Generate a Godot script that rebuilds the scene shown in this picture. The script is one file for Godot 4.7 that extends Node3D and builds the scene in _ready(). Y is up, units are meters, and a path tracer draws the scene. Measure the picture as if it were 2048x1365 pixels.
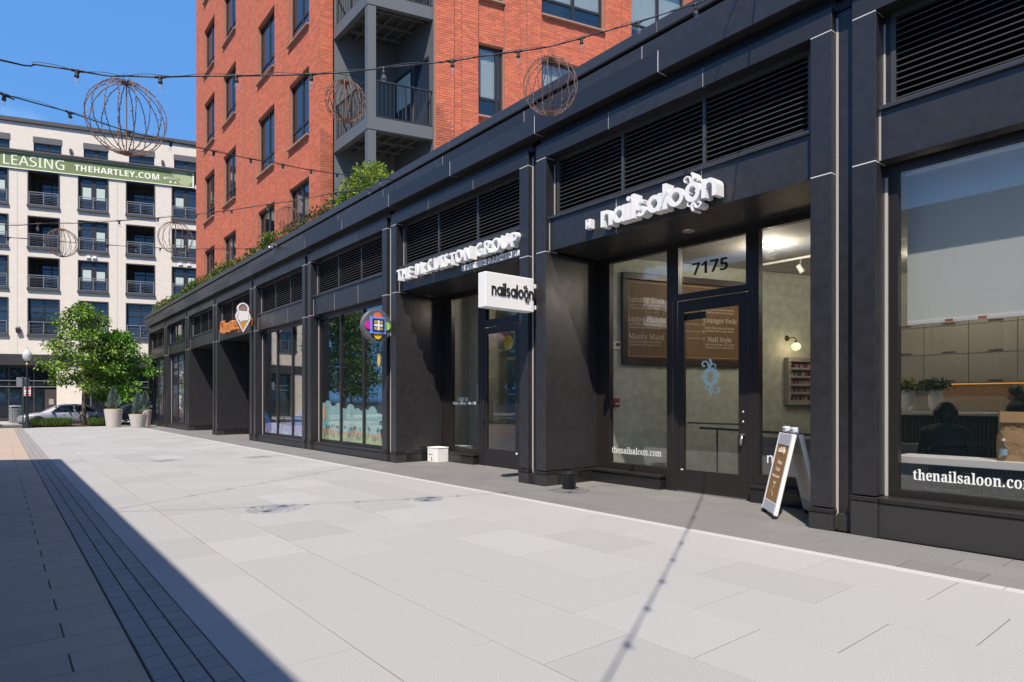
extends Node3D

const PITCH := 5.375
const SUN := Vector3(-0.875, -2.1, -1.0)
var used := {}
var M := {}
var noise_cache := {}
var box_cache := {}
var font_cache := {}
var rng := RandomNumberGenerator.new()


# ------------------------------------------------------------------ mesh builder
class MB:
	var v := PackedVector3Array()
	var idx := PackedInt32Array()
	var col := PackedColorArray()
	var uv := PackedVector2Array()
	var key := {}
	var weld := true
	var tint := Color.WHITE
	var use_col := false
	var use_uv := false

	func p(a: Vector3) -> int:
		if weld:
			var k := a.snapped(Vector3(0.0002, 0.0002, 0.0002))
			if key.has(k):
				return key[k]
			key[k] = v.size()
		v.append(a)
		if use_col:
			col.append(tint)
		return v.size() - 1

	func tri(a: Vector3, b: Vector3, c: Vector3) -> void:  # counter-clockwise seen from outside
		idx.append(p(a)); idx.append(p(c)); idx.append(p(b))

	func quad(a: Vector3, b: Vector3, c: Vector3, d: Vector3) -> void:
		tri(a, b, c)
		tri(a, c, d)

	func face(pts: Array, out: Vector3) -> void:
		var n: Vector3 = (pts[1] - pts[0]).cross(pts[2] - pts[0])
		var q := pts
		if n.dot(out) < 0.0:
			q = pts.duplicate()
			q.reverse()
		for i in range(1, q.size() - 1):
			tri(q[0], q[i], q[i + 1])

	func uvquad(a: Vector3, b: Vector3, c: Vector3, d: Vector3) -> void:
		use_uv = true
		weld = false
		var n := v.size()
		for q in [a, b, c, d]:
			v.append(q)
		for t in [Vector2(0, 1), Vector2(1, 1), Vector2(1, 0), Vector2(0, 0)]:
			uv.append(t)
		for k in [0, 2, 1, 0, 3, 2]:
			idx.append(n + k)

	func box(c: Vector3, s: Vector3, bs := Basis.IDENTITY, r := 0.0) -> void:
		var h := s * 0.5
		r = minf(r, minf(h.x, minf(h.y, h.z)) * 0.6)
		if r <= 0.0:
			for ax in 3:
				for sg in [-1.0, 1.0]:
					var u := (ax + 1) % 3
					var w := (ax + 2) % 3
					var pts := []
					for q in [[-1, -1], [1, -1], [1, 1], [-1, 1]]:
						var e := Vector3.ZERO
						e[ax] = sg * h[ax]; e[u] = q[0] * h[u]; e[w] = q[1] * h[w]
						pts.append(c + bs * e)
					var o := Vector3.ZERO
					o[ax] = sg
					face(pts, bs * o)
			return
		for ax in 3:
			var u := (ax + 1) % 3
			var w := (ax + 2) % 3
			for sg in [-1.0, 1.0]:
				var pts := []
				for q in [[-1, -1], [1, -1], [1, 1], [-1, 1]]:
					var e := Vector3.ZERO
					e[ax] = sg * h[ax]; e[u] = q[0] * (h[u] - r); e[w] = q[1] * (h[w] - r)
					pts.append(c + bs * e)
				var o := Vector3.ZERO
				o[ax] = sg
				face(pts, bs * o)
			# edges along ax
			for su in [-1.0, 1.0]:
				for sw in [-1.0, 1.0]:
					var pts := []
					for q in [[0, -1], [0, 1], [1, 1], [1, -1]]:
						var e := Vector3.ZERO
						e[ax] = q[1] * (h[ax] - r)
						if q[0] == 0:
							e[u] = su * h[u]; e[w] = sw * (h[w] - r)
						else:
							e[u] = su * (h[u] - r); e[w] = sw * h[w]
						pts.append(c + bs * e)
					var o := Vector3.ZERO
					o[u] = su; o[w] = sw
					face(pts, bs * o)
		for sx in [-1.0, 1.0]:
			for sy in [-1.0, 1.0]:
				for sz in [-1.0, 1.0]:
					var sgn := Vector3(sx, sy, sz)
					var pts := []
					for ax in 3:
						var e := sgn * (h - Vector3(r, r, r))
						e[ax] = sgn[ax] * h[ax]
						pts.append(c + bs * e)
					face(pts, bs * sgn)

	func tube(path: Array, r, sides := 6, closed := false) -> void:
		var n := path.size()
		var rings := []
		var up := Vector3.UP
		var d0: Vector3 = (path[1] - path[0]).normalized()
		if absf(d0.dot(up)) > 0.9:
			up = Vector3.RIGHT
		var side := d0.cross(up).normalized()
		for i in n:
			var d: Vector3
			if closed:
				d = (path[(i + 1) % n] - path[(i - 1 + n) % n]).normalized()
			else:
				d = (path[mini(i + 1, n - 1)] - path[maxi(i - 1, 0)]).normalized()
			side = (side - d * side.dot(d)).normalized()
			var w := d.cross(side)
			var rr: float = r[i] if r is Array else r
			var ring := []
			for k in sides:
				var a := TAU * k / sides
				ring.append(path[i] + (side * cos(a) + w * sin(a)) * rr)
			rings.append(ring)
		for i in (n if closed else n - 1):
			var a: Array = rings[i]
			var b: Array = rings[(i + 1) % n]
			for k in sides:
				var k2 := (k + 1) % sides
				quad(a[k], a[k2], b[k2], b[k])
		if not closed:
			face(rings[0], path[0] - path[1])
			face(rings[n - 1], path[n - 1] - path[n - 2])

	func lathe(prof: Array, seg: int, at := Vector3.ZERO, bs := Basis.IDENTITY) -> void:  # prof: Vector2(radius, y) upwards
		for i in prof.size() - 1:
			var a: Vector2 = prof[i]
			var b: Vector2 = prof[i + 1]
			for k in seg:
				var t0 := TAU * k / seg
				var t1 := TAU * ((k + 1) % seg) / seg
				var p0 := at + bs * Vector3(cos(t0) * a.x, a.y, -sin(t0) * a.x)
				var p1 := at + bs * Vector3(cos(t1) * a.x, a.y, -sin(t1) * a.x)
				var p2 := at + bs * Vector3(cos(t1) * b.x, b.y, -sin(t1) * b.x)
				var p3 := at + bs * Vector3(cos(t0) * b.x, b.y, -sin(t0) * b.x)
				if a.x > 0.0001:
					tri(p0, p1, p2)
				if b.x > 0.0001:
					tri(p0, p2, p3)

	func prism(poly: PackedVector2Array, z0: float, z1: float, xf := Transform3D.IDENTITY) -> void:  # z1 > z0, extruded along z
		var pl := poly
		if Geometry2D.is_polygon_clockwise(pl):
			pl = poly.duplicate()
			pl.reverse()
		var t := Geometry2D.triangulate_polygon(pl)
		for i in range(0, t.size(), 3):
			var a := pl[t[i]]
			var b := pl[t[i + 1]]
			var c := pl[t[i + 2]]
			if (b - a).cross(c - a) < 0.0:
				var q := b
				b = c
				c = q
			tri(xf * Vector3(a.x, a.y, z1), xf * Vector3(b.x, b.y, z1), xf * Vector3(c.x, c.y, z1))
			tri(xf * Vector3(a.x, a.y, z0), xf * Vector3(c.x, c.y, z0), xf * Vector3(b.x, b.y, z0))
		for i in pl.size():
			var a := pl[i]
			var b := pl[(i + 1) % pl.size()]
			quad(xf * Vector3(a.x, a.y, z0), xf * Vector3(b.x, b.y, z0), xf * Vector3(b.x, b.y, z1), xf * Vector3(a.x, a.y, z1))

	func stroke(pts: Array, w: float, z0: float, z1: float, xf := Transform3D.IDENTITY, closed := false) -> void:  # a flat ribbon of width w (number or array) along 2D points
		var n := pts.size()
		var lft := []
		var rgt := []
		for i in n:
			var d: Vector2
			if closed:
				d = (pts[(i + 1) % n] - pts[(i - 1 + n) % n]).normalized()
			else:
				d = (pts[mini(i + 1, n - 1)] - pts[maxi(i - 1, 0)]).normalized()
			var nn := Vector2(-d.y, d.x) * w * 0.5
			lft.append(pts[i] + nn)
			rgt.append(pts[i] - nn)
		for i in (n if closed else n - 1):
			var j := (i + 1) % n
			var l0: Vector2 = lft[i]
			var l1: Vector2 = lft[j]
			var r0: Vector2 = rgt[i]
			var r1: Vector2 = rgt[j]
			quad(xf * Vector3(r0.x, r0.y, z1), xf * Vector3(r1.x, r1.y, z1), xf * Vector3(l1.x, l1.y, z1), xf * Vector3(l0.x, l0.y, z1))
			quad(xf * Vector3(l0.x, l0.y, z0), xf * Vector3(l1.x, l1.y, z0), xf * Vector3(r1.x, r1.y, z0), xf * Vector3(r0.x, r0.y, z0))
			quad(xf * Vector3(l0.x, l0.y, z1), xf * Vector3(l1.x, l1.y, z1), xf * Vector3(l1.x, l1.y, z0), xf * Vector3(l0.x, l0.y, z0))
			quad(xf * Vector3(r1.x, r1.y, z1), xf * Vector3(r0.x, r0.y, z1), xf * Vector3(r0.x, r0.y, z0), xf * Vector3(r1.x, r1.y, z0))
		if not closed:
			for e in [[0, -1.0], [n - 1, 1.0]]:
				var l: Vector2 = lft[e[0]]
				var q: Vector2 = rgt[e[0]]
				face([xf * Vector3(l.x, l.y, z0), xf * Vector3(l.x, l.y, z1), xf * Vector3(q.x, q.y, z1), xf * Vector3(q.x, q.y, z0)], xf.basis * Vector3((pts[e[0]] - pts[0 if e[0] else 1]).x, (pts[e[0]] - pts[0 if e[0] else 1]).y, 0))

	func wall(xf: Transform3D, s0: float, s1: float, t0: float, t1: float, holes: Array, depth: float) -> void:  # a sheet in the local xy plane facing +z, holes are Rect2(s, t, w, h)
		var cs := [s0, s1]
		var ct := [t0, t1]
		for h in holes:
			cs.append(h.position.x); cs.append(h.end.x)
			ct.append(h.position.y); ct.append(h.end.y)
		cs.sort()
		ct.sort()
		for i in cs.size() - 1:
			for j in ct.size() - 1:
				if cs[i + 1] - cs[i] < 0.0005 or ct[j + 1] - ct[j] < 0.0005 or cs[i] < s0 - 0.001 or cs[i + 1] > s1 + 0.001 or ct[j] < t0 - 0.001 or ct[j + 1] > t1 + 0.001:
					continue
				var mid := Vector2((cs[i] + cs[i + 1]) / 2.0, (ct[j] + ct[j + 1]) / 2.0)
				var inside := false
				for h in holes:
					if h.has_point(mid):
						inside = true
				if not inside:
					quad(xf * Vector3(cs[i], ct[j], 0), xf * Vector3(cs[i + 1], ct[j], 0), xf * Vector3(cs[i + 1], ct[j + 1], 0), xf * Vector3(cs[i], ct[j + 1], 0))
		if depth > 0.0:
			for h in holes:
				var a: Vector2 = h.position
				var b: Vector2 = h.end
				quad(xf * Vector3(a.x, a.y, 0), xf * Vector3(a.x, b.y, 0), xf * Vector3(a.x, b.y, -depth), xf * Vector3(a.x, a.y, -depth))
				quad(xf * Vector3(b.x, b.y, 0), xf * Vector3(b.x, a.y, 0), xf * Vector3(b.x, a.y, -depth), xf * Vector3(b.x, b.y, -depth))
				quad(xf * Vector3(b.x, a.y, 0), xf * Vector3(a.x, a.y, 0), xf * Vector3(a.x, a.y, -depth), xf * Vector3(b.x, a.y, -depth))
				quad(xf * Vector3(a.x, b.y, 0), xf * Vector3(b.x, b.y, 0), xf * Vector3(b.x, b.y, -depth), xf * Vector3(a.x, b.y, -depth))

	func leaf(at: Vector3, dir: Vector3, up: Vector3, l: float, w: float, c: Color) -> void:  # a folded pointed leaf of four triangles
		var s := dir.cross(up).normalized()
		var n := s.cross(dir).normalized()
		var k := v.size()
		v.append(at); v.append(at + dir * l * 0.45 + s * w * 0.5 + n * w * 0.18); v.append(at + dir * l - n * l * 0.15); v.append(at + dir * l * 0.45 - s * w * 0.5 + n * w * 0.18)
		for i in 4:
			col.append(c)
		use_col = true
		for q in [0, 2, 1, 0, 3, 2]:
			idx.append(k + q)

	func done(smooth := false) -> ArrayMesh:
		var a := []
		a.resize(Mesh.ARRAY_MAX)
		a[Mesh.ARRAY_VERTEX] = v
		a[Mesh.ARRAY_INDEX] = idx
		if use_col:
			a[Mesh.ARRAY_COLOR] = col
		if use_uv:
			a[Mesh.ARRAY_TEX_UV] = uv
		if smooth:
			var nn := PackedVector3Array()
			nn.resize(v.size())
			for i in range(0, idx.size(), 3):
				var n := (v[idx[i + 2]] - v[idx[i]]).cross(v[idx[i + 1]] - v[idx[i]])
				for k in 3:
					nn[idx[i + k]] += n
			for i in nn.size():
				nn[i] = nn[i].normalized()
			a[Mesh.ARRAY_NORMAL] = nn
		var m := ArrayMesh.new()
		m.add_surface_from_arrays(Mesh.PRIMITIVE_TRIANGLES, a)
		return m


# ------------------------------------------------------------------ materials and nodes
func noise(called: String, freq: float, octaves: int, lo: float, hi: float, size := 512, cell := false, normal := 0.0) -> NoiseTexture2D:
	if noise_cache.has(called):
		return noise_cache[called]
	var f := FastNoiseLite.new()
	f.seed = called.hash() % 10000
	f.noise_type = FastNoiseLite.TYPE_CELLULAR if cell else FastNoiseLite.TYPE_SIMPLEX_SMOOTH
	f.frequency = freq
	f.fractal_octaves = octaves
	var t := NoiseTexture2D.new()
	t.width = size
	t.height = size
	t.seamless = true
	t.noise = f
	if normal > 0.0:
		t.as_normal_map = true
		t.bump_strength = normal
	else:
		var g := Gradient.new()
		g.set_color(0, Color(lo, lo, lo))
		g.set_color(1, Color(hi, hi, hi))
		t.color_ramp = g
	noise_cache[called] = t
	return t


func mat(called: String, c: Color, rough := 0.6, metal := 0.0, spec := 0.5) -> StandardMaterial3D:  # c is a real-world (linear) base colour
	var m := StandardMaterial3D.new()
	m.resource_name = called
	m.albedo_color = c.linear_to_srgb()
	m.roughness = rough
	m.metallic = metal
	m.metallic_specular = spec
	M[called] = m
	return m


func tex(m: StandardMaterial3D, t: Texture2D, per_metre: float, nrm: Texture2D = null, strength := 1.0) -> StandardMaterial3D:
	m.albedo_texture = t
	m.uv1_triplanar = true
	m.uv1_world_triplanar = true
	m.uv1_scale = Vector3.ONE * per_metre
	if nrm:
		m.normal_enabled = true
		m.normal_texture = nrm
		m.normal_scale = strength
	return m


func numbered(parent: Node, called: String) -> String:
	var k := "%d/%s" % [parent.get_instance_id(), called]
	var n: int = used.get(k, -1) + 1
	used[k] = n
	return called if n == 0 else "%s_%03d" % [called, n]


func thing(called: String, label: String, category: String, at := Vector3.ZERO, turn := 0.0, group := "") -> Node3D:
	var o := Node3D.new()
	o.name = numbered(self, called)
	add_child(o, true)
	o.position = at
	o.rotation.y = turn
	tag(o, label, category, group)
	return o


func tag(o: Node, label: String, category: String, group := "") -> Node:
	o.set_meta("label", label)
	o.set_meta("category", category)
	if group:
		o.set_meta("group", group)
	return o


func part(parent: Node, called: String, mesh: Mesh, m: Material, at := Vector3.ZERO, bs := Basis.IDENTITY) -> MeshInstance3D:
	var o := MeshInstance3D.new()
	o.name = numbered(parent, called)
	o.mesh = mesh
	o.material_override = m
	o.transform = Transform3D(bs, at)
	parent.add_child(o, true)
	return o


func boxm(s: Vector3, r := 0.004) -> ArrayMesh:
	var k := [s.snapped(Vector3.ONE * 0.0005), r]
	if not box_cache.has(k):
		var b := MB.new()
		b.box(Vector3.ZERO, s, Basis.IDENTITY, r)
		box_cache[k] = b.done()
	return box_cache[k]


func bx(parent: Node, called: String, c: Vector3, s: Vector3, m: Material, r := 0.004, bs := Basis.IDENTITY) -> MeshInstance3D:
	return part(parent, called, boxm(s, r), m, c, bs)


func span(parent: Node, called: String, a: Vector3, b: Vector3, m: Material, r := 0.004) -> MeshInstance3D:  # a box from corner to corner
	return bx(parent, called, (a + b) * 0.5, (b - a).abs(), m, r)


func font(kind: String, weight := 400) -> Font:
	var k := kind + str(weight)
	if not font_cache.has(k):
		var f := SystemFont.new()
		f.font_names = PackedStringArray([kind])
		f.font_weight = weight
		font_cache[k] = f
	return font_cache[k]


func text(parent: Node, called: String, s: String, f: Font, em: float, depth: float, m: Material, at: Vector3, bs := Basis.IDENTITY, width := 0.0, align := 0) -> MeshInstance3D:  # align 0 centre, -1 starts at
	var t := TextMesh.new()
	t.text = s
	t.font = f
	t.font_size = 64
	t.pixel_size = em / 64.0
	t.depth = depth
	t.curve_step = 2.0
	var box := t.get_aabb()
	var k := width / box.size.x if width > 0.0 else 1.0
	var c := box.get_center()
	if align < 0:
		c.x = box.position.x
	var o := part(parent, called, t, m, Vector3.ZERO, bs * Basis.from_scale(Vector3(k, 1, 1)))
	o.position = at - o.basis * c
	return o


func letters(parent: Node, called: String, s: String, f: Font, em: float, depth: float, m: Material, at: Vector3, bs: Basis, width: float, tilt := 0.0) -> void:  # one mesh per letter, baseline start at
	var total := f.get_string_size(s, HORIZONTAL_ALIGNMENT_LEFT, -1, 64).x
	var k := width / (total * em / 64.0)
	for i in s.length():
		if s[i] == " ":
			continue
		var t := TextMesh.new()
		t.text = s[i]
		t.font = f
		t.font_size = 64
		t.pixel_size = em / 64.0
		t.depth = depth
		t.curve_step = 2.0
		t.horizontal_alignment = HORIZONTAL_ALIGNMENT_LEFT
		t.vertical_alignment = VERTICAL_ALIGNMENT_BOTTOM
		var x := f.get_string_size(s.substr(0, i), HORIZONTAL_ALIGNMENT_LEFT, -1, 64).x * em / 64.0 * k
		var b := t.get_aabb()
		var jig := rng.randf_range(-tilt, tilt)
		var o := part(parent, called, t, m, Vector3.ZERO, bs * Basis(Vector3.BACK, jig) * Basis.from_scale(Vector3(k, 1, 1)))
		var base := -f.get_descent(64) * em / 64.0
		o.position = at + bs * Vector3(x, base + rng.randf_range(-tilt, tilt) * em * 0.3, 0)


func smooth_arc(c: Vector2, rx: float, ry: float, a0: float, a1: float, n: int) -> Array:
	var out := []
	for i in n + 1:
		var a := lerpf(a0, a1, float(i) / n)
		out.append(c + Vector2(cos(a) * rx, sin(a) * ry))
	return out


# ------------------------------------------------------------------ the scene
func _ready() -> void:
	rng.seed = 7175
	var cam := Camera3D.new()
	cam.name = "camera"
	add_child(cam)
	cam.position = Vector3(0, 1.5, 7.45)
	cam.rotation_degrees.y = 50.75
	var near := 0.1
	cam.set_frustum(near * 1365.0 / 1257.0, Vector2(0, near * (802.7 - 682.5) / 1257.0), near, 600.0)
	cam.current = true
	var we := WorldEnvironment.new()
	we.name = "daylight"
	var env := Environment.new()
	env.background_mode = Environment.BG_SKY
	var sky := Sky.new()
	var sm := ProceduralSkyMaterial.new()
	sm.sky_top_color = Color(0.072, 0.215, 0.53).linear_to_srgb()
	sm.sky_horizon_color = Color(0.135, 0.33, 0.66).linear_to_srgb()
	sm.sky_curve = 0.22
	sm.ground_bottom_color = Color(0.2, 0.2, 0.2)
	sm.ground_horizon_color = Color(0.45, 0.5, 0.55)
	sm.sun_angle_max = 40.0  # sun glow spread wide to lift the shaded paving
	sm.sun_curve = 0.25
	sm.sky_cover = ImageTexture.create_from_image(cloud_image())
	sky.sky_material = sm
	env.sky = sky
	env.tonemap_mode = Environment.TONE_MAPPER_LINEAR
	env.tonemap_exposure = 1.48
	env.sdfgi_enabled = true
	env.ssao_enabled = true
	env.ssil_enabled = true
	we.environment = env
	add_child(we)
	var sun := DirectionalLight3D.new()
	sun.name = "sun"
	sun.light_energy = 1.5
	sun.light_color = Color(1.0, 0.955, 0.9)
	sun.light_angular_distance = 0.5
	sun.shadow_enabled = true
	add_child(sun)
	sun.look_at_from_position(Vector3.ZERO, SUN, Vector3.UP)
	materials()
	ground()
	shop_building()
	salon_interior()
	clinic_interior()
	plain_interiors()
	brick_tower()
	white_building()
	opposite_building()
	shop_signs()
	string_lights()
	plaza_things()
	street_things()
	reflected_things()


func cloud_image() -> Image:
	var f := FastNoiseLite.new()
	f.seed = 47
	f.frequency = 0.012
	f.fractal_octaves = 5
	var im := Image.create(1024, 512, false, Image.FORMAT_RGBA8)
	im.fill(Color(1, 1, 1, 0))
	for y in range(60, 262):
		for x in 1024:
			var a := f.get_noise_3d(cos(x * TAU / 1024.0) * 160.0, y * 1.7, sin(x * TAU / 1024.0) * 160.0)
			# one low cloud over the street end, thin ones spread elsewhere, added to lift the shade
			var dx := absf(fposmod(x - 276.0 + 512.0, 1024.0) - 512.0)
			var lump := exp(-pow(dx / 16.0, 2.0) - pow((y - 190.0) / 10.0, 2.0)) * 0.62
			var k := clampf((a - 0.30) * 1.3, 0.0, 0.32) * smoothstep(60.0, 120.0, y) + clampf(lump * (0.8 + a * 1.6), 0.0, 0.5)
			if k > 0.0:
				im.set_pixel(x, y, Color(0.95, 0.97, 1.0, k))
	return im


func materials() -> void:
	var speck := noise("speck", 0.09, 3, 0.72, 1.0)
	var speck_n := noise("speck_n", 0.12, 3, 0, 1, 512, false, 3.0)
	var fine := noise("fine", 0.02, 5, 0.82, 1.0)
	var wave := noise("wave_n", 0.006, 3, 0, 1, 512, false, 1.2)
	# black cladding: a faint unevenness and dull streaks of rain
	for k in 3:
		var m := tex(mat("black_panel_%d" % k, [Color(0.030, 0.030, 0.034), Color(0.034, 0.033, 0.036), Color(0.027, 0.027, 0.031)][k], 0.34, 0.0, 0.5), fine, 0.5, wave, 0.06)
		m.roughness_texture = noise("rub", 0.012, 4, 0.75, 1.0)
		m.roughness = 0.42
	streaked()
	tex(mat("black_stone", Color(0.030, 0.030, 0.032), 0.22), noise("stone", 0.25, 3, 0.55, 1.0), 1.6)
	tex(mat("granite", Color(0.075, 0.075, 0.078), 0.5), noise("granite", 0.32, 3, 0.35, 1.0), 1.8, speck_n, 0.25)
	mat("bronze", Color(0.017, 0.015, 0.015), 0.4, 0.0, 0.5)
	mat("slat", Color(0.05, 0.051, 0.056), 0.45)
	mat("void", Color(0.004, 0.004, 0.005), 0.9, 0.0, 0.1)
	mat("sealant", Color(0.42, 0.40, 0.39), 0.7)
	mat("joint", Color(0.62, 0.62, 0.62), 0.7)
	mat("coping", Color(0.036, 0.038, 0.044), 0.4)
	var g := mat("glass", Color(0.02, 0.04, 0.04, 0.05), 0.0, 0.0, 0.5)
	g.transparency = BaseMaterial3D.TRANSPARENCY_ALPHA
	var bg := mat("bulb_glass", Color(0.9, 0.9, 0.9, 0.04), 0.0, 0.0, 0.5)
	bg.transparency = BaseMaterial3D.TRANSPARENCY_ALPHA
	mat("dark_glass", Color(0.010, 0.014, 0.02), 0.03, 0.0, 0.85)
	mat("blue_glass", Color(0.02, 0.035, 0.06), 0.04, 0.0, 0.85)
	mat("white_paint", Color(0.80, 0.80, 0.79), 0.45)
	mat("white_vinyl", Color(0.82, 0.86, 0.84), 0.5)
	mat("mint_vinyl", Color(0.50, 0.72, 0.70), 0.5)
	mat("black_vinyl", Color(0.008, 0.008, 0.008), 0.5)
	mat("steel", Color(0.55, 0.55, 0.56), 0.3, 0.9)
	# paving
	for k in 5:
		var c: float = [0.435, 0.45, 0.41, 0.468, 0.44][k]
		tex(mat("slab_%d" % k, Color(c, c * 0.995, c * 0.985), 0.8), speck, 2.6, speck_n, 0.14)
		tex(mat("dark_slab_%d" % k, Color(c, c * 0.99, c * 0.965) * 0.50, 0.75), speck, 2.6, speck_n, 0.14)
		tex(mat("tan_plank_%d" % k, Color(0.50, 0.40, 0.32) * (c / 0.45), 0.8), speck, 2.6, speck_n, 0.15)
		tex(mat("cobble_%d" % k, Color(0.34, 0.32, 0.31) * (c / 0.45), 0.8), speck, 2.0, speck_n, 0.4)
	tex(mat("border", Color(0.56, 0.555, 0.545), 0.8), speck, 1.5, speck_n, 0.3)
	tex(mat("mortar_bed", Color(0.13, 0.125, 0.115), 0.9), speck, 2.0)
	tex(mat("asphalt", Color(0.06, 0.06, 0.062), 0.9), speck, 2.0, speck_n, 0.6)
	tex(mat("concrete", Color(0.42, 0.40, 0.37), 0.85), fine, 0.6, speck_n, 0.3)
	tex(mat("mulch", Color(0.16, 0.07, 0.05), 0.95), noise("mulch", 0.12, 3, 0.4, 1.0), 2.0, speck_n, 1.0)
	# tower
	tex(mat("mortar", Color(0.46, 0.225, 0.155), 0.9), fine, 0.7)
	var br := mat("brick", Color(1, 1, 1), 0.85)
	br.vertex_color_use_as_albedo = true
	for k in 4:
		tex(mat("brick_%d" % k, [Color(0.54, 0.152, 0.085), Color(0.60, 0.185, 0.10), Color(0.48, 0.13, 0.07), Color(0.57, 0.165, 0.09)][k], 0.85), speck, 3.0)
	mat("sill_stone", Color(0.34, 0.2, 0.15), 0.8)
	mat("grey_metal", Color(0.105, 0.115, 0.118), 0.5, 0.0, 0.5)
	mat("dark_metal", Color(0.018, 0.019, 0.022), 0.45)
	mat("soffit", Color(0.05, 0.052, 0.052), 0.8)
	mat("blind", Color(0.46, 0.55, 0.52), 0.8)
	# white building
	var wb := tex(mat("cream_brick", Color(0.72, 0.655, 0.57), 0.85), course_image(), 0.55)
	wb.uv1_triplanar_sharpness = 8.0
	tex(mat("grey_brick", Color(0.22, 0.225, 0.235), 0.85), noise("grey_brick", 0.2, 2, 0.5, 1.0), 0.6)
	mat("balcony_frame", Color(0.055, 0.055, 0.058), 0.5)
	mat("rail_metal", Color(0.24, 0.25, 0.26), 0.4, 0.3)
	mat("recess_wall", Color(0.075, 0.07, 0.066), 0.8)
	tex(mat("banner_green", Color(0.215, 0.285, 0.115), 0.7), noise("banner", 0.004, 4, 0.8, 1.0), 0.1)
	mat("banner_pale", Color(0.36, 0.42, 0.22), 0.7)
	mat("banner_cream", Color(0.80, 0.82, 0.70), 0.7)
	mat("store_dark", Color(0.032, 0.031, 0.031), 0.5)
	# green
	for q in [["leaf", 0.9], ["shrub", 1.0], ["juniper", 1.0]]:
		var m := mat(q[0], Color(1, 1, 1), 0.55, 0.0, 0.4)
		m.vertex_color_use_as_albedo = true
		m.backlight_enabled = true
		m.backlight = Color(0.42, 0.5, 0.16) if q[0] != "juniper" else Color(0.15, 0.2, 0.15)
	tex(mat("bark", Color(0.27, 0.215, 0.17), 0.9), noise("bark", 0.05, 4, 0.5, 1.0), 2.0, speck_n, 1.0)
	mat("stem", Color(0.12, 0.08, 0.05), 0.8)
	tex(mat("planter_stone", Color(0.60, 0.56, 0.52), 0.8), fine, 1.2)
	mat("soil", Color(0.05, 0.035, 0.025), 0.95)
	# interiors
	tex(mat("salon_wall", Color(0.60, 0.64, 0.55), 0.7), fine, 0.4)
	mat("room_wall", Color(0.42, 0.41, 0.37), 0.8)
	mat("ceiling_paint", Color(0.5, 0.5, 0.47), 0.8)
	tex(mat("room_floor", Color(0.18, 0.17, 0.155), 0.35), fine, 0.6)
	mat("dark_room", Color(0.07, 0.075, 0.075), 0.8)
	tex(mat("walnut", Color(0.115, 0.07, 0.045), 0.5), noise("grain", 0.05, 4, 0.5, 1.0), 1.2)
	tex(mat("board_brown", Color(0.185, 0.105, 0.04), 0.6), fine, 0.6)
	mat("board_frame", Color(0.03, 0.02, 0.014), 0.35)
	mat("gold_line", Color(0.55, 0.40, 0.2), 0.5)
	mat("chalk", Color(0.62, 0.56, 0.46), 0.8)
	mat("cabinet", Color(0.30, 0.28, 0.25), 0.6)
	mat("counter_top", Color(0.62, 0.62, 0.6), 0.3)
	mat("shade_cloth", Color(0.70, 0.74, 0.70), 0.9)
	mat("clinic_blue", Color(0.02, 0.055, 0.12), 0.6)
	mat("kraft", Color(0.36, 0.23, 0.115), 0.85)
	mat("orange_label", Color(0.5, 0.14, 0.04), 0.6)
	mat("disc", Color(0.52, 0.44, 0.31), 0.7)
	mat("spot_orange", Color(0.78, 0.13, 0.06), 0.5)
	mat("spot_yellow", Color(0.75, 0.50, 0.02), 0.5)
	mat("spot_magenta", Color(0.62, 0.02, 0.40), 0.5)
	mat("spot_green", Color(0.30, 0.62, 0.08), 0.5)
	mat("emblem_gold", Color(0.62, 0.42, 0.05), 0.5)
	mat("sign_orange", Color(0.56, 0.20, 0.05), 0.5)
	mat("twig", Color(0.17, 0.10, 0.075), 0.7)
	mat("cable", Color(0.02, 0.02, 0.022), 0.5)
	mat("wire", Color(0.12, 0.12, 0.125), 0.4, 0.4)
	mat("filament", Color(0.45, 0.36, 0.25), 0.4)
	mat("plastic_grey", Color(0.56, 0.58, 0.62), 0.5)
	tex(mat("poster_brown", Color(0.44, 0.235, 0.085), 0.6), fine, 1.5)
	mat("poster_cream", Color(0.78, 0.68, 0.55), 0.6)
	mat("bin_grey", Color(0.30, 0.32, 0.32), 0.45, 0.2)
	mat("black_rubber", Color(0.012, 0.012, 0.013), 0.6)
	mat("black_plastic", Color(0.02, 0.02, 0.022), 0.4)


func streaked() -> void:  # cladding with pale runs of dried rain
	var r := RandomNumberGenerator.new()
	r.seed = 31
	var im := Image.create(512, 512, false, Image.FORMAT_RGB8)
	im.fill(Color(0.55, 0.55, 0.56))
	for n in 90:
		var x := r.randi_range(0, 511)
		var y0 := r.randi_range(0, 511)
		var l := r.randi_range(30, 220)
		var a := r.randf_range(0.02, 0.16)
		for y in l:
			var q := Vector2i(x, (y0 + y) % 512)
			var c := im.get_pixelv(q).r + a * (1.0 - float(y) / l)
			im.set_pixelv(q, Color(c, c, c * 1.01))
	var m := mat("black_streaked", Color(0.062, 0.062, 0.070), 0.42)
	tex(m, ImageTexture.create_from_image(im), 0.6)
	m.uv1_scale = Vector3(0.9, 0.6, 0.9)


func course_image() -> ImageTexture:  # painted brickwork far off: faint courses
	var r := RandomNumberGenerator.new()
	r.seed = 5
	var im := Image.create(256, 256, false, Image.FORMAT_RGB8)
	for row in 24:
		var y0 := row * 256 / 24
		var y1 := (row + 1) * 256 / 24
		for b in 9:
			var v := r.randf_range(0.96, 1.0)
			im.fill_rect(Rect2i((b * 256 / 8 - (16 if row % 2 else 0)), y0, 32, y1 - y0), Color(v, v, v))
		im.fill_rect(Rect2i(0, y0, 256, 1), Color(0.91, 0.905, 0.90))
	return ImageTexture.create_from_image(im)


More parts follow.
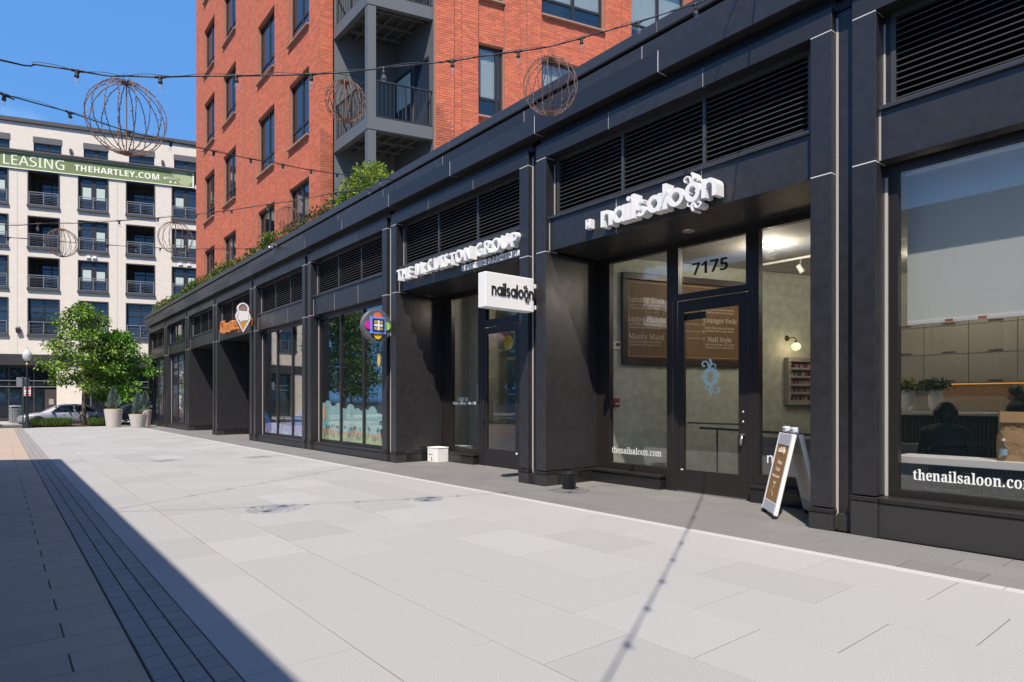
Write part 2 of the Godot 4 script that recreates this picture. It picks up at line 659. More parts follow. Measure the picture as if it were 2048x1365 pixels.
# ------------------------------------------------------------------ ground and paving
func paved(root: Node3D, called: String, list: Array, mats: String, limit: int) -> void:  # list: [centre, size]; the first LIMIT are pieces of their own, the rest one mesh
	var rest := []
	for k in 5:
		rest.append(MB.new())
	for i in list.size():
		var c: Vector3 = list[i][0]
		var s: Vector3 = list[i][1]
		var k := rng.randi_range(0, 4)
		if rng.randf() < 0.35:
			k = 0
		c.y += rng.randf_range(-0.0012, 0.0008)
		if i < limit:
			bx(root, called, c, s, M[mats + str(k)], 0.003, Basis.from_euler(Vector3(rng.randf_range(-0.001, 0.001), rng.randf_range(-0.0015, 0.0015), rng.randf_range(-0.001, 0.001))))
		else:
			rest[k].box(c, s, Basis.IDENTITY, 0.003)
	for k in 5:
		if rest[k].v.size():
			part(root, called + "_field", rest[k].done(), M[mats + str(k)]).set_meta("kind", "stuff")


func ground() -> void:
	var b := MB.new()
	b.box(Vector3(-40, -0.16, 0), Vector3(420, 0.1, 420))
	part(self, "ground", b.done(), M.asphalt).set_meta("kind", "structure")
	var st := MB.new()
	st.box(Vector3(-48.3, -0.103, 5), Vector3(7.4, 0.02, 70))
	part(self, "street", st.done(), M.asphalt).set_meta("kind", "structure")
	var walk := MB.new()
	walk.box(Vector3(-58.0, -0.05, 5), Vector3(12.0, 0.1, 70), Basis.IDENTITY, 0.01)
	part(self, "sidewalk", walk.done(), M.concrete).set_meta("kind", "structure")
	var bed := MB.new()
	bed.box(Vector3(-17.0, -0.065, 6.4), Vector3(54.0, 0.09, 18.2))
	var plaza := part(self, "plaza_pavement", bed.done(), M.mortar_bed)
	plaza.set_meta("kind", "structure")
	var gap := 0.006
	var list := []
	var zs := [6.43, 5.77, 5.05, 4.31, 3.57, 2.80, 2.04, 1.275]
	var offs := [-3.57, -3.13, -2.66, -2.17, -2.68, -2.19, -2.70]
	for r in 7:
		var x: float = offs[r] + 7.07
		while x > -44.0:
			var z0: float = zs[r + 1]
			var z1: float = zs[r]
			var x1 := maxf(x - 1.01, -44.0)
			if x - x1 > 0.05:
				list.append([Vector3((x + x1) / 2.0, -0.015, (z0 + z1) / 2.0), Vector3(x - x1 - gap, 0.03, z1 - z0 - gap)])
			x -= 1.01
	list.sort_custom(func(p, q): return absf(p[0].x + 4.0) < absf(q[0].x + 4.0))
	paved(plaza, "paving_slab", list, "slab_", 300)
	# the narrow pale border beside the shop fronts
	var x := 4.6
	while x > -43.9:
		bx(plaza, "border_stone", Vector3(x - 0.75, -0.0145, 1.212), Vector3(1.5 - gap, 0.03, 0.115), M.border, 0.003)
		x -= 1.5
	# dark paving in front of and inside the recessed entrances
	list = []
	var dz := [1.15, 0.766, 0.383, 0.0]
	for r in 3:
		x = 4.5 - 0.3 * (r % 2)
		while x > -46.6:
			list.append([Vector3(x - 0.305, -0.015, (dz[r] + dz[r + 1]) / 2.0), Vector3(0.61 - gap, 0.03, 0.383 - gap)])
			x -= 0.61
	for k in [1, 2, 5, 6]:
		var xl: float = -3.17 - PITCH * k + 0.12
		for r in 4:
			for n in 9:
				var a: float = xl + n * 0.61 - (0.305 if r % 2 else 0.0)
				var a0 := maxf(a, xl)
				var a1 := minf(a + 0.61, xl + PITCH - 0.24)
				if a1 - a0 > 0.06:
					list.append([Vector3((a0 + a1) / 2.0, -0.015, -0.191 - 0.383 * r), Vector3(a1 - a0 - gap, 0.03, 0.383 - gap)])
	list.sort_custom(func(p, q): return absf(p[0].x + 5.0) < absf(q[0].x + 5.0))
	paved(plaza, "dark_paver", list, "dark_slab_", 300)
	# three rows of small setts, then planks laid across
	list = []
	for r in 3:
		x = 3.0 - 0.07 * r
		while x > -43.9:
			var l := 0.2 + rng.randf_range(-0.02, 0.025)
			list.append([Vector3(x - l / 2.0, -0.015, 6.4945 + 0.1265 * r), Vector3(l - 0.009, 0.034, 0.118)])
			x -= l
	list.sort_custom(func(p, q): return absf(p[0].x + 3.6) < absf(q[0].x + 3.6))
	paved(plaza, "sett", list, "cobble_", 300)
	list = []
	for n in 142:
		var xc := 3.25 - 0.3325 * n
		var z := 6.815 if n % 2 == 0 else 6.815 - 0.33
		while z < 15.0:
			var z0 := maxf(z, 6.815)
			list.append([Vector3(xc, -0.015, (z0 + z + 0.645) / 2.0), Vector3(0.3255, 0.03, z + 0.645 - z0 - 0.008)])
			z += 0.645
	list.sort_custom(func(p, q): return absf(p[0].x + 4.0) * 0.25 + p[0].z < absf(q[0].x + 4.0) * 0.25 + q[0].z)
	paved(plaza, "paving_plank", list, "tan_plank_", 300)
	var curb := MB.new()
	curb.box(Vector3(-44.2, -0.06, 5), Vector3(0.36, 0.13, 60), Basis.IDENTITY, 0.015)
	part(self, "kerb", curb.done(), M.concrete).set_meta("kind", "structure")
	var curb2 := MB.new()
	curb2.box(Vector3(-51.95, -0.05, 5), Vector3(0.2, 0.11, 70), Basis.IDENTITY, 0.015)
	part(self, "kerb", curb2.done(), M.concrete).set_meta("kind", "structure")


# ------------------------------------------------------------------ the black shop building
func gx(k: int) -> float:  # centre of the narrow gap at the far end of bay k
	return -3.17 - PITCH * k


func window(root: Node, called: String, xf: Transform3D, outer: Rect2, cols: Array, rows: Array, depth: float, inset: float, fm: Material, gm: Material, pane := "pane") -> MeshInstance3D:
	var holes := []
	for c in cols:
		for r in rows:
			holes.append(Rect2(c[0], r[0], c[1] - c[0], r[1] - r[0]))
	var b := MB.new()
	b.wall(Transform3D.IDENTITY, outer.position.x, outer.end.x, outer.position.y, outer.end.y, holes, depth)
	var f := part(root, called, b.done(), fm, xf.origin, xf.basis)
	for h in holes:
		if gm == M.glass:
			var u := MB.new()
			for k in 2:
				u.box(Vector3(0, 0, 0.008 - 0.02 * k), Vector3(h.size.x + 0.012, h.size.y + 0.012, 0.006))
			part(f, pane, u.done(), gm, Vector3(h.get_center().x, h.get_center().y, -inset))
		else:
			bx(f, pane, Vector3(h.get_center().x, h.get_center().y, -inset), Vector3(h.size.x + 0.012, h.size.y + 0.012, 0.014), gm, 0.0)
	return f


func strip(y0: float, y1: float, x0: float, x1: float, z0: float, z1: float, pieces: int, root: Node, called: String, m: Array, gap := 0.008, r := 0.004, seal := "joint") -> void:  # panels side by side with sealed joints
	var w := (x1 - x0) / pieces
	for n in pieces:
		span(root, called, Vector3(x0 + w * n + (gap / 2 if n else 0.0), y0, z0), Vector3(x0 + w * (n + 1) - (gap / 2 if n < pieces - 1 else 0.0), y1, z1), M[m[rng.randi() % m.size()]], r)
		if n:
			span(root, "joint_seal", Vector3(x0 + w * n - gap / 2, y0 + 0.002, z1 - 0.05), Vector3(x0 + w * n + gap / 2, y1 - 0.002, z1 - 0.002), M[seal], 0.0)


func louvre(root: Node, x0: float, x1: float, y0: float, y1: float, z: float) -> void:
	var n := 3
	var cols := []
	var w := (x1 - x0 - 0.05) / n
	for k in n:
		cols.append([x0 + 0.05 + w * k, x0 + w * (k + 1)])
	var holes := []
	for c in cols:
		holes.append(Rect2(c[0], y0 + 0.07, c[1] - c[0], y1 - y0 - 0.12))
	var b := MB.new()
	b.wall(Transform3D.IDENTITY, x0, x1, y0, y1, holes, 0.09)
	var f := part(root, "louvre", b.done(), M.slat, Vector3(0, 0, z))
	var sl := boxm(Vector3(cols[0][1] - cols[0][0] - 0.004, 0.007, 0.062), 0.0)
	for c in cols:
		var y := y0 + 0.105
		while y < y1 - 0.06:
			part(f, "louvre_slat", sl, M.slat, Vector3((c[0] + c[1]) / 2.0, y, -0.04), Basis(Vector3.RIGHT, deg_to_rad(38)))
			y += 0.069
	span(root, "louvre_back", Vector3(x0, y0, z - 0.13), Vector3(x1, y1, z - 0.12), M.void, 0.0)


func shop_building() -> void:
	var t := thing("shop_building", "long single-storey black clad shop building with louvres above recessed entrances and windows", "building")
	var panel := ["black_panel_0", "black_panel_1", "black_panel_2"]
	var x_end := -46.2
	# shell
	span(t, "roof", Vector3(x_end, 6.35, -12.0), Vector3(2.4, 6.6, -0.36), M.concrete, 0.0)
	span(t, "back_wall", Vector3(x_end, -0.02, -12.2), Vector3(2.4, 6.35, -12.0), M.dark_room, 0.0)
	span(t, "end_wall", Vector3(x_end - 0.02, 0.0, -12.2), Vector3(x_end + 0.2, 6.9, -0.31), M.black_panel_1, 0.0)
	span(t, "end_wall", Vector3(2.2, 0.0, -12.2), Vector3(2.42, 6.9, -0.31), M.black_panel_1, 0.0)
	span(t, "ceiling", Vector3(x_end + 0.2, 4.22, -12.0), Vector3(2.2, 4.3, -1.40), M.ceiling_paint, 0.0)
	span(t, "floor", Vector3(x_end + 0.2, -0.02, -12.0), Vector3(2.2, 0.008, -1.40), M.room_floor, 0.0)
	for i in 9:
		var xl := gx(i) + 0.11
		var xr := gx(i - 1) - 0.11
		if i == 8:
			xl = x_end
		var recess: bool = i in [1, 2, 5, 6]
		var ph := 0.44 if i == 0 else 0.25
		# gap at the far end, with a pale caulked corner
		if i < 8:
			span(t, "reveal", Vector3(gx(i) - 0.112, 0.0, -0.34), Vector3(gx(i) + 0.112, 6.2, -0.10), M.black_panel_2, 0.0)
			span(t, "corner_seal", Vector3(gx(i) - 0.108, 0.02, -0.11), Vector3(gx(i) - 0.078, 5.95, -0.093), M.sealant, 0.004)
			span(t, "reveal_plinth", Vector3(gx(i) - 0.085, 0.0, -0.12), Vector3(gx(i) + 0.096, 0.2, -0.075), M.granite, 0.004)
		for sd in 2:
			var x0 := xl if sd == 0 else xr - 0.25
			var zb := -1.36 if recess else -0.30
			var pm: Material = M[panel[rng.randi() % 3]]
			span(t, "pilaster", Vector3(x0, ph + 0.014, zb), Vector3(x0 + 0.25, 4.135, 0.0), pm, 0.005)
			span(t, "joint_seal", Vector3(x0 + 0.003, 4.135, -0.28), Vector3(x0 + 0.247, 4.147, -0.002), M.joint, 0.0)
			span(t, "upper_pilaster", Vector3(x0, 4.147, -0.30), Vector3(x0 + 0.25, 5.785, 0.0), M[panel[rng.randi() % 3]], 0.005)
			span(t, "joint_seal", Vector3(x0 + 0.003, 5.785, -0.28), Vector3(x0 + 0.247, 5.796, -0.002), M.joint, 0.0)
			span(t, "pilaster_plinth", Vector3(x0 - 0.012, 0.0, -0.30), Vector3(x0 + 0.262, ph - 0.052, 0.018), M.granite, 0.006)
			span(t, "plinth_cap", Vector3(x0 - 0.018, ph - 0.05, -0.30), Vector3(x0 + 0.268, ph, 0.026), M.bronze, 0.006)
		strip(5.796, 6.06, xl, xr, -0.30, 0.0, 3, t, "beam_panel", ["black_streaked", panel[0], "black_streaked"], 0.006, 0.005, "sealant")
		var a := xl + 0.25
		var b := xr - 0.25
		# spandrel, its ledge and the louvres above
		strip(4.152, 4.700, a, b, -0.30, -0.09, 3, t, "spandrel_panel", panel, 0.010, 0.004)
		span(t, "corner_seal", Vector3(a, 4.155, -0.12), Vector3(a + 0.02, 4.70, -0.086), M.sealant, 0.0)
		span(t, "ledge", Vector3(a, 4.702, -0.30), Vector3(b, 4.748, -0.055), M.coping, 0.006)
		span(t, "louvre_reveal", Vector3(a, 4.749, -0.36), Vector3(a + 0.075, 5.795, -0.215), M.black_panel_2, 0.0)
		span(t, "louvre_reveal", Vector3(b - 0.075, 4.749, -0.36), Vector3(b, 5.795, -0.215), M.black_panel_2, 0.0)
		span(t, "corner_seal", Vector3(a + 0.002, 4.75, -0.214), Vector3(a + 0.022, 5.70, -0.205), M.sealant, 0.0)
		if i == 7:
			window(t, "clerestory_window", Transform3D(Basis(), Vector3(0, 0, -0.21)), Rect2(a + 0.075, 4.75, b - a - 0.15, 1.045), [[a + 0.13, a + 1.55], [a + 1.62, b - 1.62], [b - 1.55, b - 0.13]], [[4.81, 5.73]], 0.08, 0.04, M.bronze, M.dark_glass)
		else:
			louvre(t, a + 0.075, b - 0.075, 4.75, 5.795, -0.205)
		if recess:
			var w := (b - a) / 3.0
			for n in 3:
				span(t, "soffit_panel", Vector3(a + w * n + (0.003 if n else 0.0), 4.154, -1.36), Vector3(a + w * (n + 1) - 0.003, 4.20, -0.302), M.black_panel_1, 0.002)
			for q in [a, b - 0.016]:
				span(t, "jamb_plinth", Vector3(q, 0.0, -1.30), Vector3(q + 0.016, 0.20, -0.31), M.black_stone, 0.003)
				span(t, "plinth_cap", Vector3(q - (0.0 if q == a else 0.006), 0.202, -1.30), Vector3(q + 0.022, 0.25, -0.31), M.bronze, 0.004)
			span(t, "corner_seal", Vector3(a, 0.25, -1.325), Vector3(a + 0.03, 4.15, -1.305), M.sealant, 0.0)
		else:
			var zp := -0.035 if i == 0 else -0.06
			span(t, "plinth", Vector3(a + 0.013, 0.0, -0.34), Vector3(b - 0.013, ph - 0.062, zp), M.granite, 0.005)
			span(t, "window_ledge", Vector3(a + 0.019, ph - 0.06, -0.34), Vector3(b - 0.019, ph - 0.004, zp + 0.012), M.bronze, 0.006)
			var rows := [[0.52, 4.05]] if i == 0 else [[0.335, 4.02]]
			var cols := []
			if i == 0:
				cols = [[a + 0.13, a + 2.25], [a + 2.33, b - 0.13]]
			else:
				var u := (b - a - 0.15 * 2 - 0.09 * 2) / 3.0
				for n in 3:
					cols.append([a + 0.15 + (u + 0.09) * n, a + 0.15 + (u + 0.09) * n + u])
			window(t, "shop_window", Transform3D(Basis(), Vector3(0, 0, -0.26)), Rect2(a, ph - 0.004, b - a, 4.152 - ph), cols, rows, 0.09, 0.045, M.bronze, M.glass)
			span(t, "corner_seal", Vector3(a, ph, -0.262), Vector3(a + 0.03, 4.0, -0.245), M.sealant, 0.0)
	entrances(t)
	# fascia, gap and coping along the whole roof edge
	var x := 2.4
	var n := 0
	while x > x_end - 0.3:
		var x2 := maxf(x - PITCH / 2.0, x_end - 0.36)
		span(t, "fascia_panel", Vector3(x2 + 0.005, 6.23, -0.2), Vector3(x - 0.005, 6.54, 0.12), M["black_streaked" if n % 2 else "black_panel_0"], 0.006)
		span(t, "joint_seal", Vector3(x - 0.005, 6.232, -0.18), Vector3(x + 0.005, 6.538, 0.117), M.joint, 0.0)
		span(t, "fascia_top_panel", Vector3(x2 + 0.005 - 0.3, 6.543, -0.2), Vector3(x - 0.005 - 0.3, 6.742, 0.106), M["black_streaked" if n % 3 == 1 else "black_panel_1"], 0.005)
		span(t, "joint_seal", Vector3(x - 0.305, 6.545, -0.18), Vector3(x - 0.295, 6.74, 0.103), M.sealant, 0.0)
		span(t, "coping", Vector3(x2 + 0.003, 6.79, -0.34), Vector3(x - 0.003, 6.965, 0.135), M.coping, 0.012)
		x -= PITCH / 2.0
		n += 1
	span(t, "shadow_gap", Vector3(x_end - 0.3, 6.742, -0.3), Vector3(2.4, 6.792, 0.055), M.void, 0.0)
	span(t, "frieze", Vector3(x_end, 6.0, -0.35), Vector3(2.4, 6.34, -0.10), M.black_panel_2, 0.0)
	span(t, "planter_trough", Vector3(x_end, 6.6, -0.60), Vector3(-13.5, 6.86, -0.345), M.soil, 0.0)


func entrances(t: Node3D) -> void:
	var z := -1.30
	var xf := Transform3D(Basis(), Vector3(0, 0, z))
	# nail salon
	var a := gx(1) + 0.36
	var b := gx(0) - 0.36
	window(t, "shop_window", xf, Rect2(a, 0.25, -6.45 - a, 3.904), [[-7.86, -6.57]], [[0.37, 4.05]], 0.11, 0.05, M.bronze, M.glass)
	window(t, "transom_window", xf, Rect2(-6.45, 3.16, 1.44, 0.994), [[-6.34, -5.12]], [[3.27, 4.05]], 0.11, 0.05, M.bronze, M.glass)
	window(t, "shop_window", xf, Rect2(-5.01, 0.25, b + 5.01, 3.904), [[-4.91, b - 0.1]], [[0.41, 4.05]], 0.11, 0.05, M.bronze, M.glass)
	span(t, "window_ledge", Vector3(a, 0.205, -1.36), Vector3(-6.60, 0.248, -1.155), M.bronze, 0.005)
	span(t, "plinth", Vector3(a + 0.017, 0.0, -1.36), Vector3(-6.62, 0.203, -1.175), M.black_stone, 0.004)
	span(t, "window_ledge", Vector3(-5.0, 0.215, -1.36), Vector3(b, 0.249, -1.155), M.bronze, 0.005)
	span(t, "plinth", Vector3(-4.98, 0.0, -1.36), Vector3(b - 0.017, 0.213, -1.175), M.black_stone, 0.004)
	span(t, "door_jamb", Vector3(-6.60, 0.0, -1.42), Vector3(-6.355, 0.25, -1.298), M.bronze, 0.004)
	span(t, "door_jamb", Vector3(-6.449, 0.25, -1.42), Vector3(-6.355, 3.16, -1.298), M.bronze, 0.004)
	span(t, "door_jamb", Vector3(-5.09, 0.0, -1.42), Vector3(-5.012, 3.16, -1.298), M.bronze, 0.004)
	span(t, "threshold", Vector3(-6.355, 0.0, -1.42), Vector3(-5.09, 0.014, -1.27), M.steel, 0.003)
	shop_door(t, -6.350, -5.095, 3.155, z - 0.01, 0.12, 0.15, 0.37, 2.97, true)
	var r := MB.new()
	r.lathe([Vector2(0.0, 4.146), Vector2(0.055, 4.146), Vector2(0.062, 4.148), Vector2(0.095, 4.147), Vector2(0.1, 4.156)], 24, Vector3(-5.85, 0, -0.89))
	part(t, "downlight", r.done(), M.steel)
	# clinic
	a = gx(2) + 0.36
	b = gx(1) - 0.36
	window(t, "shop_window", xf, Rect2(a, 0.25, -11.84 - a, 3.904), [[-13.10, -11.97]], [[0.35, 4.03]], 0.11, 0.05, M.bronze, M.glass)
	window(t, "transom_window", xf, Rect2(-11.84, 3.20, 1.43, 0.954), [[-11.68, -10.53]], [[3.38, 4.03]], 0.11, 0.05, M.bronze, M.glass)
	window(t, "shop_window", xf, Rect2(-10.41, 0.25, b + 10.41, 3.904), [[-10.28, b - 0.12]], [[0.35, 4.03]], 0.11, 0.05, M.bronze, M.glass)
	span(t, "window_ledge", Vector3(a, 0.205, -1.36), Vector3(-11.98, 0.248, -1.155), M.bronze, 0.005)
	span(t, "plinth", Vector3(a + 0.017, 0.0, -1.36), Vector3(-12.0, 0.203, -1.175), M.black_stone, 0.004)
	span(t, "window_ledge", Vector3(-10.38, 0.205, -1.36), Vector3(b, 0.248, -1.155), M.bronze, 0.005)
	span(t, "plinth", Vector3(-10.36, 0.0, -1.36), Vector3(b - 0.017, 0.203, -1.175), M.black_stone, 0.004)
	span(t, "door_jamb", Vector3(-11.97, 0.0, -1.42), Vector3(-11.755, 0.25, -1.298), M.bronze, 0.004)
	span(t, "door_jamb", Vector3(-11.839, 0.25, -1.42), Vector3(-11.755, 3.20, -1.298), M.bronze, 0.004)
	span(t, "door_jamb", Vector3(-10.495, 0.0, -1.42), Vector3(-10.412, 3.20, -1.298), M.bronze, 0.004)
	shop_door(t, -11.75, -10.50, 3.195, z - 0.01, 0.12, 0.11, 0.40, 3.05, false)
	# the two farther entrances: a glazed door beside a window
	for k in [5, 6]:
		a = gx(k) + 0.36
		b = gx(k - 1) - 0.36
		window(t, "shop_window", xf, Rect2(a, 0.0, b - 1.5 - a, 4.154), [[a + 0.15, a + 1.4], [a + 1.5, b - 1.65]], [[0.35, 4.03]], 0.11, 0.05, M.bronze, M.glass)
		window(t, "transom_window", xf, Rect2(b - 1.5, 3.2, 1.5, 0.954), [[b - 1.4, b - 0.2]], [[3.38, 4.03]], 0.11, 0.05, M.bronze, M.glass)
		span(t, "door_jamb", Vector3(b - 0.13, 0.0, -1.42), Vector3(b, 3.2, -1.298), M.bronze, 0.004)
		shop_door(t, b - 1.49, b - 0.14, 3.195, z - 0.01, 0.12, 0.11, 0.40, 3.05, false)


func shop_door(t: Node3D, x0: float, x1: float, top: float, z: float, l: float, r: float, g0: float, g1: float, salon: bool) -> void:
	var b := MB.new()
	b.wall(Transform3D.IDENTITY, x0, x1, 0.016, top, [Rect2(x0 + l, g0, x1 - x0 - l - r, g1 - g0)], 0.05)
	var d := part(t, "door", b.done(), M.bronze, Vector3(0, 0, z))
	bx(d, "pane", Vector3((x0 + l + x1 - r) / 2.0, (g0 + g1) / 2.0, -0.025), Vector3(x1 - x0 - l - r + 0.01, g1 - g0 + 0.01, 0.012), M.glass, 0.0)
	if salon:
		span(d, "door_closer", Vector3(x0 + 0.09, 2.84, -0.11), Vector3(x0 + 0.49, 2.95, -0.052), M.black_plastic, 0.006)
		for y in [1.33, 1.18]:
			var k := MB.new()
			k.lathe([Vector2(0.0, 0.018), Vector2(0.016, 0.016), Vector2(0.02, 0.006), Vector2(0.022, -0.004)], 12, Vector3(x1 - 0.075, y, 0), Basis(Vector3.RIGHT, PI / 2))
			part(d, "lock_cylinder", k.done(true), M.steel)
		var h := MB.new()
		h.box(Vector3(x1 - 0.08, 0.99, 0.012), Vector3(0.07, 0.02, 0.03), Basis.IDENTITY, 0.004)
		h.tube([Vector3(x1 - 0.08, 0.97, 0.028), Vector3(x1 - 0.082, 0.90, 0.045), Vector3(x1 - 0.085, 0.83, 0.04)], [0.016, 0.026, 0.018], 8)
		part(d, "door_handle", h.done(true), M.steel)
		var bar := MB.new()
		bar.tube([Vector3(x0 + l, 1.14, -0.1), Vector3(x1 - r, 1.14, -0.1)], 0.013, 8)
		part(d, "push_bar", bar.done(true), M.dark_metal)
		span(d, "door_sticker", Vector3(x0 + 0.055, 0.36, 0.0), Vector3(x0 + 0.10, 0.38, 0.002), M.white_paint, 0.0)
	else:
		var h := MB.new()
		h.tube([Vector3(x0 + 0.06, 1.05, 0.0), Vector3(x0 + 0.06, 1.05, 0.06), Vector3(x0 + 0.06, 1.55, 0.06), Vector3(x0 + 0.06, 1.55, 0.0)], 0.014, 8)
		part(d, "door_handle", h.done(true), M.dark_metal)
		span(d, "door_sticker", Vector3(x1 - 0.09, 0.33, 0.0), Vector3(x1 - 0.03, 0.37, 0.002), M.white_paint, 0.0)


# ------------------------------------------------------------------ what stands behind the glass
func interior_face(at: Vector3, turn_deg: float) -> Transform3D:  # local x runs along a wall, z points off it
	return Transform3D(Basis(Vector3.UP, deg_to_rad(turn_deg)), at)


func salon_interior() -> void:
	var b: Node3D = get_node("shop_building")
	# the salon's side wall runs back aslant from the first window
	var u := Vector3(sin(deg_to_rad(18.0)), 0, -cos(deg_to_rad(18.0)))
	var nn := Vector3(cos(deg_to_rad(18.0)), 0, sin(deg_to_rad(18.0)))
	var W := Transform3D(Basis(u, Vector3.UP, nn), Vector3(-7.95, 0, -1.42))
	var at := func(s: float, y: float, off: float) -> Vector3: return W * Vector3(s, y, off)
	var wl := MB.new()
	wl.box(Vector3(4.6, 2.1, -0.06), Vector3(9.4, 4.22, 0.12))
	part(b, "interior_wall", wl.done(), M.salon_wall, W.origin, W.basis)
	span(b, "interior_wall", Vector3(-8.3, 0, -9.1), Vector3(2.2, 4.22, -8.9), M.salon_wall, 0.0)
	span(b, "baseboard", Vector3(-5.0, 0.01, -8.9), Vector3(2.2, 0.12, -8.88), M.white_paint, 0.003)
	# menu board
	var mb := thing("menu_board", "large brown menu board in a dark wood frame on the salon's side wall", "menu board")
	mb.transform = W
	bx(mb, "board", Vector3(1.68, 3.06, 0.02), Vector3(2.66, 1.48, 0.03), M.board_brown)
	for q in [[1.68, 3.87, 2.9, 0.13], [1.68, 2.25, 2.9, 0.13]]:
		bx(mb, "frame_rail", Vector3(q[0], q[1], 0.035), Vector3(q[2], q[3], 0.07), M.board_frame, 0.01)
	for x in [0.29, 3.07]:
		bx(mb, "frame_rail", Vector3(x, 3.06, 0.0352), Vector3(0.13, 1.488, 0.07), M.board_frame, 0.01)
	for q in [[1.68, 3.76, 2.6, 0.008], [1.68, 2.36, 2.6, 0.008]]:
		bx(mb, "gold_border", Vector3(q[0], q[1], 0.037), Vector3(q[2], q[3], 0.003), M.gold_line, 0.0)
	for x in [0.385, 2.975]:
		bx(mb, "gold_border", Vector3(x, 3.06, 0.0372), Vector3(0.008, 1.39, 0.003), M.gold_line, 0.0)
	var sf := font("Droid Serif", 400)
	for q in [["Yummy Soak", 0.75, 3.42, 0.14], ["Happy Hands", 0.75, 3.05, 0.14], ["Manly Mani", 0.78, 2.72, 0.14], ["Polish Bar", 1.72, 3.48, 0.15], ["Younger Peds", 2.5, 3.1, 0.13], ["Nail Style", 2.5, 2.72, 0.13]]:
		text(mb, "menu_heading", q[0], sf, q[3], 0.002, M.chalk, Vector3(q[1], q[2], 0.037))
	for x in [0.75, 2.5]:
		for y in [3.33, 2.96, 2.63]:
			for n in 2:
				text(mb, "menu_line", ["soak, scrub, shape and polish,", "finished with a warm towel"][n], sf, 0.052, 0.001, M.chalk, Vector3(x, y - 0.055 * n, 0.037))
	for n in 5:
		text(mb, "menu_line", ["GEL", "ROYAL", "PETITE", "DRY", "CHANGE"][n], sf, 0.075, 0.001, M.chalk, Vector3(1.5, 3.3 - 0.14 * n, 0.037))
		bx(mb, "price_rule", Vector3(1.85, 3.3 - 0.14 * n, 0.037), Vector3(0.35, 0.006, 0.002), M.chalk, 0.0)
		text(mb, "menu_price", ["40", "55", "35", "20", "15"][n], sf, 0.07, 0.001, M.chalk, Vector3(2.1, 3.3 - 0.14 * n, 0.037))
	# wall devices
	var th := thing("thermostat", "small white thermostat on the salon wall left of the menu board", "thermostat")
	th.transform = W
	bx(th, "body", Vector3(0.13, 2.55, 0.015), Vector3(0.17, 0.15, 0.03), M.white_paint, 0.006)
	bx(th, "display", Vector3(0.15, 2.56, 0.031), Vector3(0.08, 0.06, 0.003), M.black_plastic, 0.0)
	var fa := thing("fire_alarm_pull", "small red fire alarm box on the salon wall under the thermostat", "fire alarm")
	fa.transform = W
	bx(fa, "body", Vector3(0.13, 1.47, 0.02), Vector3(0.12, 0.16, 0.04), mat("alarm_red", Color(0.33, 0.03, 0.035), 0.5), 0.006)
	bx(fa, "pull_bar", Vector3(0.13, 1.45, 0.045), Vector3(0.08, 0.025, 0.012), M.white_paint, 0.003)
	# wall lamp
	var la := thing("wall_lamp", "brass wall lamp with a lit white globe above the polish shelf", "lamp")
	la.transform = W
	var mm := mat("old_brass", Color(0.10, 0.075, 0.03), 0.4, 0.8)
	var q := MB.new()
	q.lathe([Vector2(0.0, 0.03), Vector2(0.05, 0.028), Vector2(0.065, 0.0)], 16, Vector3(4.28, 2.83, 0.0), Basis(Vector3.RIGHT, PI / 2))
	part(la, "wall_plate", q.done(true), mm)
	q = MB.new()
	q.tube([Vector3(4.28, 2.83, 0.02), Vector3(4.28, 2.83, 0.2), Vector3(4.28, 2.80, 0.25), Vector3(4.28, 2.75, 0.25)], 0.011, 8)
	q.lathe([Vector2(0.035, 2.72), Vector2(0.03, 2.745), Vector2(0.011, 2.76)], 14, Vector3(4.28, 0, 0.25))
	part(la, "arm", q.done(true), mm)
	var gl := mat("lamp_globe", Color(0.9, 0.88, 0.8), 0.4)
	gl.emission_enabled = true
	gl.emission = Color(1.0, 0.93, 0.78)
	gl.emission_energy_multiplier = 0.9
	var sp := SphereMesh.new()
	sp.radius = 0.095
	sp.height = 0.18
	sp.radial_segments = 24
	sp.rings = 14
	part(la, "globe", sp, gl, Vector3(4.28, 2.635, 0.25))
	var om := OmniLight3D.new()
	om.name = "point_light"
	om.light_energy = 0.10
	om.light_color = Color(1.0, 0.88, 0.68)
	om.light_size = 0.09
	om.omni_range = 14.0
	om.omni_attenuation = 2.0
	om.shadow_enabled = true
	la.add_child(om)
	om.position = Vector3(4.28, 2.635, 0.25)
	# polish shelf
	var sh := thing("polish_shelf", "grey wall shelf with rows of small nail polish bottles under the wall lamp", "shelf")
	sh.transform = W
	var hs := []
	for n in 5:
		hs.append(Rect2(4.27, 1.52 + 0.172 * n, 1.0, 0.125))
	var f := MB.new()
	f.wall(Transform3D(Basis(), Vector3(0, 0, 0.13)), 4.2, 5.34, 1.42, 2.42, hs, 0.11)
	f.box(Vector3(4.77, 1.92, 0.011), Vector3(1.14, 1.0, 0.02))
	f.quad(Vector3(4.2, 1.42, 0.02), Vector3(4.2, 1.42, 0.13), Vector3(4.2, 2.42, 0.13), Vector3(4.2, 2.42, 0.02))
	part(sh, "case", f.done(), M.cabinet)
	var cols := [Color(0.3, 0.02, 0.03), Color(0.4, 0.12, 0.16), Color(0.05, 0.02, 0.06), Color(0.5, 0.3, 0.28), Color(0.02, 0.03, 0.05), Color(0.45, 0.4, 0.36)]
	for n in 6:
		mat("polish_%d" % n, cols[n], 0.2)
	var bt := MB.new()
	bt.lathe([Vector2(0.0, 0.0), Vector2(0.014, 0.0), Vector2(0.014, 0.04), Vector2(0.007, 0.046), Vector2(0.007, 0.085), Vector2(0.0, 0.086)], 8)
	var bm := bt.done(true)
	for n in 5:
		for k in 24:
			if n < 3 and rng.randf() < 0.3:
				continue
			part(sh, "polish_bottle", bm, M["polish_%d" % (rng.randi() % 6)], Vector3(4.30 + k * 0.041, 1.522 + 0.172 * n, 0.08))
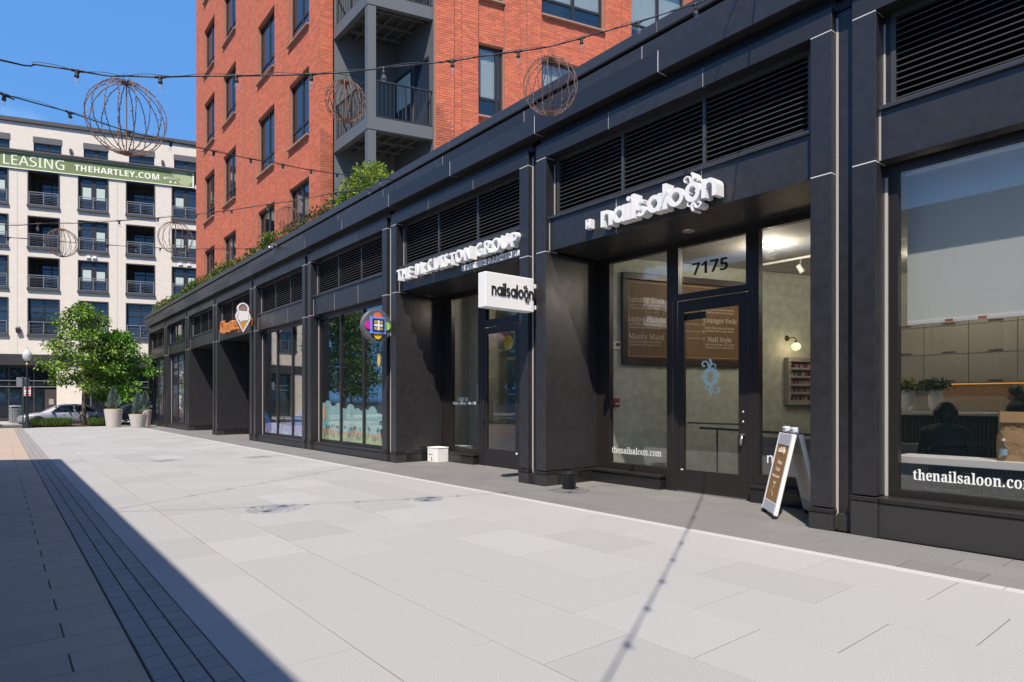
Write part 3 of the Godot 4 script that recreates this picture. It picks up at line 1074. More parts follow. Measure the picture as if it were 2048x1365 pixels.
	# spot lamps on a ceiling track
	var tr := thing("track_light", "white ceiling track with small spot lamps inside the salon", "track light")
	span(tr, "track", Vector3(-6.4, 4.12, -4.03), Vector3(-2.0, 4.16, -3.99), M.white_paint, 0.004)
	for k in 4:
		var s := MB.new()
		s.lathe([Vector2(0.0, 0.09), Vector2(0.045, 0.085), Vector2(0.05, -0.07), Vector2(0.04, -0.07), Vector2(0.038, -0.03), Vector2(0.0, -0.03)], 14, Vector3(-5.6 + k * 1.0, 3.93, -4.0), Basis(Vector3(0.3, 0, 1).normalized(), 0.5))
		part(tr, "spot_lamp", s.done(true), M.white_paint)
		bx(tr, "stem", Vector3(-5.6 + k, 4.07, -4.0), Vector3(0.015, 0.11, 0.015), M.steel, 0.0)
	# glowing discs added under the ceiling to brighten the dim rooms
	var cg := mat("fill_disc_glow", Color(0.9, 0.9, 0.85), 0.4)
	cg.emission_enabled = true
	cg.emission = Color(1.0, 0.93, 0.82)
	cg.emission_energy_multiplier = 1.2
	var words := ["nearest the salon's menu board", "above the salon's inner wall lamp", "above the salon's reception counter", "above the reception's far end", "inside the clinic entrance"]
	var spots := [Vector3(-5.6, 4.17, -2.9), Vector3(-4.0, 4.17, -5.6), Vector3(-2.6, 4.17, -5.9), Vector3(0.4, 4.17, -5.9), Vector3(-11.6, 4.17, -2.3)]
	for n in 5:
		var cl := thing("added_fill_disc", "round glowing disc added as fill light " + words[n], "fill light", spots[n], 0.0, "added fill discs in the shops")
		var dm := MB.new()
		dm.lathe([Vector2(0.0, 0.0), Vector2(0.10, 0.0), Vector2(0.11, 0.015), Vector2(0.11, 0.045), Vector2(0.0, 0.045)], 20)
		part(cl, "glow_disc", dm.done(true), cg)
		var li := OmniLight3D.new()
		li.name = "point_light"  # added fill source, no such lamp is known in these rooms
		li.light_energy = [1.2, 0.7, 0.65, 0.5, 0.8][n]
		li.light_color = Color(1.0, 0.95, 0.86)
		li.light_size = 0.1
		li.omni_range = 14.0
		li.omni_attenuation = 2.0
		li.shadow_enabled = true
		cl.add_child(li)
		li.position = Vector3(0, -0.12, 0)
	# reception seen through the big window
	var ct := thing("reception_counter", "reception counter faced with upright dark wood slats and topped in pale stone", "counter")
	span(ct, "core", Vector3(-4.9, 0.01, -5.2), Vector3(1.6, 1.26, -4.62), M.board_frame, 0.0)
	span(ct, "top", Vector3(-4.95, 1.262, -5.25), Vector3(1.65, 1.315, -4.52), M.counter_top, 0.008)
	var sm := boxm(Vector3(0.032, 1.2, 0.03), 0.003)
	for n in 110:
		part(ct, "slat", sm, M.walnut, Vector3(-4.86 + n * 0.056, 0.65, -4.604))
	var cb := thing("wall_cabinets", "row of pale wall cabinets with small dark pulls behind the reception", "cabinets")
	for r in 3:
		for n in 9:
			var c := bx(cb, "door", Vector3(-4.9 + n * 0.75, 2.13 + r * 0.56, -7.1), Vector3(0.742, 0.552, 0.4), M.cabinet, 0.004)
			bx(c, "pull", Vector3(0.05, -0.235, 0.207), Vector3(0.22, 0.018, 0.02), M.black_plastic, 0.003)
	span(cb, "back_panel", Vector3(-5.3, 0.9, -7.42), Vector3(1.6, 1.84, -7.38), M.counter_top, 0.0)
	span(b, "interior_wall", Vector3(-5.35, 0.01, -7.6), Vector3(1.8, 4.22, -7.44), M.room_wall, 0.0)
	var led := mat("led_strip", Color(0.9, 0.7, 0.4), 0.5)
	led.emission_enabled = true
	led.emission = Color(1.0, 0.66, 0.3)
	led.emission_energy_multiplier = 0.6
	var ls := thing("strip_light", "warm strip light glowing under the wall cabinets", "light")
	span(ls, "light_strip", Vector3(-4.6, 1.825, -7.2), Vector3(1.2, 1.845, -7.16), led, 0.0)
	var al := AreaLight3D.new()
	al.name = "strip_lamp"
	al.light_energy = 0.10
	al.light_color = Color(1.0, 0.66, 0.32)
	al.area_size = Vector2(5.6, 0.04)
	al.area_range = 12.0
	al.shadow_enabled = true
	ls.add_child(al)
	al.position = Vector3(-1.7, 1.815, -7.18)
	al.rotation_degrees = Vector3(-90, 0, 0)
	for n in 2:
		flower_vase(Vector3(-4.12 + 0.42 * n, 1.316, -4.85), ["white vase of yellow and green flowers at the counter's end", "white vase of dark leaves beside the yellow flowers"][n], n)
	# white bench ledge, bag and bottle just inside the glass
	var lg := thing("window_counter", "narrow white counter running along inside the big shop window", "counter")
	span(lg, "top", Vector3(-2.78, 0.80, -0.86), Vector3(2.0, 0.885, -0.46), M.white_paint, 0.006)
	for x in [-1.0, 0.6, 1.8]:
		span(lg, "leg", Vector3(x, 0.01, -0.70), Vector3(x + 0.05, 0.80, -0.62), M.steel, 0.003)
	paper_bag(Vector3(-1.72, 0.886, -0.66))
	var wb := thing("water_bottle", "clear plastic water bottle with a blue label in front of the paper bag", "bottle", Vector3(-1.80, 0.886, -0.53))
	var o := MB.new()
	o.lathe([Vector2(0.0, 0.0), Vector2(0.03, 0.0), Vector2(0.034, 0.01), Vector2(0.034, 0.15), Vector2(0.028, 0.18), Vector2(0.013, 0.205), Vector2(0.013, 0.21)], 18)
	part(wb, "body", o.done(true), M.bulb_glass)
	o = MB.new()
	o.lathe([Vector2(0.035, 0.06), Vector2(0.035, 0.125)], 18)
	part(wb, "paper_band", o.done(true), mat("label_blue", Color(0.30, 0.45, 0.62), 0.5))
	o = MB.new()
	o.lathe([Vector2(0.015, 0.205), Vector2(0.015, 0.228), Vector2(0.0, 0.23)], 14)
	part(wb, "cap", o.done(true), M.white_paint)
	# roller shade
	var rs := thing("roller_shade", "pale roller shade drawn half way down behind the big shop window", "shade")
	span(rs, "cloth", Vector3(-2.69, 2.40, -0.566), Vector3(2.0, 4.08, -0.562), M.shade_cloth, 0.0)
	span(rs, "bottom_bar", Vector3(-2.69, 2.36, -0.575), Vector3(2.0, 2.402, -0.553), M.white_paint, 0.003)
	var rl := MB.new()
	rl.tube([Vector3(-2.7, 4.1, -0.56), Vector3(2.0, 4.1, -0.56)], 0.035, 10)
	part(rs, "roller", rl.done(true), M.white_paint)
	for x in [-2.32, -2.02]:
		span(rs, "warning_sticker", Vector3(x, 2.368, -0.5525), Vector3(x + 0.075, 2.396, -0.551), M.orange_label, 0.0)
	# handrail in the entrance
	var hr := thing("handrail", "dark handrail beside the steps inside the salon door", "handrail")
	o = MB.new()
	o.tube([Vector3(-6.6, 1.02, -2.3), Vector3(-4.3, 0.96, -2.5)], 0.02, 8)
	part(hr, "rail", o.done(true), M.dark_metal)
	for x in [-6.3, -4.6]:
		o = MB.new()
		o.tube([Vector3(x, 1.0, -2.38), Vector3(x, 0.01, -2.38)], 0.016, 8)
		part(hr, "post", o.done(true), M.dark_metal)
	span(b, "half_wall", Vector3(-6.4, 0.01, -3.3), Vector3(-3.2, 0.86, -3.2), M.cabinet, 0.006)
	people()


func flower_vase(at: Vector3, label: String, k: int) -> void:
	var t := thing("flower_vase", label, "vase", at, 0.0, "vases on the reception counter")
	var o := MB.new()
	o.lathe([Vector2(0.0, 0.0), Vector2(0.07, 0.0), Vector2(0.105, 0.1), Vector2(0.11, 0.28), Vector2(0.085, 0.36), Vector2(0.09, 0.38), Vector2(0.07, 0.37)], 18)
	part(t, "vase", o.done(true), M.white_paint)
	var l := MB.new()
	l.weld = false
	var r := RandomNumberGenerator.new()
	r.seed = 40 + k
	for n in 260:
		var d := Vector3(r.randf_range(-1, 1), r.randf_range(0.1, 1), r.randf_range(-1, 1)).normalized()
		var c := Color(0.03, 0.06, 0.015) if r.randf() < 0.55 or k else Color(0.34, 0.33, 0.05)
		l.leaf(Vector3(0, 0.36, 0) + d * r.randf_range(0.06, 0.3) * Vector3(0.9, 0.8, 0.9), Vector3(r.randf_range(-1, 1), r.randf_range(-0.4, 1), r.randf_range(-1, 1)).normalized(), d, 0.07, 0.045, c)
	part(t, "bouquet", l.done(), M.shrub)


func paper_bag(at: Vector3) -> void:
	var t := thing("paper_bag", "crumpled brown paper bag standing on the white window counter", "bag", at, 0.35)
	var r := RandomNumberGenerator.new()
	r.seed = 9
	var b := MB.new()
	var rings := []
	for j in 9:
		var y := 0.5 * j / 8.0
		var ring := []
		for k in 20:
			var a := TAU * k / 20.0
			var sq := 1.0 / maxf(absf(cos(a)), absf(sin(a)))
			var w := lerpf(sq, 1.0, 0.25)
			ring.append(Vector3(cos(a) * w * 0.16 * (1.0 - 0.1 * j / 8.0), y, sin(a) * w * 0.10 * (1.0 - 0.35 * j / 8.0)) + (Vector3(r.randf_range(-1, 1), r.randf_range(-0.6, 0.6), r.randf_range(-1, 1)) * 0.014 if j else Vector3.ZERO))
		rings.append(ring)
	for j in 8:
		for k in 20:
			b.quad(rings[j][k], rings[j + 1][k], rings[j + 1][(k + 1) % 20], rings[j][(k + 1) % 20])
	b.face(rings[0], Vector3.DOWN)
	b.face(rings[8], Vector3.UP)
	part(t, "bag", b.done(), M.kraft)
	var fl := MB.new()
	fl.box(Vector3(0.0, 0.445, 0.075), Vector3(0.3, 0.12, 0.02), Basis(Vector3.RIGHT, -0.25), 0.006)
	part(t, "folded_rim", fl.done(), M.kraft)


func people() -> void:
	var hair := mat("dark_hair", Color(0.008, 0.007, 0.006), 0.5)
	# seen from behind: someone seated at the window counter
	var a := thing("person", "person with dark hair in a dark teal jacket seated inside the big window", "person", Vector3(-2.62, 0.0, -1.55), PI)
	var body := figure([
		[Vector3(0, 0.55, 0), Vector3(0, 0.78, 0.02), 0.17, 0.155, 0], [Vector3(0, 0.78, 0.02), Vector3(0, 1.08, 0.04), 0.155, 0.17, 0],
		[Vector3(-0.15, 1.12, 0.04), Vector3(0.15, 1.12, 0.04), 0.085, 0.085, 0], [Vector3(0, 1.14, 0.05), Vector3(0, 1.25, 0.08), 0.062, 0.055, 1],
		[Vector3(0, 1.33, 0.10), Vector3(0, 1.39, 0.09), 0.085, 0.092, 1], [Vector3(0, 1.30, 0.16), Vector3(0, 1.33, 0.17), 0.04, 0.03, 1],
		[Vector3(-0.21, 1.11, 0.04), Vector3(-0.26, 0.85, 0.08), 0.065, 0.052, 0], [Vector3(-0.26, 0.85, 0.08), Vector3(-0.14, 0.80, 0.30), 0.05, 0.038, 0],
		[Vector3(0.21, 1.11, 0.04), Vector3(0.26, 0.85, 0.08), 0.065, 0.052, 0], [Vector3(0.26, 0.85, 0.08), Vector3(0.14, 0.80, 0.30), 0.05, 0.038, 0],
		[Vector3(-0.10, 0.56, 0.02), Vector3(-0.12, 0.54, 0.42), 0.09, 0.065, 2], [Vector3(0.10, 0.56, 0.02), Vector3(0.12, 0.54, 0.42), 0.09, 0.065, 2],
		[Vector3(-0.12, 0.54, 0.42), Vector3(-0.12, 0.08, 0.40), 0.062, 0.042, 2], [Vector3(0.12, 0.54, 0.42), Vector3(0.12, 0.08, 0.40), 0.062, 0.042, 2],
		[Vector3(-0.12, 0.05, 0.38), Vector3(-0.13, 0.04, 0.56), 0.042, 0.035, 2], [Vector3(0.12, 0.05, 0.38), Vector3(0.13, 0.04, 0.56), 0.042, 0.035, 2],
		[Vector3(-0.14, 0.80, 0.30), Vector3(-0.11, 0.80, 0.40), 0.032, 0.026, 1], [Vector3(0.14, 0.80, 0.30), Vector3(0.11, 0.80, 0.40), 0.032, 0.026, 1],
	], [Color(0.012, 0.03, 0.038), Color(0.30, 0.17, 0.11), Color(0.015, 0.015, 0.02)], 0.022)
	part(a, "body", body, M.skin_cloth)
	part(a, "hair", figure([[Vector3(0, 1.37, 0.075), Vector3(0, 1.40, 0.075), 0.098, 0.10, 0], [Vector3(0, 1.36, 0.03), Vector3(0, 1.22, 0.01), 0.075, 0.05, 0], [Vector3(-0.05, 1.35, 0.06), Vector3(0.05, 1.35, 0.06), 0.085, 0.085, 0]], [Color(0.008, 0.007, 0.006)], 0.016), hair)
	var st := thing("stool", "dark stool under the seated person", "stool", Vector3(-2.62, 0.0, -1.55))
	bx(st, "seat", Vector3(0, 0.41, 0), Vector3(0.38, 0.05, 0.38), M.black_plastic, 0.015)
	for q in [[-1, -1], [1, -1], [-1, 1], [1, 1]]:
		bx(st, "leg", Vector3(q[0] * 0.15, 0.2, q[1] * 0.15), Vector3(0.03, 0.38, 0.03), M.dark_metal, 0.003)
	# behind the counter
	var c := thing("person", "person with tied dark hair in black standing behind the reception counter", "person", Vector3(-2.72, 0.0, -5.62), -1.9)
	var body2 := figure([
		[Vector3(0, 0.85, 0), Vector3(0, 1.10, 0.01), 0.15, 0.145, 0], [Vector3(0, 1.10, 0.01), Vector3(0, 1.38, 0.03), 0.145, 0.155, 0],
		[Vector3(-0.14, 1.40, 0.03), Vector3(0.14, 1.40, 0.03), 0.08, 0.08, 0], [Vector3(0, 1.42, 0.04), Vector3(0, 1.52, 0.07), 0.058, 0.052, 1],
		[Vector3(0, 1.60, 0.10), Vector3(0, 1.66, 0.09), 0.083, 0.09, 1], [Vector3(0, 1.56, 0.16), Vector3(0, 1.60, 0.175), 0.04, 0.026, 1], [Vector3(0, 1.605, 0.185), Vector3(0, 1.595, 0.20), 0.018, 0.012, 1],
		[Vector3(-0.2, 1.39, 0.03), Vector3(-0.25, 1.12, 0.05), 0.06, 0.05, 0], [Vector3(-0.25, 1.12, 0.05), Vector3(-0.15, 1.06, 0.27), 0.046, 0.034, 0],
		[Vector3(0.2, 1.39, 0.03), Vector3(0.25, 1.12, 0.05), 0.06, 0.05, 0], [Vector3(0.25, 1.12, 0.05), Vector3(0.15, 1.06, 0.27), 0.046, 0.034, 0],
		[Vector3(-0.09, 0.86, 0), Vector3(-0.10, 0.46, 0.01), 0.09, 0.065, 2], [Vector3(0.09, 0.86, 0), Vector3(0.10, 0.46, 0.01), 0.09, 0.065, 2],
		[Vector3(-0.10, 0.46, 0.01), Vector3(-0.10, 0.07, 0), 0.062, 0.042, 2], [Vector3(0.10, 0.46, 0.01), Vector3(0.10, 0.07, 0), 0.062, 0.042, 2],
		[Vector3(-0.10, 0.05, 0), Vector3(-0.11, 0.04, 0.16), 0.042, 0.034, 2], [Vector3(0.10, 0.05, 0), Vector3(0.11, 0.04, 0.16), 0.042, 0.034, 2],
		[Vector3(-0.15, 1.06, 0.27), Vector3(-0.12, 1.05, 0.37), 0.032, 0.026, 1], [Vector3(0.15, 1.06, 0.27), Vector3(0.12, 1.05, 0.37), 0.032, 0.026, 1],
	], [Color(0.01, 0.01, 0.012), Color(0.30, 0.17, 0.11), Color(0.012, 0.012, 0.016)], 0.022)
	part(c, "body", body2, M.skin_cloth)
	part(c, "hair", figure([[Vector3(0, 1.65, 0.07), Vector3(0, 1.68, 0.075), 0.095, 0.098, 0], [Vector3(0, 1.62, 0.0), Vector3(0, 1.52, -0.05), 0.06, 0.045, 0], [Vector3(0, 1.52, -0.05), Vector3(0, 1.36, -0.08), 0.045, 0.025, 0]], [Color(0.008, 0.007, 0.006)], 0.016), hair)


func figure(bones: Array, colors: Array, cell: float) -> ArrayMesh:  # one continuous skin over tapered capsules, meshed as surface nets
	if not M.has("skin_cloth"):
		var m := mat("skin_cloth", Color(1, 1, 1), 0.75)
		m.vertex_color_use_as_albedo = true
	var lo := Vector3.INF
	var hi := -Vector3.INF
	for b in bones:
		for k in 2:
			lo = lo.min(b[k] - Vector3.ONE * (b[2 + k] + cell * 2))
			hi = hi.max(b[k] + Vector3.ONE * (b[2 + k] + cell * 2))
	var n := Vector3i(((hi - lo) / cell).ceil()) + Vector3i.ONE
	var f := PackedFloat32Array()
	f.resize(n.x * n.y * n.z)
	f.fill(1.0)
	var own := PackedByteArray()
	own.resize(f.size())
	var near := PackedFloat32Array()
	near.resize(f.size())
	near.fill(9.0)
	for q in bones.size():
		var b: Array = bones[q]
		var a: Vector3 = b[0]
		var d: Vector3 = b[1] - a
		var ll := maxf(d.length_squared(), 1e-8)
		var rr := Vector3.ONE * (maxf(b[2], b[3]) + cell * 3)
		var i0 := Vector3i(((a.min(b[1]) - rr - lo) / cell).floor()).clamp(Vector3i.ZERO, n - Vector3i.ONE)
		var i1 := Vector3i(((a.max(b[1]) + rr - lo) / cell).ceil()).clamp(Vector3i.ZERO, n - Vector3i.ONE)
		for z in range(i0.z, i1.z + 1):
			for y in range(i0.y, i1.y + 1):
				for x in range(i0.x, i1.x + 1):
					var p := lo + Vector3(x, y, z) * cell
					var t := clampf((p - a).dot(d) / ll, 0, 1)
					var e := (p - a - d * t).length() - lerpf(b[2], b[3], t)
					var k := (z * n.y + y) * n.x + x
					var h := clampf(0.5 + 0.5 * (f[k] - e) / 0.03, 0, 1)
					f[k] = lerpf(f[k], e, h) - 0.03 * h * (1 - h)
					if e < near[k]:
						near[k] = e
						own[k] = b[4]
	var out := MB.new()
	out.weld = false
	out.use_col = true
	var at := {}
	for z in n.z - 1:
		for y in n.y - 1:
			for x in n.x - 1:
				var sum := Vector3.ZERO
				var cnt := 0
				var k0 := (z * n.y + y) * n.x + x
				var v := [f[k0], f[k0 + 1], f[k0 + n.x], f[k0 + n.x + 1], f[k0 + n.x * n.y], f[k0 + n.x * n.y + 1], f[k0 + n.x * n.y + n.x], f[k0 + n.x * n.y + n.x + 1]]
				for e in [[0, 1], [2, 3], [4, 5], [6, 7], [0, 2], [1, 3], [4, 6], [5, 7], [0, 4], [1, 5], [2, 6], [3, 7]]:
					var a: float = v[e[0]]
					var b: float = v[e[1]]
					if (a < 0) != (b < 0):
						var pa := Vector3(e[0] & 1, (e[0] >> 1) & 1, e[0] >> 2)
						var pb := Vector3(e[1] & 1, (e[1] >> 1) & 1, e[1] >> 2)
						sum += pa.lerp(pb, a / (a - b))
						cnt += 1
				if cnt:
					out.tint = colors[own[k0]]
					at[Vector3i(x, y, z)] = out.p(lo + (Vector3(x, y, z) + sum / cnt) * cell)
	for c in at:
		var k: int = (c.z * n.y + c.y) * n.x + c.x
		for ax in 3:
			var step: int = [1, n.x, n.x * n.y][ax]
			if (f[k] < 0) == (f[k + step] < 0):
				continue
			var u := Vector3i.ZERO
			var w := Vector3i.ZERO
			u[(ax + 1) % 3] = 1
			w[(ax + 2) % 3] = 1
			if not (at.has(c - u) and at.has(c - w) and at.has(c - u - w)):
				continue
			var q := [at[c - u - w], at[c - w], at[c], at[c - u]]
			if f[k] >= 0:
				q.reverse()
			for t in [q[0], q[2], q[1], q[0], q[3], q[2]]:
				out.idx.append(t)
	return out.done(true)


func clinic_interior() -> void:
	var b: Node3D = get_node("shop_building")
	span(b, "interior_wall", Vector3(-13.75, 0.0, -7.0), Vector3(-13.60, 4.22, -1.42), M.room_wall, 0.0)
	span(b, "interior_wall", Vector3(-8.62, 0.0, -9.0), Vector3(-8.50, 4.22, -1.42), M.room_wall, 0.0)
	span(b, "interior_wall", Vector3(-13.6, 0.0, -5.2), Vector3(-8.6, 4.22, -5.05), M.room_wall, 0.0)
	var w := thing("blue_partition", "deep blue partition wall inside the clinic's glazed entrance", "partition")
	span(w, "panel", Vector3(-12.75, 0.01, -2.9), Vector3(-9.2, 3.55, -2.8), M.clinic_blue, 0.004)
	span(w, "rail", Vector3(-12.75, 2.55, -2.8), Vector3(-9.2, 2.64, -2.78), M.steel, 0.002)
	var pw := thing("clinic_side_wall", "pale wall end with a paper dispenser inside the clinic window", "wall")
	span(pw, "panel", Vector3(-13.45, 0.01, -2.2), Vector3(-12.72, 4.2, -2.08), M.salon_wall, 0.004)
	span(pw, "dispenser", Vector3(-12.98, 1.5, -2.08), Vector3(-12.80, 1.95, -1.98), M.white_paint, 0.01)
	# round paper-pale discs hanging behind the glass over the door
	var r := 0
	for q in [[-11.35, 3.50, 0.52, 0, "large pale disc with an orange spot hanging above the clinic door"], [-10.75, 3.92, 0.33, 1, "smaller pale disc hanging above the clinic door"], [-10.1, 3.62, 0.28, 1, "pale disc half hidden beside the clinic door"]]:
		var d := thing("hanging_disc", q[4], "hanging disc", Vector3(q[0], q[1], -1.75), 0.0, "discs hanging in the clinic")
		var m := MB.new()
		m.lathe([Vector2(0.0, -0.02), Vector2(q[2], -0.02), Vector2(q[2], 0.02), Vector2(0.0, 0.02)], 40, Vector3.ZERO, Basis(Vector3.RIGHT, PI / 2))
		part(d, "disc", m.done(), M.disc)
		span(d, "cord", Vector3(-0.004, q[2], -0.004), Vector3(0.004, 4.22 - q[1], 0.004), M.black_plastic, 0.0)
		if r == 0:
			m = MB.new()
			m.lathe([Vector2(0.0, 0.022), Vector2(0.2, 0.022), Vector2(0.2, 0.024), Vector2(0.0, 0.024)], 30, Vector3(-0.22, -0.2, 0.0), Basis(Vector3.RIGHT, PI / 2))
			part(d, "orange_spot", m.done(), M.spot_orange)
		r += 1
	var yd := thing("hanging_disc", "small yellow disc hanging behind the clinic door glass", "hanging disc", Vector3(-11.3, 2.86, -1.68), 0.0, "discs hanging in the clinic")
	var m2 := MB.new()
	m2.lathe([Vector2(0.0, -0.01), Vector2(0.17, -0.01), Vector2(0.17, 0.01), Vector2(0.0, 0.01)], 30, Vector3.ZERO, Basis(Vector3.RIGHT, PI / 2))
	part(yd, "disc", m2.done(), M.spot_yellow)
	span(yd, "cord", Vector3(-0.004, 0.17, -0.004), Vector3(0.004, 1.35, 0.004), M.black_plastic, 0.0)
	# glass lettering
	var f := font("Droid Sans", 700)
	text(b, "window_lettering", "SUITE 304", f, 0.115, 0.002, M.mint_vinyl, Vector3(-12.64, 1.545, -1.338), Basis(), 0.40)
	text(b, "window_lettering", "Monday - Friday: 7 AM - 4 PM", f, 0.105, 0.002, M.white_vinyl, Vector3(-12.60, 1.44, -1.338), Basis(), 0.98)


func plain_interiors() -> void:
	var b: Node3D = get_node("shop_building")
	for k in [3, 4, 5, 6, 7]:
		span(b, "interior_wall", Vector3(gx(k) - 0.06, 0.0, -12.0), Vector3(gx(k) + 0.06, 4.22, -0.36), M.dark_room, 0.0)
	span(b, "interior_wall", Vector3(gx(2) - 0.06, 0.0, -12.0), Vector3(gx(2) + 0.06, 4.22, -1.42), M.dark_room, 0.0)
	for k in [3, 4]:
		span(b, "interior_wall", Vector3(gx(k) + 0.06, 0.0, -4.6), Vector3(gx(k - 1) - 0.06, 4.22, -4.5), M.dark_room, 0.0)
		span(b, "floor", Vector3(gx(k) + 0.06, -0.02, -1.40), Vector3(gx(k - 1) - 0.06, 0.008, -0.36), M.room_floor, 0.0)
		span(b, "ceiling", Vector3(gx(k) + 0.06, 4.22, -1.40), Vector3(gx(k - 1) - 0.06, 4.3, -0.36), M.ceiling_paint, 0.0)
	for k in [0, 7, 8]:
		span(b, "floor", Vector3(gx(k) + 0.06 if k < 8 else -46.0, -0.02, -1.40), Vector3(gx(k - 1) - 0.06, 0.008, -0.36), M.room_floor, 0.0)
		span(b, "ceiling", Vector3(gx(k) + 0.06 if k < 8 else -46.0, 4.22, -1.40), Vector3(gx(k - 1) - 0.06, 4.3, -0.36), M.ceiling_paint, 0.0)
	# a pale pillar inside the playroom, as seen through the glass
	span(b, "interior_wall", Vector3(-18.0, 0.01, -1.9), Vector3(-17.45, 2.6, -1.8), M.salon_wall, 0.0)
	murals(b)
	posters(b)


func murals(b: Node3D) -> void:
	# playroom window (third bay along): mint clouds over a meadow, printed on film inside the panes
	var r := RandomNumberGenerator.new()
	r.seed = 3
	var mint := mat("film_mint", Color(0.40, 0.66, 0.63), 0.6)
	var mint2 := mat("film_deep_mint", Color(0.27, 0.55, 0.53), 0.6)
	var meadow := mat("film_meadow", Color(0.40, 0.52, 0.24), 0.6)
	var peach := mat("film_peach", Color(0.52, 0.33, 0.20), 0.6)
	var bush := mat("film_bush", Color(0.03, 0.17, 0.15), 0.6)
	var sky_b := mat("film_sky", Color(0.42, 0.62, 0.72), 0.6)
	var deep := mat("film_blue", Color(0.02, 0.14, 0.42), 0.6)
	var lilac := mat("film_lilac", Color(0.30, 0.32, 0.56), 0.6)
	for bay in [3, 4]:
		var a := gx(bay) + 0.36
		var e := gx(bay - 1) - 0.36
		var u := (e - a - 0.48) / 3.0
		for n in 3:
			var x0 := a + 0.15 + (u + 0.09) * n
			var x1 := x0 + u
			var xf := Transform3D(Basis(), Vector3(0, 0, -0.318))
			# scalloped cloud top
			var top := []
			var bumps := [[0.0, 1.45], [0.35, 1.52], [0.75, 1.36], [1.12, 1.45], [1.5, 1.30], [1.95, 1.42], [2.4, 1.30], [2.85, 1.30], [3.3, 1.36], [3.7, 1.18], [4.1, 0.98]]
			var film := mint
			var base := 0.78
			if bay == 4:
				bumps = [[0.0, 1.05], [0.3, 0.86], [0.8, 0.72], [1.2, 0.82], [1.7, 0.74], [2.2, 0.76], [2.7, 0.92], [3.1, 1.02], [3.5, 1.2], [3.9, 1.12]]
				film = deep
				base = 0.62
			var poly := PackedVector2Array()
			for s in 60:
				var x := lerpf(x0, x1, s / 59.0)
				var y := base
				for q in bumps:
					var dx: float = absf(x - a - 0.2 - q[0])
					var rad := 0.33
					if dx < rad:
						y = maxf(y, q[1] - rad + sqrt(rad * rad - dx * dx))
				poly.append(Vector2(x, y))
			poly.append(Vector2(x1, base - 0.02))
			poly.append(Vector2(x0, base - 0.02))
			var m := MB.new()
			m.prism(poly, 0.0, 0.002, xf)
			part(b, "window_film", m.done(), film)
			# rolling land below
			for k in 3:
				poly = PackedVector2Array()
				for s in 24:
					var x := lerpf(x0, x1, s / 23.0)
					poly.append(Vector2(x, [base + 0.06, base - 0.14, base - 0.26][k] + 0.035 * sin(x * (2.1 + k) + k * 2.0)))
				poly.append(Vector2(x1, 0.33))
				poly.append(Vector2(x0, 0.33))
				m = MB.new()
				m.prism(poly, 0.003 + 0.003 * k, 0.0045 + 0.003 * k, xf)
				part(b, "window_film", m.done(), ([mint2, peach, meadow] if bay == 3 else [lilac, sky_b, sky_b])[k])
			if bay == 3:
				m = MB.new()
				for k in 9:
					var c := Vector2(r.randf_range(x0 + 0.1, x1 - 0.1), base - 0.05 + r.randf_range(-0.03, 0.05))
					m.prism(PackedVector2Array(smooth_arc(c, r.randf_range(0.03, 0.07), r.randf_range(0.03, 0.07), 0, TAU * 0.93, 9)), 0.0135 + 0.0004 * k, 0.0148 + 0.0004 * k, xf)
				part(b, "window_film", m.done(), bush).set_meta("kind", "stuff")
				m = MB.new()
				for k in 16:
					var x := r.randf_range(x0 + 0.05, x1 - 0.05)
					var y := r.randf_range(0.36, 0.5)
					m.stroke([Vector2(x, y), Vector2(x + r.randf_range(-0.05, 0.05), y + r.randf_range(0.1, 0.2))], 0.014, 0.018 + 0.0002 * k, 0.019 + 0.0002 * k, xf)
				part(b, "window_film", m.done(), bush).set_meta("kind", "stuff")
			else:
				m = MB.new()
				for k in 3:
					var c := Vector2(lerpf(x0, x1, 0.2 + 0.3 * k), 0.42 + 0.1 * (k % 2))
					m.prism(PackedVector2Array(smooth_arc(c, 0.2, 0.12, 0, TAU * 0.95, 14)), 0.0135 + 0.0004 * k, 0.0148 + 0.0004 * k, xf)
				part(b, "window_film", m.done(), lilac).set_meta("kind", "stuff")
	var xf := Transform3D(Basis(), Vector3(0, 0, -0.298))
	# blue pointed roof at the first pane's edge
	var m := MB.new()
	m.stroke([Vector2(-24.5, 0.95), Vector2(-24.32, 1.2), Vector2(-24.1, 0.98)], 0.09, 0.0, 0.002, xf)
	m.stroke([Vector2(-24.5, 0.82), Vector2(-24.3, 1.05), Vector2(-24.05, 0.84)], 0.07, 0.003, 0.005, xf)
	part(b, "window_film", m.done(), deep)
	# a bare branch, a striped bird and a brown pebble shape
	m = MB.new()
	m.stroke([Vector2(-22.35, 0.45), Vector2(-22.3, 0.75), Vector2(-22.15, 1.02)], 0.03, 0.0, 0.002, xf)
	m.stroke([Vector2(-22.3, 0.74), Vector2(-22.5, 0.95)], 0.024, 0.0025, 0.004, xf)
	m.stroke([Vector2(-22.24, 0.85), Vector2(-22.02, 0.9)], 0.02, 0.0045, 0.006, xf)
	part(b, "window_film", m.done(), M.black_vinyl)
	m = MB.new()
	for k in 4:
		m.stroke(smooth_arc(Vector2(-14.72, 0.78), 0.22 - 0.045 * k, 0.3 - 0.06 * k, PI * 1.02, TAU * 0.98, 12), 0.035, 0.0 + 0.0022 * k, 0.002 + 0.0022 * k, xf)
	m.stroke([Vector2(-14.98, 0.92), Vector2(-14.72, 1.0), Vector2(-14.5, 0.9)], 0.04, 0.01, 0.012, xf)
	part(b, "window_film", m.done(), M.black_vinyl)
	m = MB.new()
	m.prism(PackedVector2Array(smooth_arc(Vector2(-18.62, 1.14), 0.10, 0.24, 0, TAU * 0.95, 22)), 0.0, 0.002, xf)
	part(b, "window_film", m.done(), peach)
	m = MB.new()
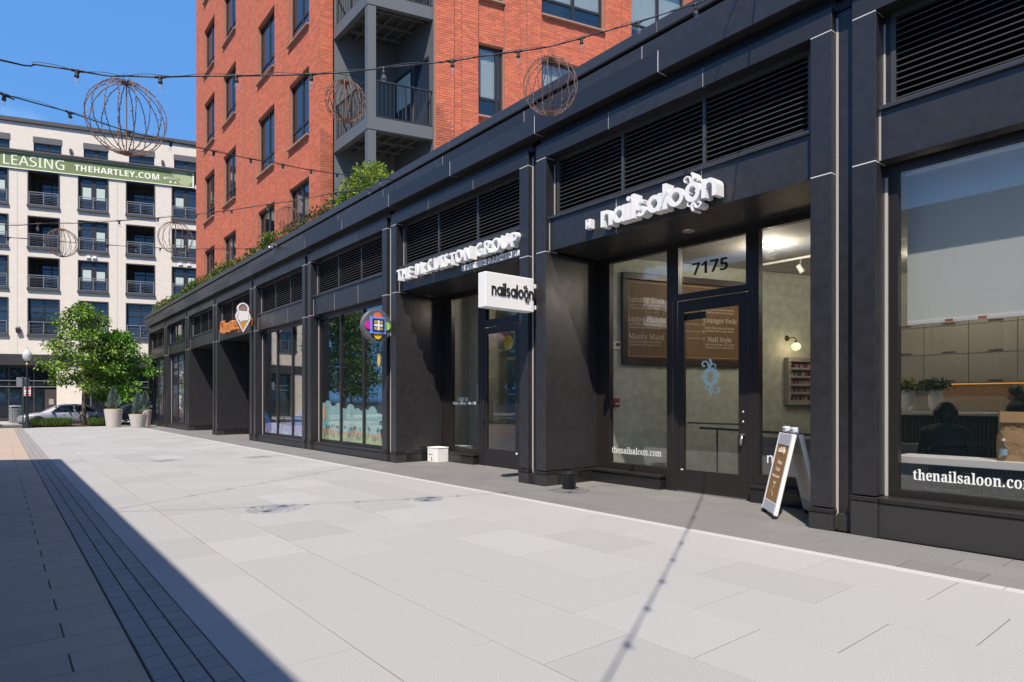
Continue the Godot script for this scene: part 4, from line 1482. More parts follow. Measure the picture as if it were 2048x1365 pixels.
	m.prism(PackedVector2Array(smooth_arc(Vector2(-15.02, 2.58), 0.085, 0.165, 0, TAU * 0.95, 22)), 0.0, 0.002, xf)
	part(b, "window_film", m.done(), M.spot_yellow)


func posters(b: Node3D) -> void:
	# printed panels behind the glass of the last two windows
	for bay in [7, 8]:
		var a := gx(bay) + 0.36
		if bay == 8:
			a = -46.2 + 0.25
		var e := gx(bay - 1) - 0.36
		var u := (e - a - 0.48) / 3.0
		for n in 3:
			var x0 := a + 0.15 + (u + 0.09) * n
			var q := MB.new()
			q.uvquad(Vector3(x0, 0.34, -0.32), Vector3(x0 + u, 0.34, -0.32), Vector3(x0 + u, 4.01, -0.32), Vector3(x0, 4.01, -0.32))
			var pm := mat("print_%d_%d" % [bay, n], Color(0.9, 0.9, 0.9), 0.6)
			pm.albedo_texture = ImageTexture.create_from_image(poster_image(bay, n))
			var p := part(b, "window_print", q.done(), pm)
			if bay == 8 and n == 0:
				for k in 5:
					text(p, "print_lettering", ["WORK", "LIVE", "SHOP", "DINE", "VISIT"][k], font("Droid Sans", 700), 0.3, 0.002, M.white_paint, Vector3(x0 + u / 2, 2.3 - 0.36 * k, -0.316), Basis(), u * 0.6)
			elif bay == 7 and n == 0:
				text(p, "print_lettering", "NOW", font("Droid Sans", 700), 0.42, 0.002, M.white_paint, Vector3(x0 + u / 2, 3.5, -0.316), Basis(), u * 0.55)
				text(p, "print_lettering", "LEASING", font("Droid Sans", 700), 0.28, 0.002, M.white_paint, Vector3(x0 + u / 2, 3.1, -0.316), Basis(), u * 0.7)


func poster_image(bay: int, n: int) -> Image:
	var r := RandomNumberGenerator.new()
	r.seed = bay * 10 + n
	var im := Image.create(96, 256, false, Image.FORMAT_RGB8)
	if bay == 8 and n == 2:
		im.fill(Color(0.80, 0.14, 0.13))
		return im
	if bay == 7 and n == 2:
		im.fill(Color(0.86, 0.87, 0.9))
	else:
		for y in 256:
			for x in 96:
				im.set_pixel(x, y, Color(0.80, 0.82, 0.88).lerp(Color(0.62, 0.74, 0.88), 1.0 - y / 256.0))
	for k in 70:  # photographs of streets and rooms reduced to blocks of tone
		var top := r.randf() < 0.5
		var y := r.randi_range(30, 105) if top else r.randi_range(140, 228)
		var c: Color = [Color(0.35, 0.33, 0.34), Color(0.76, 0.66, 0.54), Color(0.58, 0.60, 0.64), Color(0.86, 0.85, 0.86), Color(0.38, 0.46, 0.34), Color(0.55, 0.38, 0.32)][r.randi() % 6]
		im.fill_rect(Rect2i(r.randi_range(0, 80), y, r.randi_range(4, 26), r.randi_range(3, 26)), c)
	im.fill_rect(Rect2i(0, 106, 96, 5), Color(0.16, 0.2, 0.3))
	im.fill_rect(Rect2i(0, 236, 96, 20), Color(0.2, 0.24, 0.36))
	if bay == 8 and n == 0:
		im.fill_rect(Rect2i(0, 111, 96, 125), Color(0.18, 0.55, 0.52))
	if bay == 7 and n == 0:
		im.fill_rect(Rect2i(0, 20, 60, 86), Color(0.17, 0.23, 0.36))
		im.fill_rect(Rect2i(20, 190, 76, 46), Color(0.66, 0.5, 0.42))
	return im


# ------------------------------------------------------------------ signs on the shop fronts
func nail_word(t: Node3D, m: Material, xf: Transform3D, h: float, depth: float, prefix: String) -> float:  # rounded lower-case letters n a i l s a l o (o) n from strokes; returns the width
	var w := 0.235
	var x := 0.0
	var z1 := depth
	for k in "nailsalo*n".length():
		var ch := "nailsalo*n"[k]
		var b := MB.new()
		var s := func(px: float, py: float) -> Vector2: return Vector2((x + px) * h, py * h)
		var adv := 0.0
		match ch:
			"n":
				b.stroke([s.call(w / 2, 0.0), s.call(w / 2, 1.0)], w * h, 0, z1, xf)
				var arc := [s.call(w / 2 + 0.03, 0.5)]
				for q in 13:
					var a := PI - PI * q / 12.0
					arc.append(s.call(w / 2 + 0.30 + cos(a) * 0.28, 0.57 + sin(a) * 0.31))
				arc.append(s.call(w / 2 + 0.58, 0.0))
				b.stroke(arc, w * h, 0, z1 - 0.003, xf)
				adv = 0.58 + w
			"a":
				var ring := []
				for q in 28:
					ring.append(s.call(0.45 + cos(TAU * q / 28.0) * 0.34, 0.5 + sin(TAU * q / 28.0) * 0.385))
				b.stroke(ring, w * h, 0, z1 - 0.003, xf, true)
				b.stroke([s.call(0.80, 0.0), s.call(0.80, 1.0)], w * h, 0, z1, xf)
				adv = 0.80 + w / 2
			"i":
				b.stroke([s.call(w / 2, 0.0), s.call(w / 2, 1.0)], w * h, 0, z1, xf)
				var dot := PackedVector2Array()
				for q in 16:
					dot.append(s.call(w / 2 + cos(TAU * q / 16.0) * 0.14, 1.27 + sin(TAU * q / 16.0) * 0.14))
				b.prism(dot, 0, z1, xf)
				adv = w
			"l":
				b.stroke([s.call(w / 2, 0.0), s.call(w / 2, 1.45)], w * h, 0, z1, xf)
				adv = w
			"s":
				var c := []
				for q in 17:
					var a := 0.55 + (PI * 1.5 - 0.55) * q / 16.0
					c.append(s.call(0.32 + cos(a) * 0.21, 0.70 + sin(a) * 0.195))
				for q in 17:
					var a := PI * 0.5 - (PI * 1.5 - 0.45) * q / 16.0
					c.append(s.call(0.32 + cos(a) * 0.23, 0.295 + sin(a) * 0.205))
				b.stroke(c, w * 0.86 * h, 0, z1, xf)
				adv = 0.66
			"o":
				var ring := []
				for q in 32:
					ring.append(s.call(0.48 + cos(TAU * q / 32.0) * 0.37, 0.5 + sin(TAU * q / 32.0) * 0.40))
				b.stroke(ring, w * h, 0, z1, xf, true)
				adv = 0.96
			"*":
				adv = 0.86
		if ch == "*":
			ornament(t, m, xf * Transform3D(Basis(), Vector3((x + 0.42) * h, 0.52 * h, 0)), h, 0.0, z1, prefix)
		else:
			part(t, prefix, b.done(), m)
		x += adv + 0.085
	return x * h


func ornament(t: Node3D, m: Material, xf: Transform3D, h: float, z0: float, z1: float, called: String) -> void:  # a ring with keyhole and lozenges between two leafy scrolls
	var b := MB.new()
	var ring := []
	for q in 30:
		var a := TAU * q / 30.0
		ring.append(Vector2(cos(a) * 0.33 * h, sin(a) * 0.43 * h))
	b.stroke(ring, 0.23 * h, z0, z1, xf, true)
	for sd in [-1.0, 1.0]:
		b.prism(PackedVector2Array([Vector2(sd * 0.44, -0.1) * h, Vector2(sd * 0.52, 0.0) * h, Vector2(sd * 0.44, 0.1) * h, Vector2(sd * 0.41, 0.0) * h]), z0, z1 + 0.002, xf)
	# pinched waist of the keyhole
	for sd in [-1.0, 1.0]:
		b.prism(PackedVector2Array([Vector2(sd * 0.24, -0.09) * h, Vector2(sd * 0.24, 0.09) * h, Vector2(sd * 0.11, 0.0) * h]), z0, z1 - 0.002, xf)
	part(t, called, b.done(), m)
	b = MB.new()
	for sd in [-1.0, 1.0]:
		# a long scroll that curls at its end, and a leaf beside it
		var c := []
		for q in 22:
			var a := -0.4 + q * 0.27
			var rr := 0.26 - q * 0.0095
			c.append(Vector2(-0.34 * sd + cos(a + (PI if sd < 0 else 0.0)) * rr * 0.9, (0.72 + 0.0) * sd + sin(a + (PI if sd < 0 else 0.0)) * rr) * h)
		b.stroke(c, 0.075 * h, z0, z1, xf)
		c = []
		for q in 12:
			var k := q / 11.0
			c.append(Vector2(sd * (-0.10 + 0.14 * sin(k * PI * 0.9)), sd * (0.5 + 0.55 * k)) * h)
		b.stroke(c, 0.11 * h, z0, z1 - 0.003, xf)
		c = []
		for q in 12:
			var a := 2.6 - q * 0.32
			c.append(Vector2(sd * (0.17 + cos(a) * 0.12), sd * (0.62 + sin(a) * 0.12)) * h)
		b.stroke(c, 0.06 * h, z0, z1 - 0.006, xf)
	part(t, called + "_scroll", b.done(), m)


func shop_signs() -> void:
	var white: Material = M.white_paint
	var b: Node3D = get_node("shop_building")
	# raised letters over the salon
	var t := thing("channel_letter_sign", "raised white lower-case nailsaloon letters with scrolled ornament on black fascia", "sign")
	var h := 0.25
	nail_word(t, white, Transform3D(Basis.from_scale(Vector3(1.106, 1, 1)), Vector3(-6.76, 4.225, -0.055)), h, 0.185, "letter")
	var sp := thing("speaker_box", "small white box on the black fascia beside the raised salon letters", "box")
	span(sp, "housing", Vector3(-7.20, 4.31, -0.09), Vector3(-7.09, 4.46, 0.02), white, 0.004)
	var q := MB.new()
	q.stroke(smooth_arc(Vector2(-7.145, 4.355), 0.022, 0.024, PI, TAU, 10), 0.008, 0.02, 0.022)
	q.prism(PackedVector2Array(smooth_arc(Vector2(-7.145, 4.435), 0.012, 0.012, 0, TAU * 0.93, 12)), 0.02, 0.022)
	part(sp, "mark", q.done(), M.black_vinyl)
	# clinic letters
	t = thing("channel_letter_sign", "raised white capitals THE McCUISTON GROUP over the clinic entrance", "sign")
	var f := font("Droid Sans", 700)
	letters(t, "letter", "THE McCUISTON GROUP", f, 0.36, 0.16, white, Vector3(-13.37, 4.365, 0.01), Basis(), 4.52, 0.05)
	letters(t, "small_letter", "PEDIATRICS & LACTATION", f, 0.15, 0.07, white, Vector3(-10.80, 4.205, -0.045), Basis(), 1.92, 0.02)
	# projecting salon sign
	t = thing("projecting_sign", "white box sign with black nailsaloon lettering projecting from the pilaster", "sign")
	span(t, "box", Vector3(-8.58, 3.075, 0.11), Vector3(-8.37, 3.665, 1.18), white, 0.008)
	for y in [3.17, 3.55]:
		span(t, "bracket", Vector3(-8.52, y - 0.035, 0.0), Vector3(-8.43, y + 0.035, 0.115), white, 0.004)
	var sb := Basis(Vector3(0, 0, -1), Vector3.UP, Vector3(1, 0, 0))
	nail_word(t, M.black_vinyl, Transform3D(sb * Basis.from_scale(Vector3(0.81, 1, 1)), Vector3(-8.3695, 3.285, 1.055)), 0.155, 0.012, "letter")
	nail_word(t, M.black_vinyl, Transform3D(Basis(Vector3(0, 0, 1), Vector3.UP, Vector3(-1, 0, 0)) * Basis.from_scale(Vector3(0.81, 1, 1)), Vector3(-8.5805, 3.285, 0.235)), 0.155, 0.012, "letter")
	# round clinic sign
	t = thing("projecting_sign", "round grey sign with a coloured house emblem projecting beside the mural window", "sign", Vector3(-13.78, 3.31, 0.42))
	var db := Basis(Vector3(0, 0, -1), Vector3.UP, Vector3(1, 0, 0))
	q = MB.new()
	q.lathe([Vector2(0.0, -0.08), Vector2(0.375, -0.08), Vector2(0.385, -0.07), Vector2(0.385, 0.07), Vector2(0.375, 0.08), Vector2(0.0, 0.08)], 48, Vector3.ZERO, db * Basis(Vector3.RIGHT, PI / 2))
	part(t, "disc", q.done(), mat("sign_grey", Color(0.11, 0.112, 0.125), 0.45))
	span(t, "bracket", Vector3(-0.03, -0.05, -0.42), Vector3(0.03, 0.05, -0.38), M.dark_metal, 0.003)
	for e in [[0.0, 0.215, "spot_orange"], [-0.235, 0.0, "spot_magenta"], [0.235, 0.0, "spot_green"], [0.0, -0.23, "spot_yellow"]]:
		q = MB.new()
		q.prism(PackedVector2Array(smooth_arc(Vector2(e[0], e[1]), 0.098, 0.098, 0, TAU * 0.97, 26)), 0.081, 0.105, Transform3D(db, Vector3.ZERO))
		part(t, "petal", q.done(), M[e[2]])
	bx(t, "house_border", db * Vector3(0, 0, 0.1), Vector3(0.06, 0.4, 0.4), mat("emblem_blue", Color(0.14, 0.27, 0.72), 0.5), 0.004)
	bx(t, "house_field", db * Vector3(0, 0, 0.1315), Vector3(0.006, 0.31, 0.31), mat("emblem_navy", Color(0.01, 0.02, 0.14), 0.5), 0.0)
	bx(t, "cross_bar", db * Vector3(0, 0, 0.137), Vector3(0.006, 0.24, 0.05), M.white_paint, 0.0)
	bx(t, "cross_bar", db * Vector3(0, 0, 0.138), Vector3(0.006, 0.05, 0.23), M.white_paint, 0.0)
	for e in [[-1, -1], [1, -1], [-1, 1], [1, 1]]:
		for k in 4:
			bx(t, "window_light", db * Vector3(e[0] * 0.078 + (k % 2 - 0.5) * 0.034, e[1] * 0.078 + (k / 2 - 0.5) * 0.034, 0.137), Vector3(0.005, 0.03, 0.03), M.emblem_gold, 0.0)
	# ice cream shop: orange script letters and a projecting cone
	t = thing("channel_letter_sign", "raised orange Charmery script letters over the ice cream shop entrance", "sign")
	letters(t, "letter", "Charmery", font("Droid Serif", 700), 0.72, 0.08, M.sign_orange, Vector3(-29.0, 4.40, 0.02), Basis(), 2.95, 0.08)
	t = thing("projecting_sign", "ice cream cone sign with brown and white scoops over a waffle cone", "sign", Vector3(-24.72, 4.1, 0.36))
	var cb := Basis(Vector3(0, 0, -1), Vector3.UP, Vector3(1, 0, 0))
	var cx := Transform3D(cb, Vector3.ZERO)
	var outline := PackedVector2Array([Vector2(0.0, 0.0)])
	outline.append_array(PackedVector2Array([Vector2(0.2, 0.40), Vector2(0.235, 0.47)]))
	outline.append_array(PackedVector2Array(smooth_arc(Vector2(0, 0.56), 0.24, 0.2, -0.3, 0.45, 6)))
	outline.append_array(PackedVector2Array(smooth_arc(Vector2(0, 0.86), 0.185, 0.2, -0.45, PI + 0.45, 18)))
	outline.append_array(PackedVector2Array(smooth_arc(Vector2(0, 0.56), 0.24, 0.2, PI - 0.45, PI + 0.3, 6)))
	outline.append(Vector2(-0.2, 0.40))
	q = MB.new()
	q.prism(outline, -0.12, 0.10, cx)
	part(t, "body", q.done(), mat("sign_brown_edge", Color(0.30, 0.19, 0.16), 0.5))
	q = MB.new()
	var rim := []
	for p2 in outline:
		rim.append(p2)
	q.stroke(rim, 0.05, 0.101, 0.13, cx, true)
	part(t, "rim", q.done(), M.white_paint)
	q = MB.new()
	var scoop := PackedVector2Array(smooth_arc(Vector2(0, 0.84), 0.15, 0.17, -0.2, PI + 0.2, 18))
	q.prism(scoop, 0.101, 0.112, cx)
	part(t, "scoop", q.done(), mat("chocolate", Color(0.33, 0.19, 0.165), 0.6))
	q = MB.new()
	q.prism(PackedVector2Array([Vector2(-0.17, 0.44), Vector2(-0.1, 0.40), Vector2(-0.07, 0.33), Vector2(-0.04, 0.41), Vector2(0.17, 0.44), Vector2(0.2, 0.55), Vector2(0.15, 0.78), Vector2(-0.15, 0.78), Vector2(-0.2, 0.55)]), 0.1135, 0.122, cx)
	part(t, "scoop", q.done(), M.white_paint)
	q = MB.new()
	q.prism(PackedVector2Array([Vector2(0.0, 0.03), Vector2(0.17, 0.43), Vector2(-0.17, 0.43)]), 0.101, 0.111, cx)
	part(t, "cone", q.done(), mat("waffle", Color(0.62, 0.37, 0.10), 0.6))
	q = MB.new()
	for k in 4:
		q.stroke([Vector2(-0.15 + 0.09 * k, 0.39), Vector2(0.03 + 0.035 * k, 0.09 + 0.07 * k)], 0.014, 0.1115, 0.113 + 0.0002 * k, cx)
		q.stroke([Vector2(0.15 - 0.09 * k, 0.39), Vector2(-0.03 - 0.035 * k, 0.09 + 0.07 * k)], 0.014, 0.1125, 0.1142 + 0.0002 * k, cx)
	part(t, "waffle_line", q.done(), M.sign_orange)
	span(t, "bracket", Vector3(-0.06, 0.28, -0.36), Vector3(0.06, 0.55, -0.24), M.sign_orange, 0.004)
	# lettering on the glass
	var sf := font("Droid Serif", 700)
	text(b, "window_lettering", "thenailsaloon.com", sf, 0.155, 0.002, M.white_vinyl, Vector3(-2.545, 0.700, -0.292), Basis(), 1.06, -1)
	text(b, "window_lettering", "thenailsaloon.com", font("Droid Serif", 400), 0.155, 0.002, M.white_vinyl, Vector3(-7.83, 0.605, -1.338), Basis(), 1.12, -1)
	text(b, "window_lettering", "7175", font("Droid Sans", 700), 0.27, 0.002, M.black_vinyl, Vector3(-5.77, 3.65, -1.338), Basis(), 0.655)
	text(b, "window_lettering", "n", font("Droid Sans", 400), 0.21, 0.002, M.white_vinyl, Vector3(-4.755, 0.645, -1.338), Basis())
	text(b, "window_lettering", "ail", font("Droid Sans", 400), 0.21, 0.002, M.white_vinyl, Vector3(-4.66, 0.66, -1.338), Basis(), 0.2, -1)
	text(b, "window_lettering", "s", font("Droid Sans", 400), 0.21, 0.002, M.white_vinyl, Vector3(-4.37, 0.64, -1.338), Basis())
	ornament(b, M.mint_vinyl, Transform3D(Basis.from_scale(Vector3(1.15, 1, 1)), Vector3(-5.745, 1.885, -1.325)), 0.275, 0.0, 0.012, "door_emblem")


# ------------------------------------------------------------------ festoon lights over the plaza
func wire_globe(at: Vector3, d: float, hang: float, label: String, seed_n: int) -> void:
	var t := thing("wire_globe", label, "globe ornament", at, seed_n * 1.3, "twig globes hung from the light strings")
	var r := RandomNumberGenerator.new()
	r.seed = seed_n
	var n := 16
	for k in n:
		var b := MB.new()
		b.weld = false
		var path := []
		for q in 19:
			var a := lerpf(0.10, PI - 0.08, q / 18.0)
			path.append(Vector3(sin(a) * d / 2 * (1 + r.randf_range(-0.006, 0.006)), cos(a) * d / 2, r.randf_range(-0.004, 0.004)))
		b.tube(path, 0.0045, 5)
		for q in range(1, 18):
			for e in 2:
				if r.randf() < 0.75:
					var dir := Vector3(r.randf_range(-1, 1), r.randf_range(-1, 1), r.randf_range(-1, 1)).normalized()
					var p0: Vector3 = path[q] + (path[q + 1 if q < 18 else q] - path[q]) * r.randf()
					b.tube([p0, p0 + dir * r.randf_range(0.012, 0.024)], [0.0035, 0.002], 4)
		part(t, "rib", b.done(), M.twig, Vector3.ZERO, Basis(Vector3.UP, TAU * k / n + r.randf_range(-0.06, 0.06)))
	var hub := MB.new()
	hub.weld = false
	for q in 46:
		var dir := Vector3(r.randf_range(-1, 1), r.randf_range(-0.25, 0.25), r.randf_range(-1, 1)).normalized()
		var p0 := Vector3(r.randf_range(-0.03, 0.03), d / 2 - 0.01, r.randf_range(-0.03, 0.03))
		hub.tube([p0, p0 + dir * r.randf_range(0.03, 0.1) * d / 0.65], [0.004, 0.002], 4)
	part(t, "crown_tangle", hub.done(), M.twig)
	var bm := MB.new()
	bm.lathe([Vector2(0.0, -d / 2 - 0.012), Vector2(0.045, -d / 2 - 0.008), Vector2(0.05, -d / 2 + 0.012), Vector2(0.0, -d / 2 + 0.016)], 14)
	part(t, "base_disc", bm.done(), M.twig)
	bm = MB.new()
	bm.tube([Vector3(0, -d / 2, 0), Vector3(0.002, 0, 0.003), Vector3(0, d / 2, 0)], 0.006, 6)
	part(t, "centre_rod", bm.done(), M.twig)
	bm = MB.new()
	bm.tube([Vector3(0, d / 2 - 0.01, 0), Vector3(0.025, d / 2 + hang * 0.5, 0.01), Vector3(0, d / 2 + hang, 0)], 0.003, 4)
	bm.tube([Vector3(0.01, d / 2 - 0.01, 0), Vector3(-0.03, d / 2 + hang * 0.5, -0.015), Vector3(-0.02, d / 2 + hang, 0)], 0.003, 4)
	part(t, "hanger", bm.done(), M.twig)


func festoon(label: String, pts: Array, bulbs: Array, before: Array, after: Array) -> void:
	var t := thing("string_light", label, "string lights", Vector3.ZERO, 0.0, "festoon strings across the plaza")
	var path := []
	path.append_array(before)
	path.append_array(pts)
	path.append_array(after)
	# soften the corners of the run
	var fine := []
	for i in path.size() - 1:
		var p0: Vector3 = path[maxi(i - 1, 0)]
		var p3: Vector3 = path[mini(i + 2, path.size() - 1)]
		for k in 4:
			fine.append(path[i].cubic_interpolate(path[i + 1], p0, p3, k / 4.0))
	fine.append(path[path.size() - 1])
	var b := MB.new()
	b.tube(fine, 0.0075, 6)
	part(t, "cable", b.done(true), M.cable)
	b = MB.new()
	var wire := []
	for i in fine.size():
		wire.append(fine[i] + Vector3(0.01, 0.012 + 0.012 * sin(i * 0.9), 0.008 * cos(i * 1.7)))
	b.tube(wire, 0.003, 4)
	part(t, "support_wire", b.done(), M.wire)
	for k in bulbs:
		var p: Vector3 = pts[k]
		var d: Vector3 = (pts[mini(k + 1, pts.size() - 1)] - pts[maxi(k - 1, 0)]).normalized()
		var lean := Basis.from_euler(Vector3(rng.randf_range(-0.15, 0.15), rng.randf_range(0, 6), rng.randf_range(-0.15, 0.15)))
		var s := part(t, "light_socket", M_socket(), M.black_rubber, p, lean)
		var tie := MB.new()
		tie.tube([p - d * 0.05 - s.position, p + d * 0.05 - s.position], 0.013, 6)
		part(s, "cable_tie", tie.done(), M.black_rubber, Vector3.ZERO, lean.inverse())
		part(s, "bulb", M_bulb(), M.bulb_glass)
		part(s, "filament", M_filament(), M.filament)


var socket_mesh: ArrayMesh
var bulb_mesh: ArrayMesh
var filament_mesh: ArrayMesh


func M_socket() -> ArrayMesh:
	if socket_mesh == null:
		var b := MB.new()
		b.lathe([Vector2(0.0, -0.07), Vector2(0.016, -0.07), Vector2(0.021, -0.064), Vector2(0.021, -0.052), Vector2(0.018, -0.048), Vector2(0.018, -0.02), Vector2(0.023, -0.01), Vector2(0.02, 0.008), Vector2(0.0, 0.012)], 10)
		socket_mesh = b.done(true)
	return socket_mesh


func M_bulb() -> ArrayMesh:
	if bulb_mesh == null:
		var b := MB.new()
		b.lathe([Vector2(0.0, -0.152), Vector2(0.016, -0.148), Vector2(0.027, -0.132), Vector2(0.029, -0.116), Vector2(0.022, -0.092), Vector2(0.013, -0.072), Vector2(0.011, -0.066)], 14)
		bulb_mesh = b.done(true)
	return bulb_mesh


func M_filament() -> ArrayMesh:
	if filament_mesh == null:
		var b := MB.new()
		b.tube([Vector3(0.004, -0.066, 0), Vector3(0.008, -0.105, 0), Vector3(0.0, -0.12, 0.006), Vector3(-0.008, -0.105, 0), Vector3(-0.004, -0.066, 0)], 0.0016, 4)
		filament_mesh = b.done()
	return filament_mesh


func string_lights() -> void:
	# the one over the viewer's head: seen only by its shadow on the paving
	var p0 := []
	for k in 15:
		var u := k / 14.0
		p0.append(Vector3(lerpf(1.0, -4.1, u), lerpf(6.1, 6.88, u) - 0.55 * sin(PI * u), lerpf(9.2, 0.15, u)))
	festoon("festoon string nearest the nail salon, strung to its own fascia joint", p0, range(1, 14), [], [])
	festoon("festoon string carrying three twig globes toward the fascia above the nail salon", [
		Vector3(-7.51, 4.66, 7.44), Vector3(-7.39, 4.66, 7.17), Vector3(-7.26, 4.65, 6.87), Vector3(-7.16, 4.64, 6.63), Vector3(-7.1, 4.66, 6.49), Vector3(-6.98, 4.69, 6.22), Vector3(-6.88, 4.74, 5.97),
		Vector3(-6.71, 4.8, 5.59), Vector3(-6.58, 4.85, 5.29), Vector3(-6.42, 4.92, 4.92), Vector3(-6.28, 4.99, 4.6), Vector3(-6.12, 5.09, 4.24), Vector3(-5.99, 5.18, 3.92), Vector3(-5.83, 5.28, 3.55), Vector3(-5.7, 5.38, 3.25),
		Vector3(-5.52, 5.5, 2.85), Vector3(-5.37, 5.62, 2.49), Vector3(-5.22, 5.78, 2.13), Vector3(-5.06, 5.94, 1.78), Vector3(-4.92, 6.09, 1.45), Vector3(-4.73, 6.31, 1.01), Vector3(-4.61, 6.44, 0.74), Vector3(-4.53, 6.55, 0.55)],
		[2, 5, 7, 9, 11, 13, 15, 17, 19, 21], [Vector3(-8.25, 4.95, 9.2)], [Vector3(-4.36, 6.8, 0.14)])
	festoon("festoon string without globes slanting down from the mural windows' fascia", [
		Vector3(-8.86, 4.86, 7.44), Vector3(-8.88, 4.87, 7.4), Vector3(-9.07, 4.93, 7.1), Vector3(-9.26, 4.99, 6.79), Vector3(-9.47, 5.03, 6.45), Vector3(-9.68, 5.08, 6.12), Vector3(-9.85, 5.14, 5.83), Vector3(-10.04, 5.21, 5.54),
		Vector3(-10.27, 5.3, 5.17), Vector3(-10.45, 5.37, 4.87), Vector3(-10.87, 5.54, 4.2), Vector3(-11.3, 5.73, 3.51), Vector3(-11.72, 5.91, 2.83), Vector3(-12.16, 6.13, 2.11), Vector3(-12.62, 6.36, 1.38), Vector3(-13.06, 6.6, 0.67)],
		[1, 3, 5, 7, 9, 10, 11, 12, 13, 14, 15], [Vector3(-8.2, 4.75, 8.5), Vector3(-7.8, 4.85, 9.2)], [Vector3(-13.40, 6.78, 0.14)])
	festoon("festoon string carrying three twig globes in front of the cream apartment building", [
		Vector3(-16.08, 5.0, 7.43), Vector3(-15.9, 5.09, 6.83), Vector3(-15.78, 5.14, 6.43), Vector3(-15.7, 5.18, 6.15), Vector3(-15.5, 5.3, 5.49), Vector3(-15.3, 5.44, 4.8), Vector3(-15.2, 5.52, 4.47), Vector3(-15.09, 5.6, 4.1),
		Vector3(-14.88, 5.78, 3.41), Vector3(-14.67, 6.0, 2.69), Vector3(-14.54, 6.12, 2.25), Vector3(-14.45, 6.21, 1.97), Vector3(-14.23, 6.46, 1.23), Vector3(-14.01, 6.66, 0.49)],
		[1, 3, 4, 5, 7, 8, 9, 11, 12, 13], [Vector3(-16.5, 5.0, 8.6), Vector3(-16.7, 5.1, 9.2)], [Vector3(-13.88, 6.76, 0.14)])
	festoon("farthest festoon string, without globes, tied off near the ice cream shop", [
		Vector3(-17.23, 5.0, 7.43), Vector3(-17.31, 5.02, 7.29), Vector3(-17.7, 5.14, 6.65), Vector3(-18.1, 5.26, 6.01), Vector3(-18.51, 5.39, 5.35), Vector3(-18.92, 5.53, 4.69), Vector3(-19.32, 5.67, 4.04), Vector3(-19.74, 5.83, 3.37),
		Vector3(-19.95, 5.92, 3.02), Vector3(-20.59, 6.2, 1.98), Vector3(-21.03, 6.4, 1.28), Vector3(-21.44, 6.6, 0.62)],
		[1, 2, 4, 5, 6, 7, 9, 10, 11], [Vector3(-16.5, 4.9, 8.6), Vector3(-16.2, 5.0, 9.2)], [Vector3(-21.72, 6.75, 0.14)])
	wire_globe(Vector3(-7.1, 4.25, 6.49), 0.69, 0.09, "largest twig globe against the blue sky, lowest on its string", 1)
	wire_globe(Vector3(-6.30, 4.69, 4.59), 0.42, 0.1, "small twig globe before the brick tower's balcony", 2)
	wire_globe(Vector3(-5.37, 5.16, 2.49), 0.63, 0.13, "twig globe overlapping the black roof edge above the salon", 3)
	wire_globe(Vector3(-15.79, 4.74, 6.45), 0.56, 0.1, "twig globe before the second window column of the cream building", 4)
	wire_globe(Vector3(-15.2, 5.05, 4.48), 0.68, 0.11, "twig globe just beside the brick tower's far edge", 5)
	wire_globe(Vector3(-14.54, 5.74, 2.26), 0.52, 0.1, "twig globe nearly lost before the tower's lowest window", 6)
	for q in [["pair of small spotlights clamped to the fascia where the farthest string ends", Vector3(-21.6, 6.74, 0.16)]]:
		var t := thing("flood_light", q[0], "spotlight", q[1])
		for k in 2:
			var s := MB.new()
			s.lathe([Vector2(0.0, -0.09), Vector2(0.05, -0.08), Vector2(0.075, 0.07), Vector2(0.068, 0.07), Vector2(0.05, 0.03), Vector2(0.0, 0.02)], 14, Vector3(-0.12 + 0.24 * k, 0, 0.1), Basis(Vector3.RIGHT, 1.2 + 0.5 * k))
			part(t, "lamp_head", s.done(true), M.steel)
		bx(t, "bracket", Vector3(0, 0, 0.01), Vector3(0.3, 0.04, 0.06), M.dark_metal)


# ------------------------------------------------------------------ the brick tower behind the shops
func sash(root: Node, xf: Transform3D, w: float, h: float, blind: float, gm: Material, split := 0.52) -> void:  # a two-light window with a low transom, centred at its foot
	var bar := 0.055
	var c := -w / 2 + w * split
	var ty := h * 0.27
	window(root, "window", xf, Rect2(-w / 2, 0, w, h), [[-w / 2 + bar * 1.5, c - bar], [c + bar, w / 2 - bar * 1.5]], [[bar * 1.5, ty - bar * 0.7], [ty + bar * 0.7, h - bar * 1.5]], 0.06, 0.035, M.dark_metal, gm)
	if blind > 0.0:
		bx(root, "blind", xf * Vector3(0, h - bar - blind / 2, -0.10), Vector3(w - 0.12, blind, 0.01), M.blind, 0.0, xf.basis)


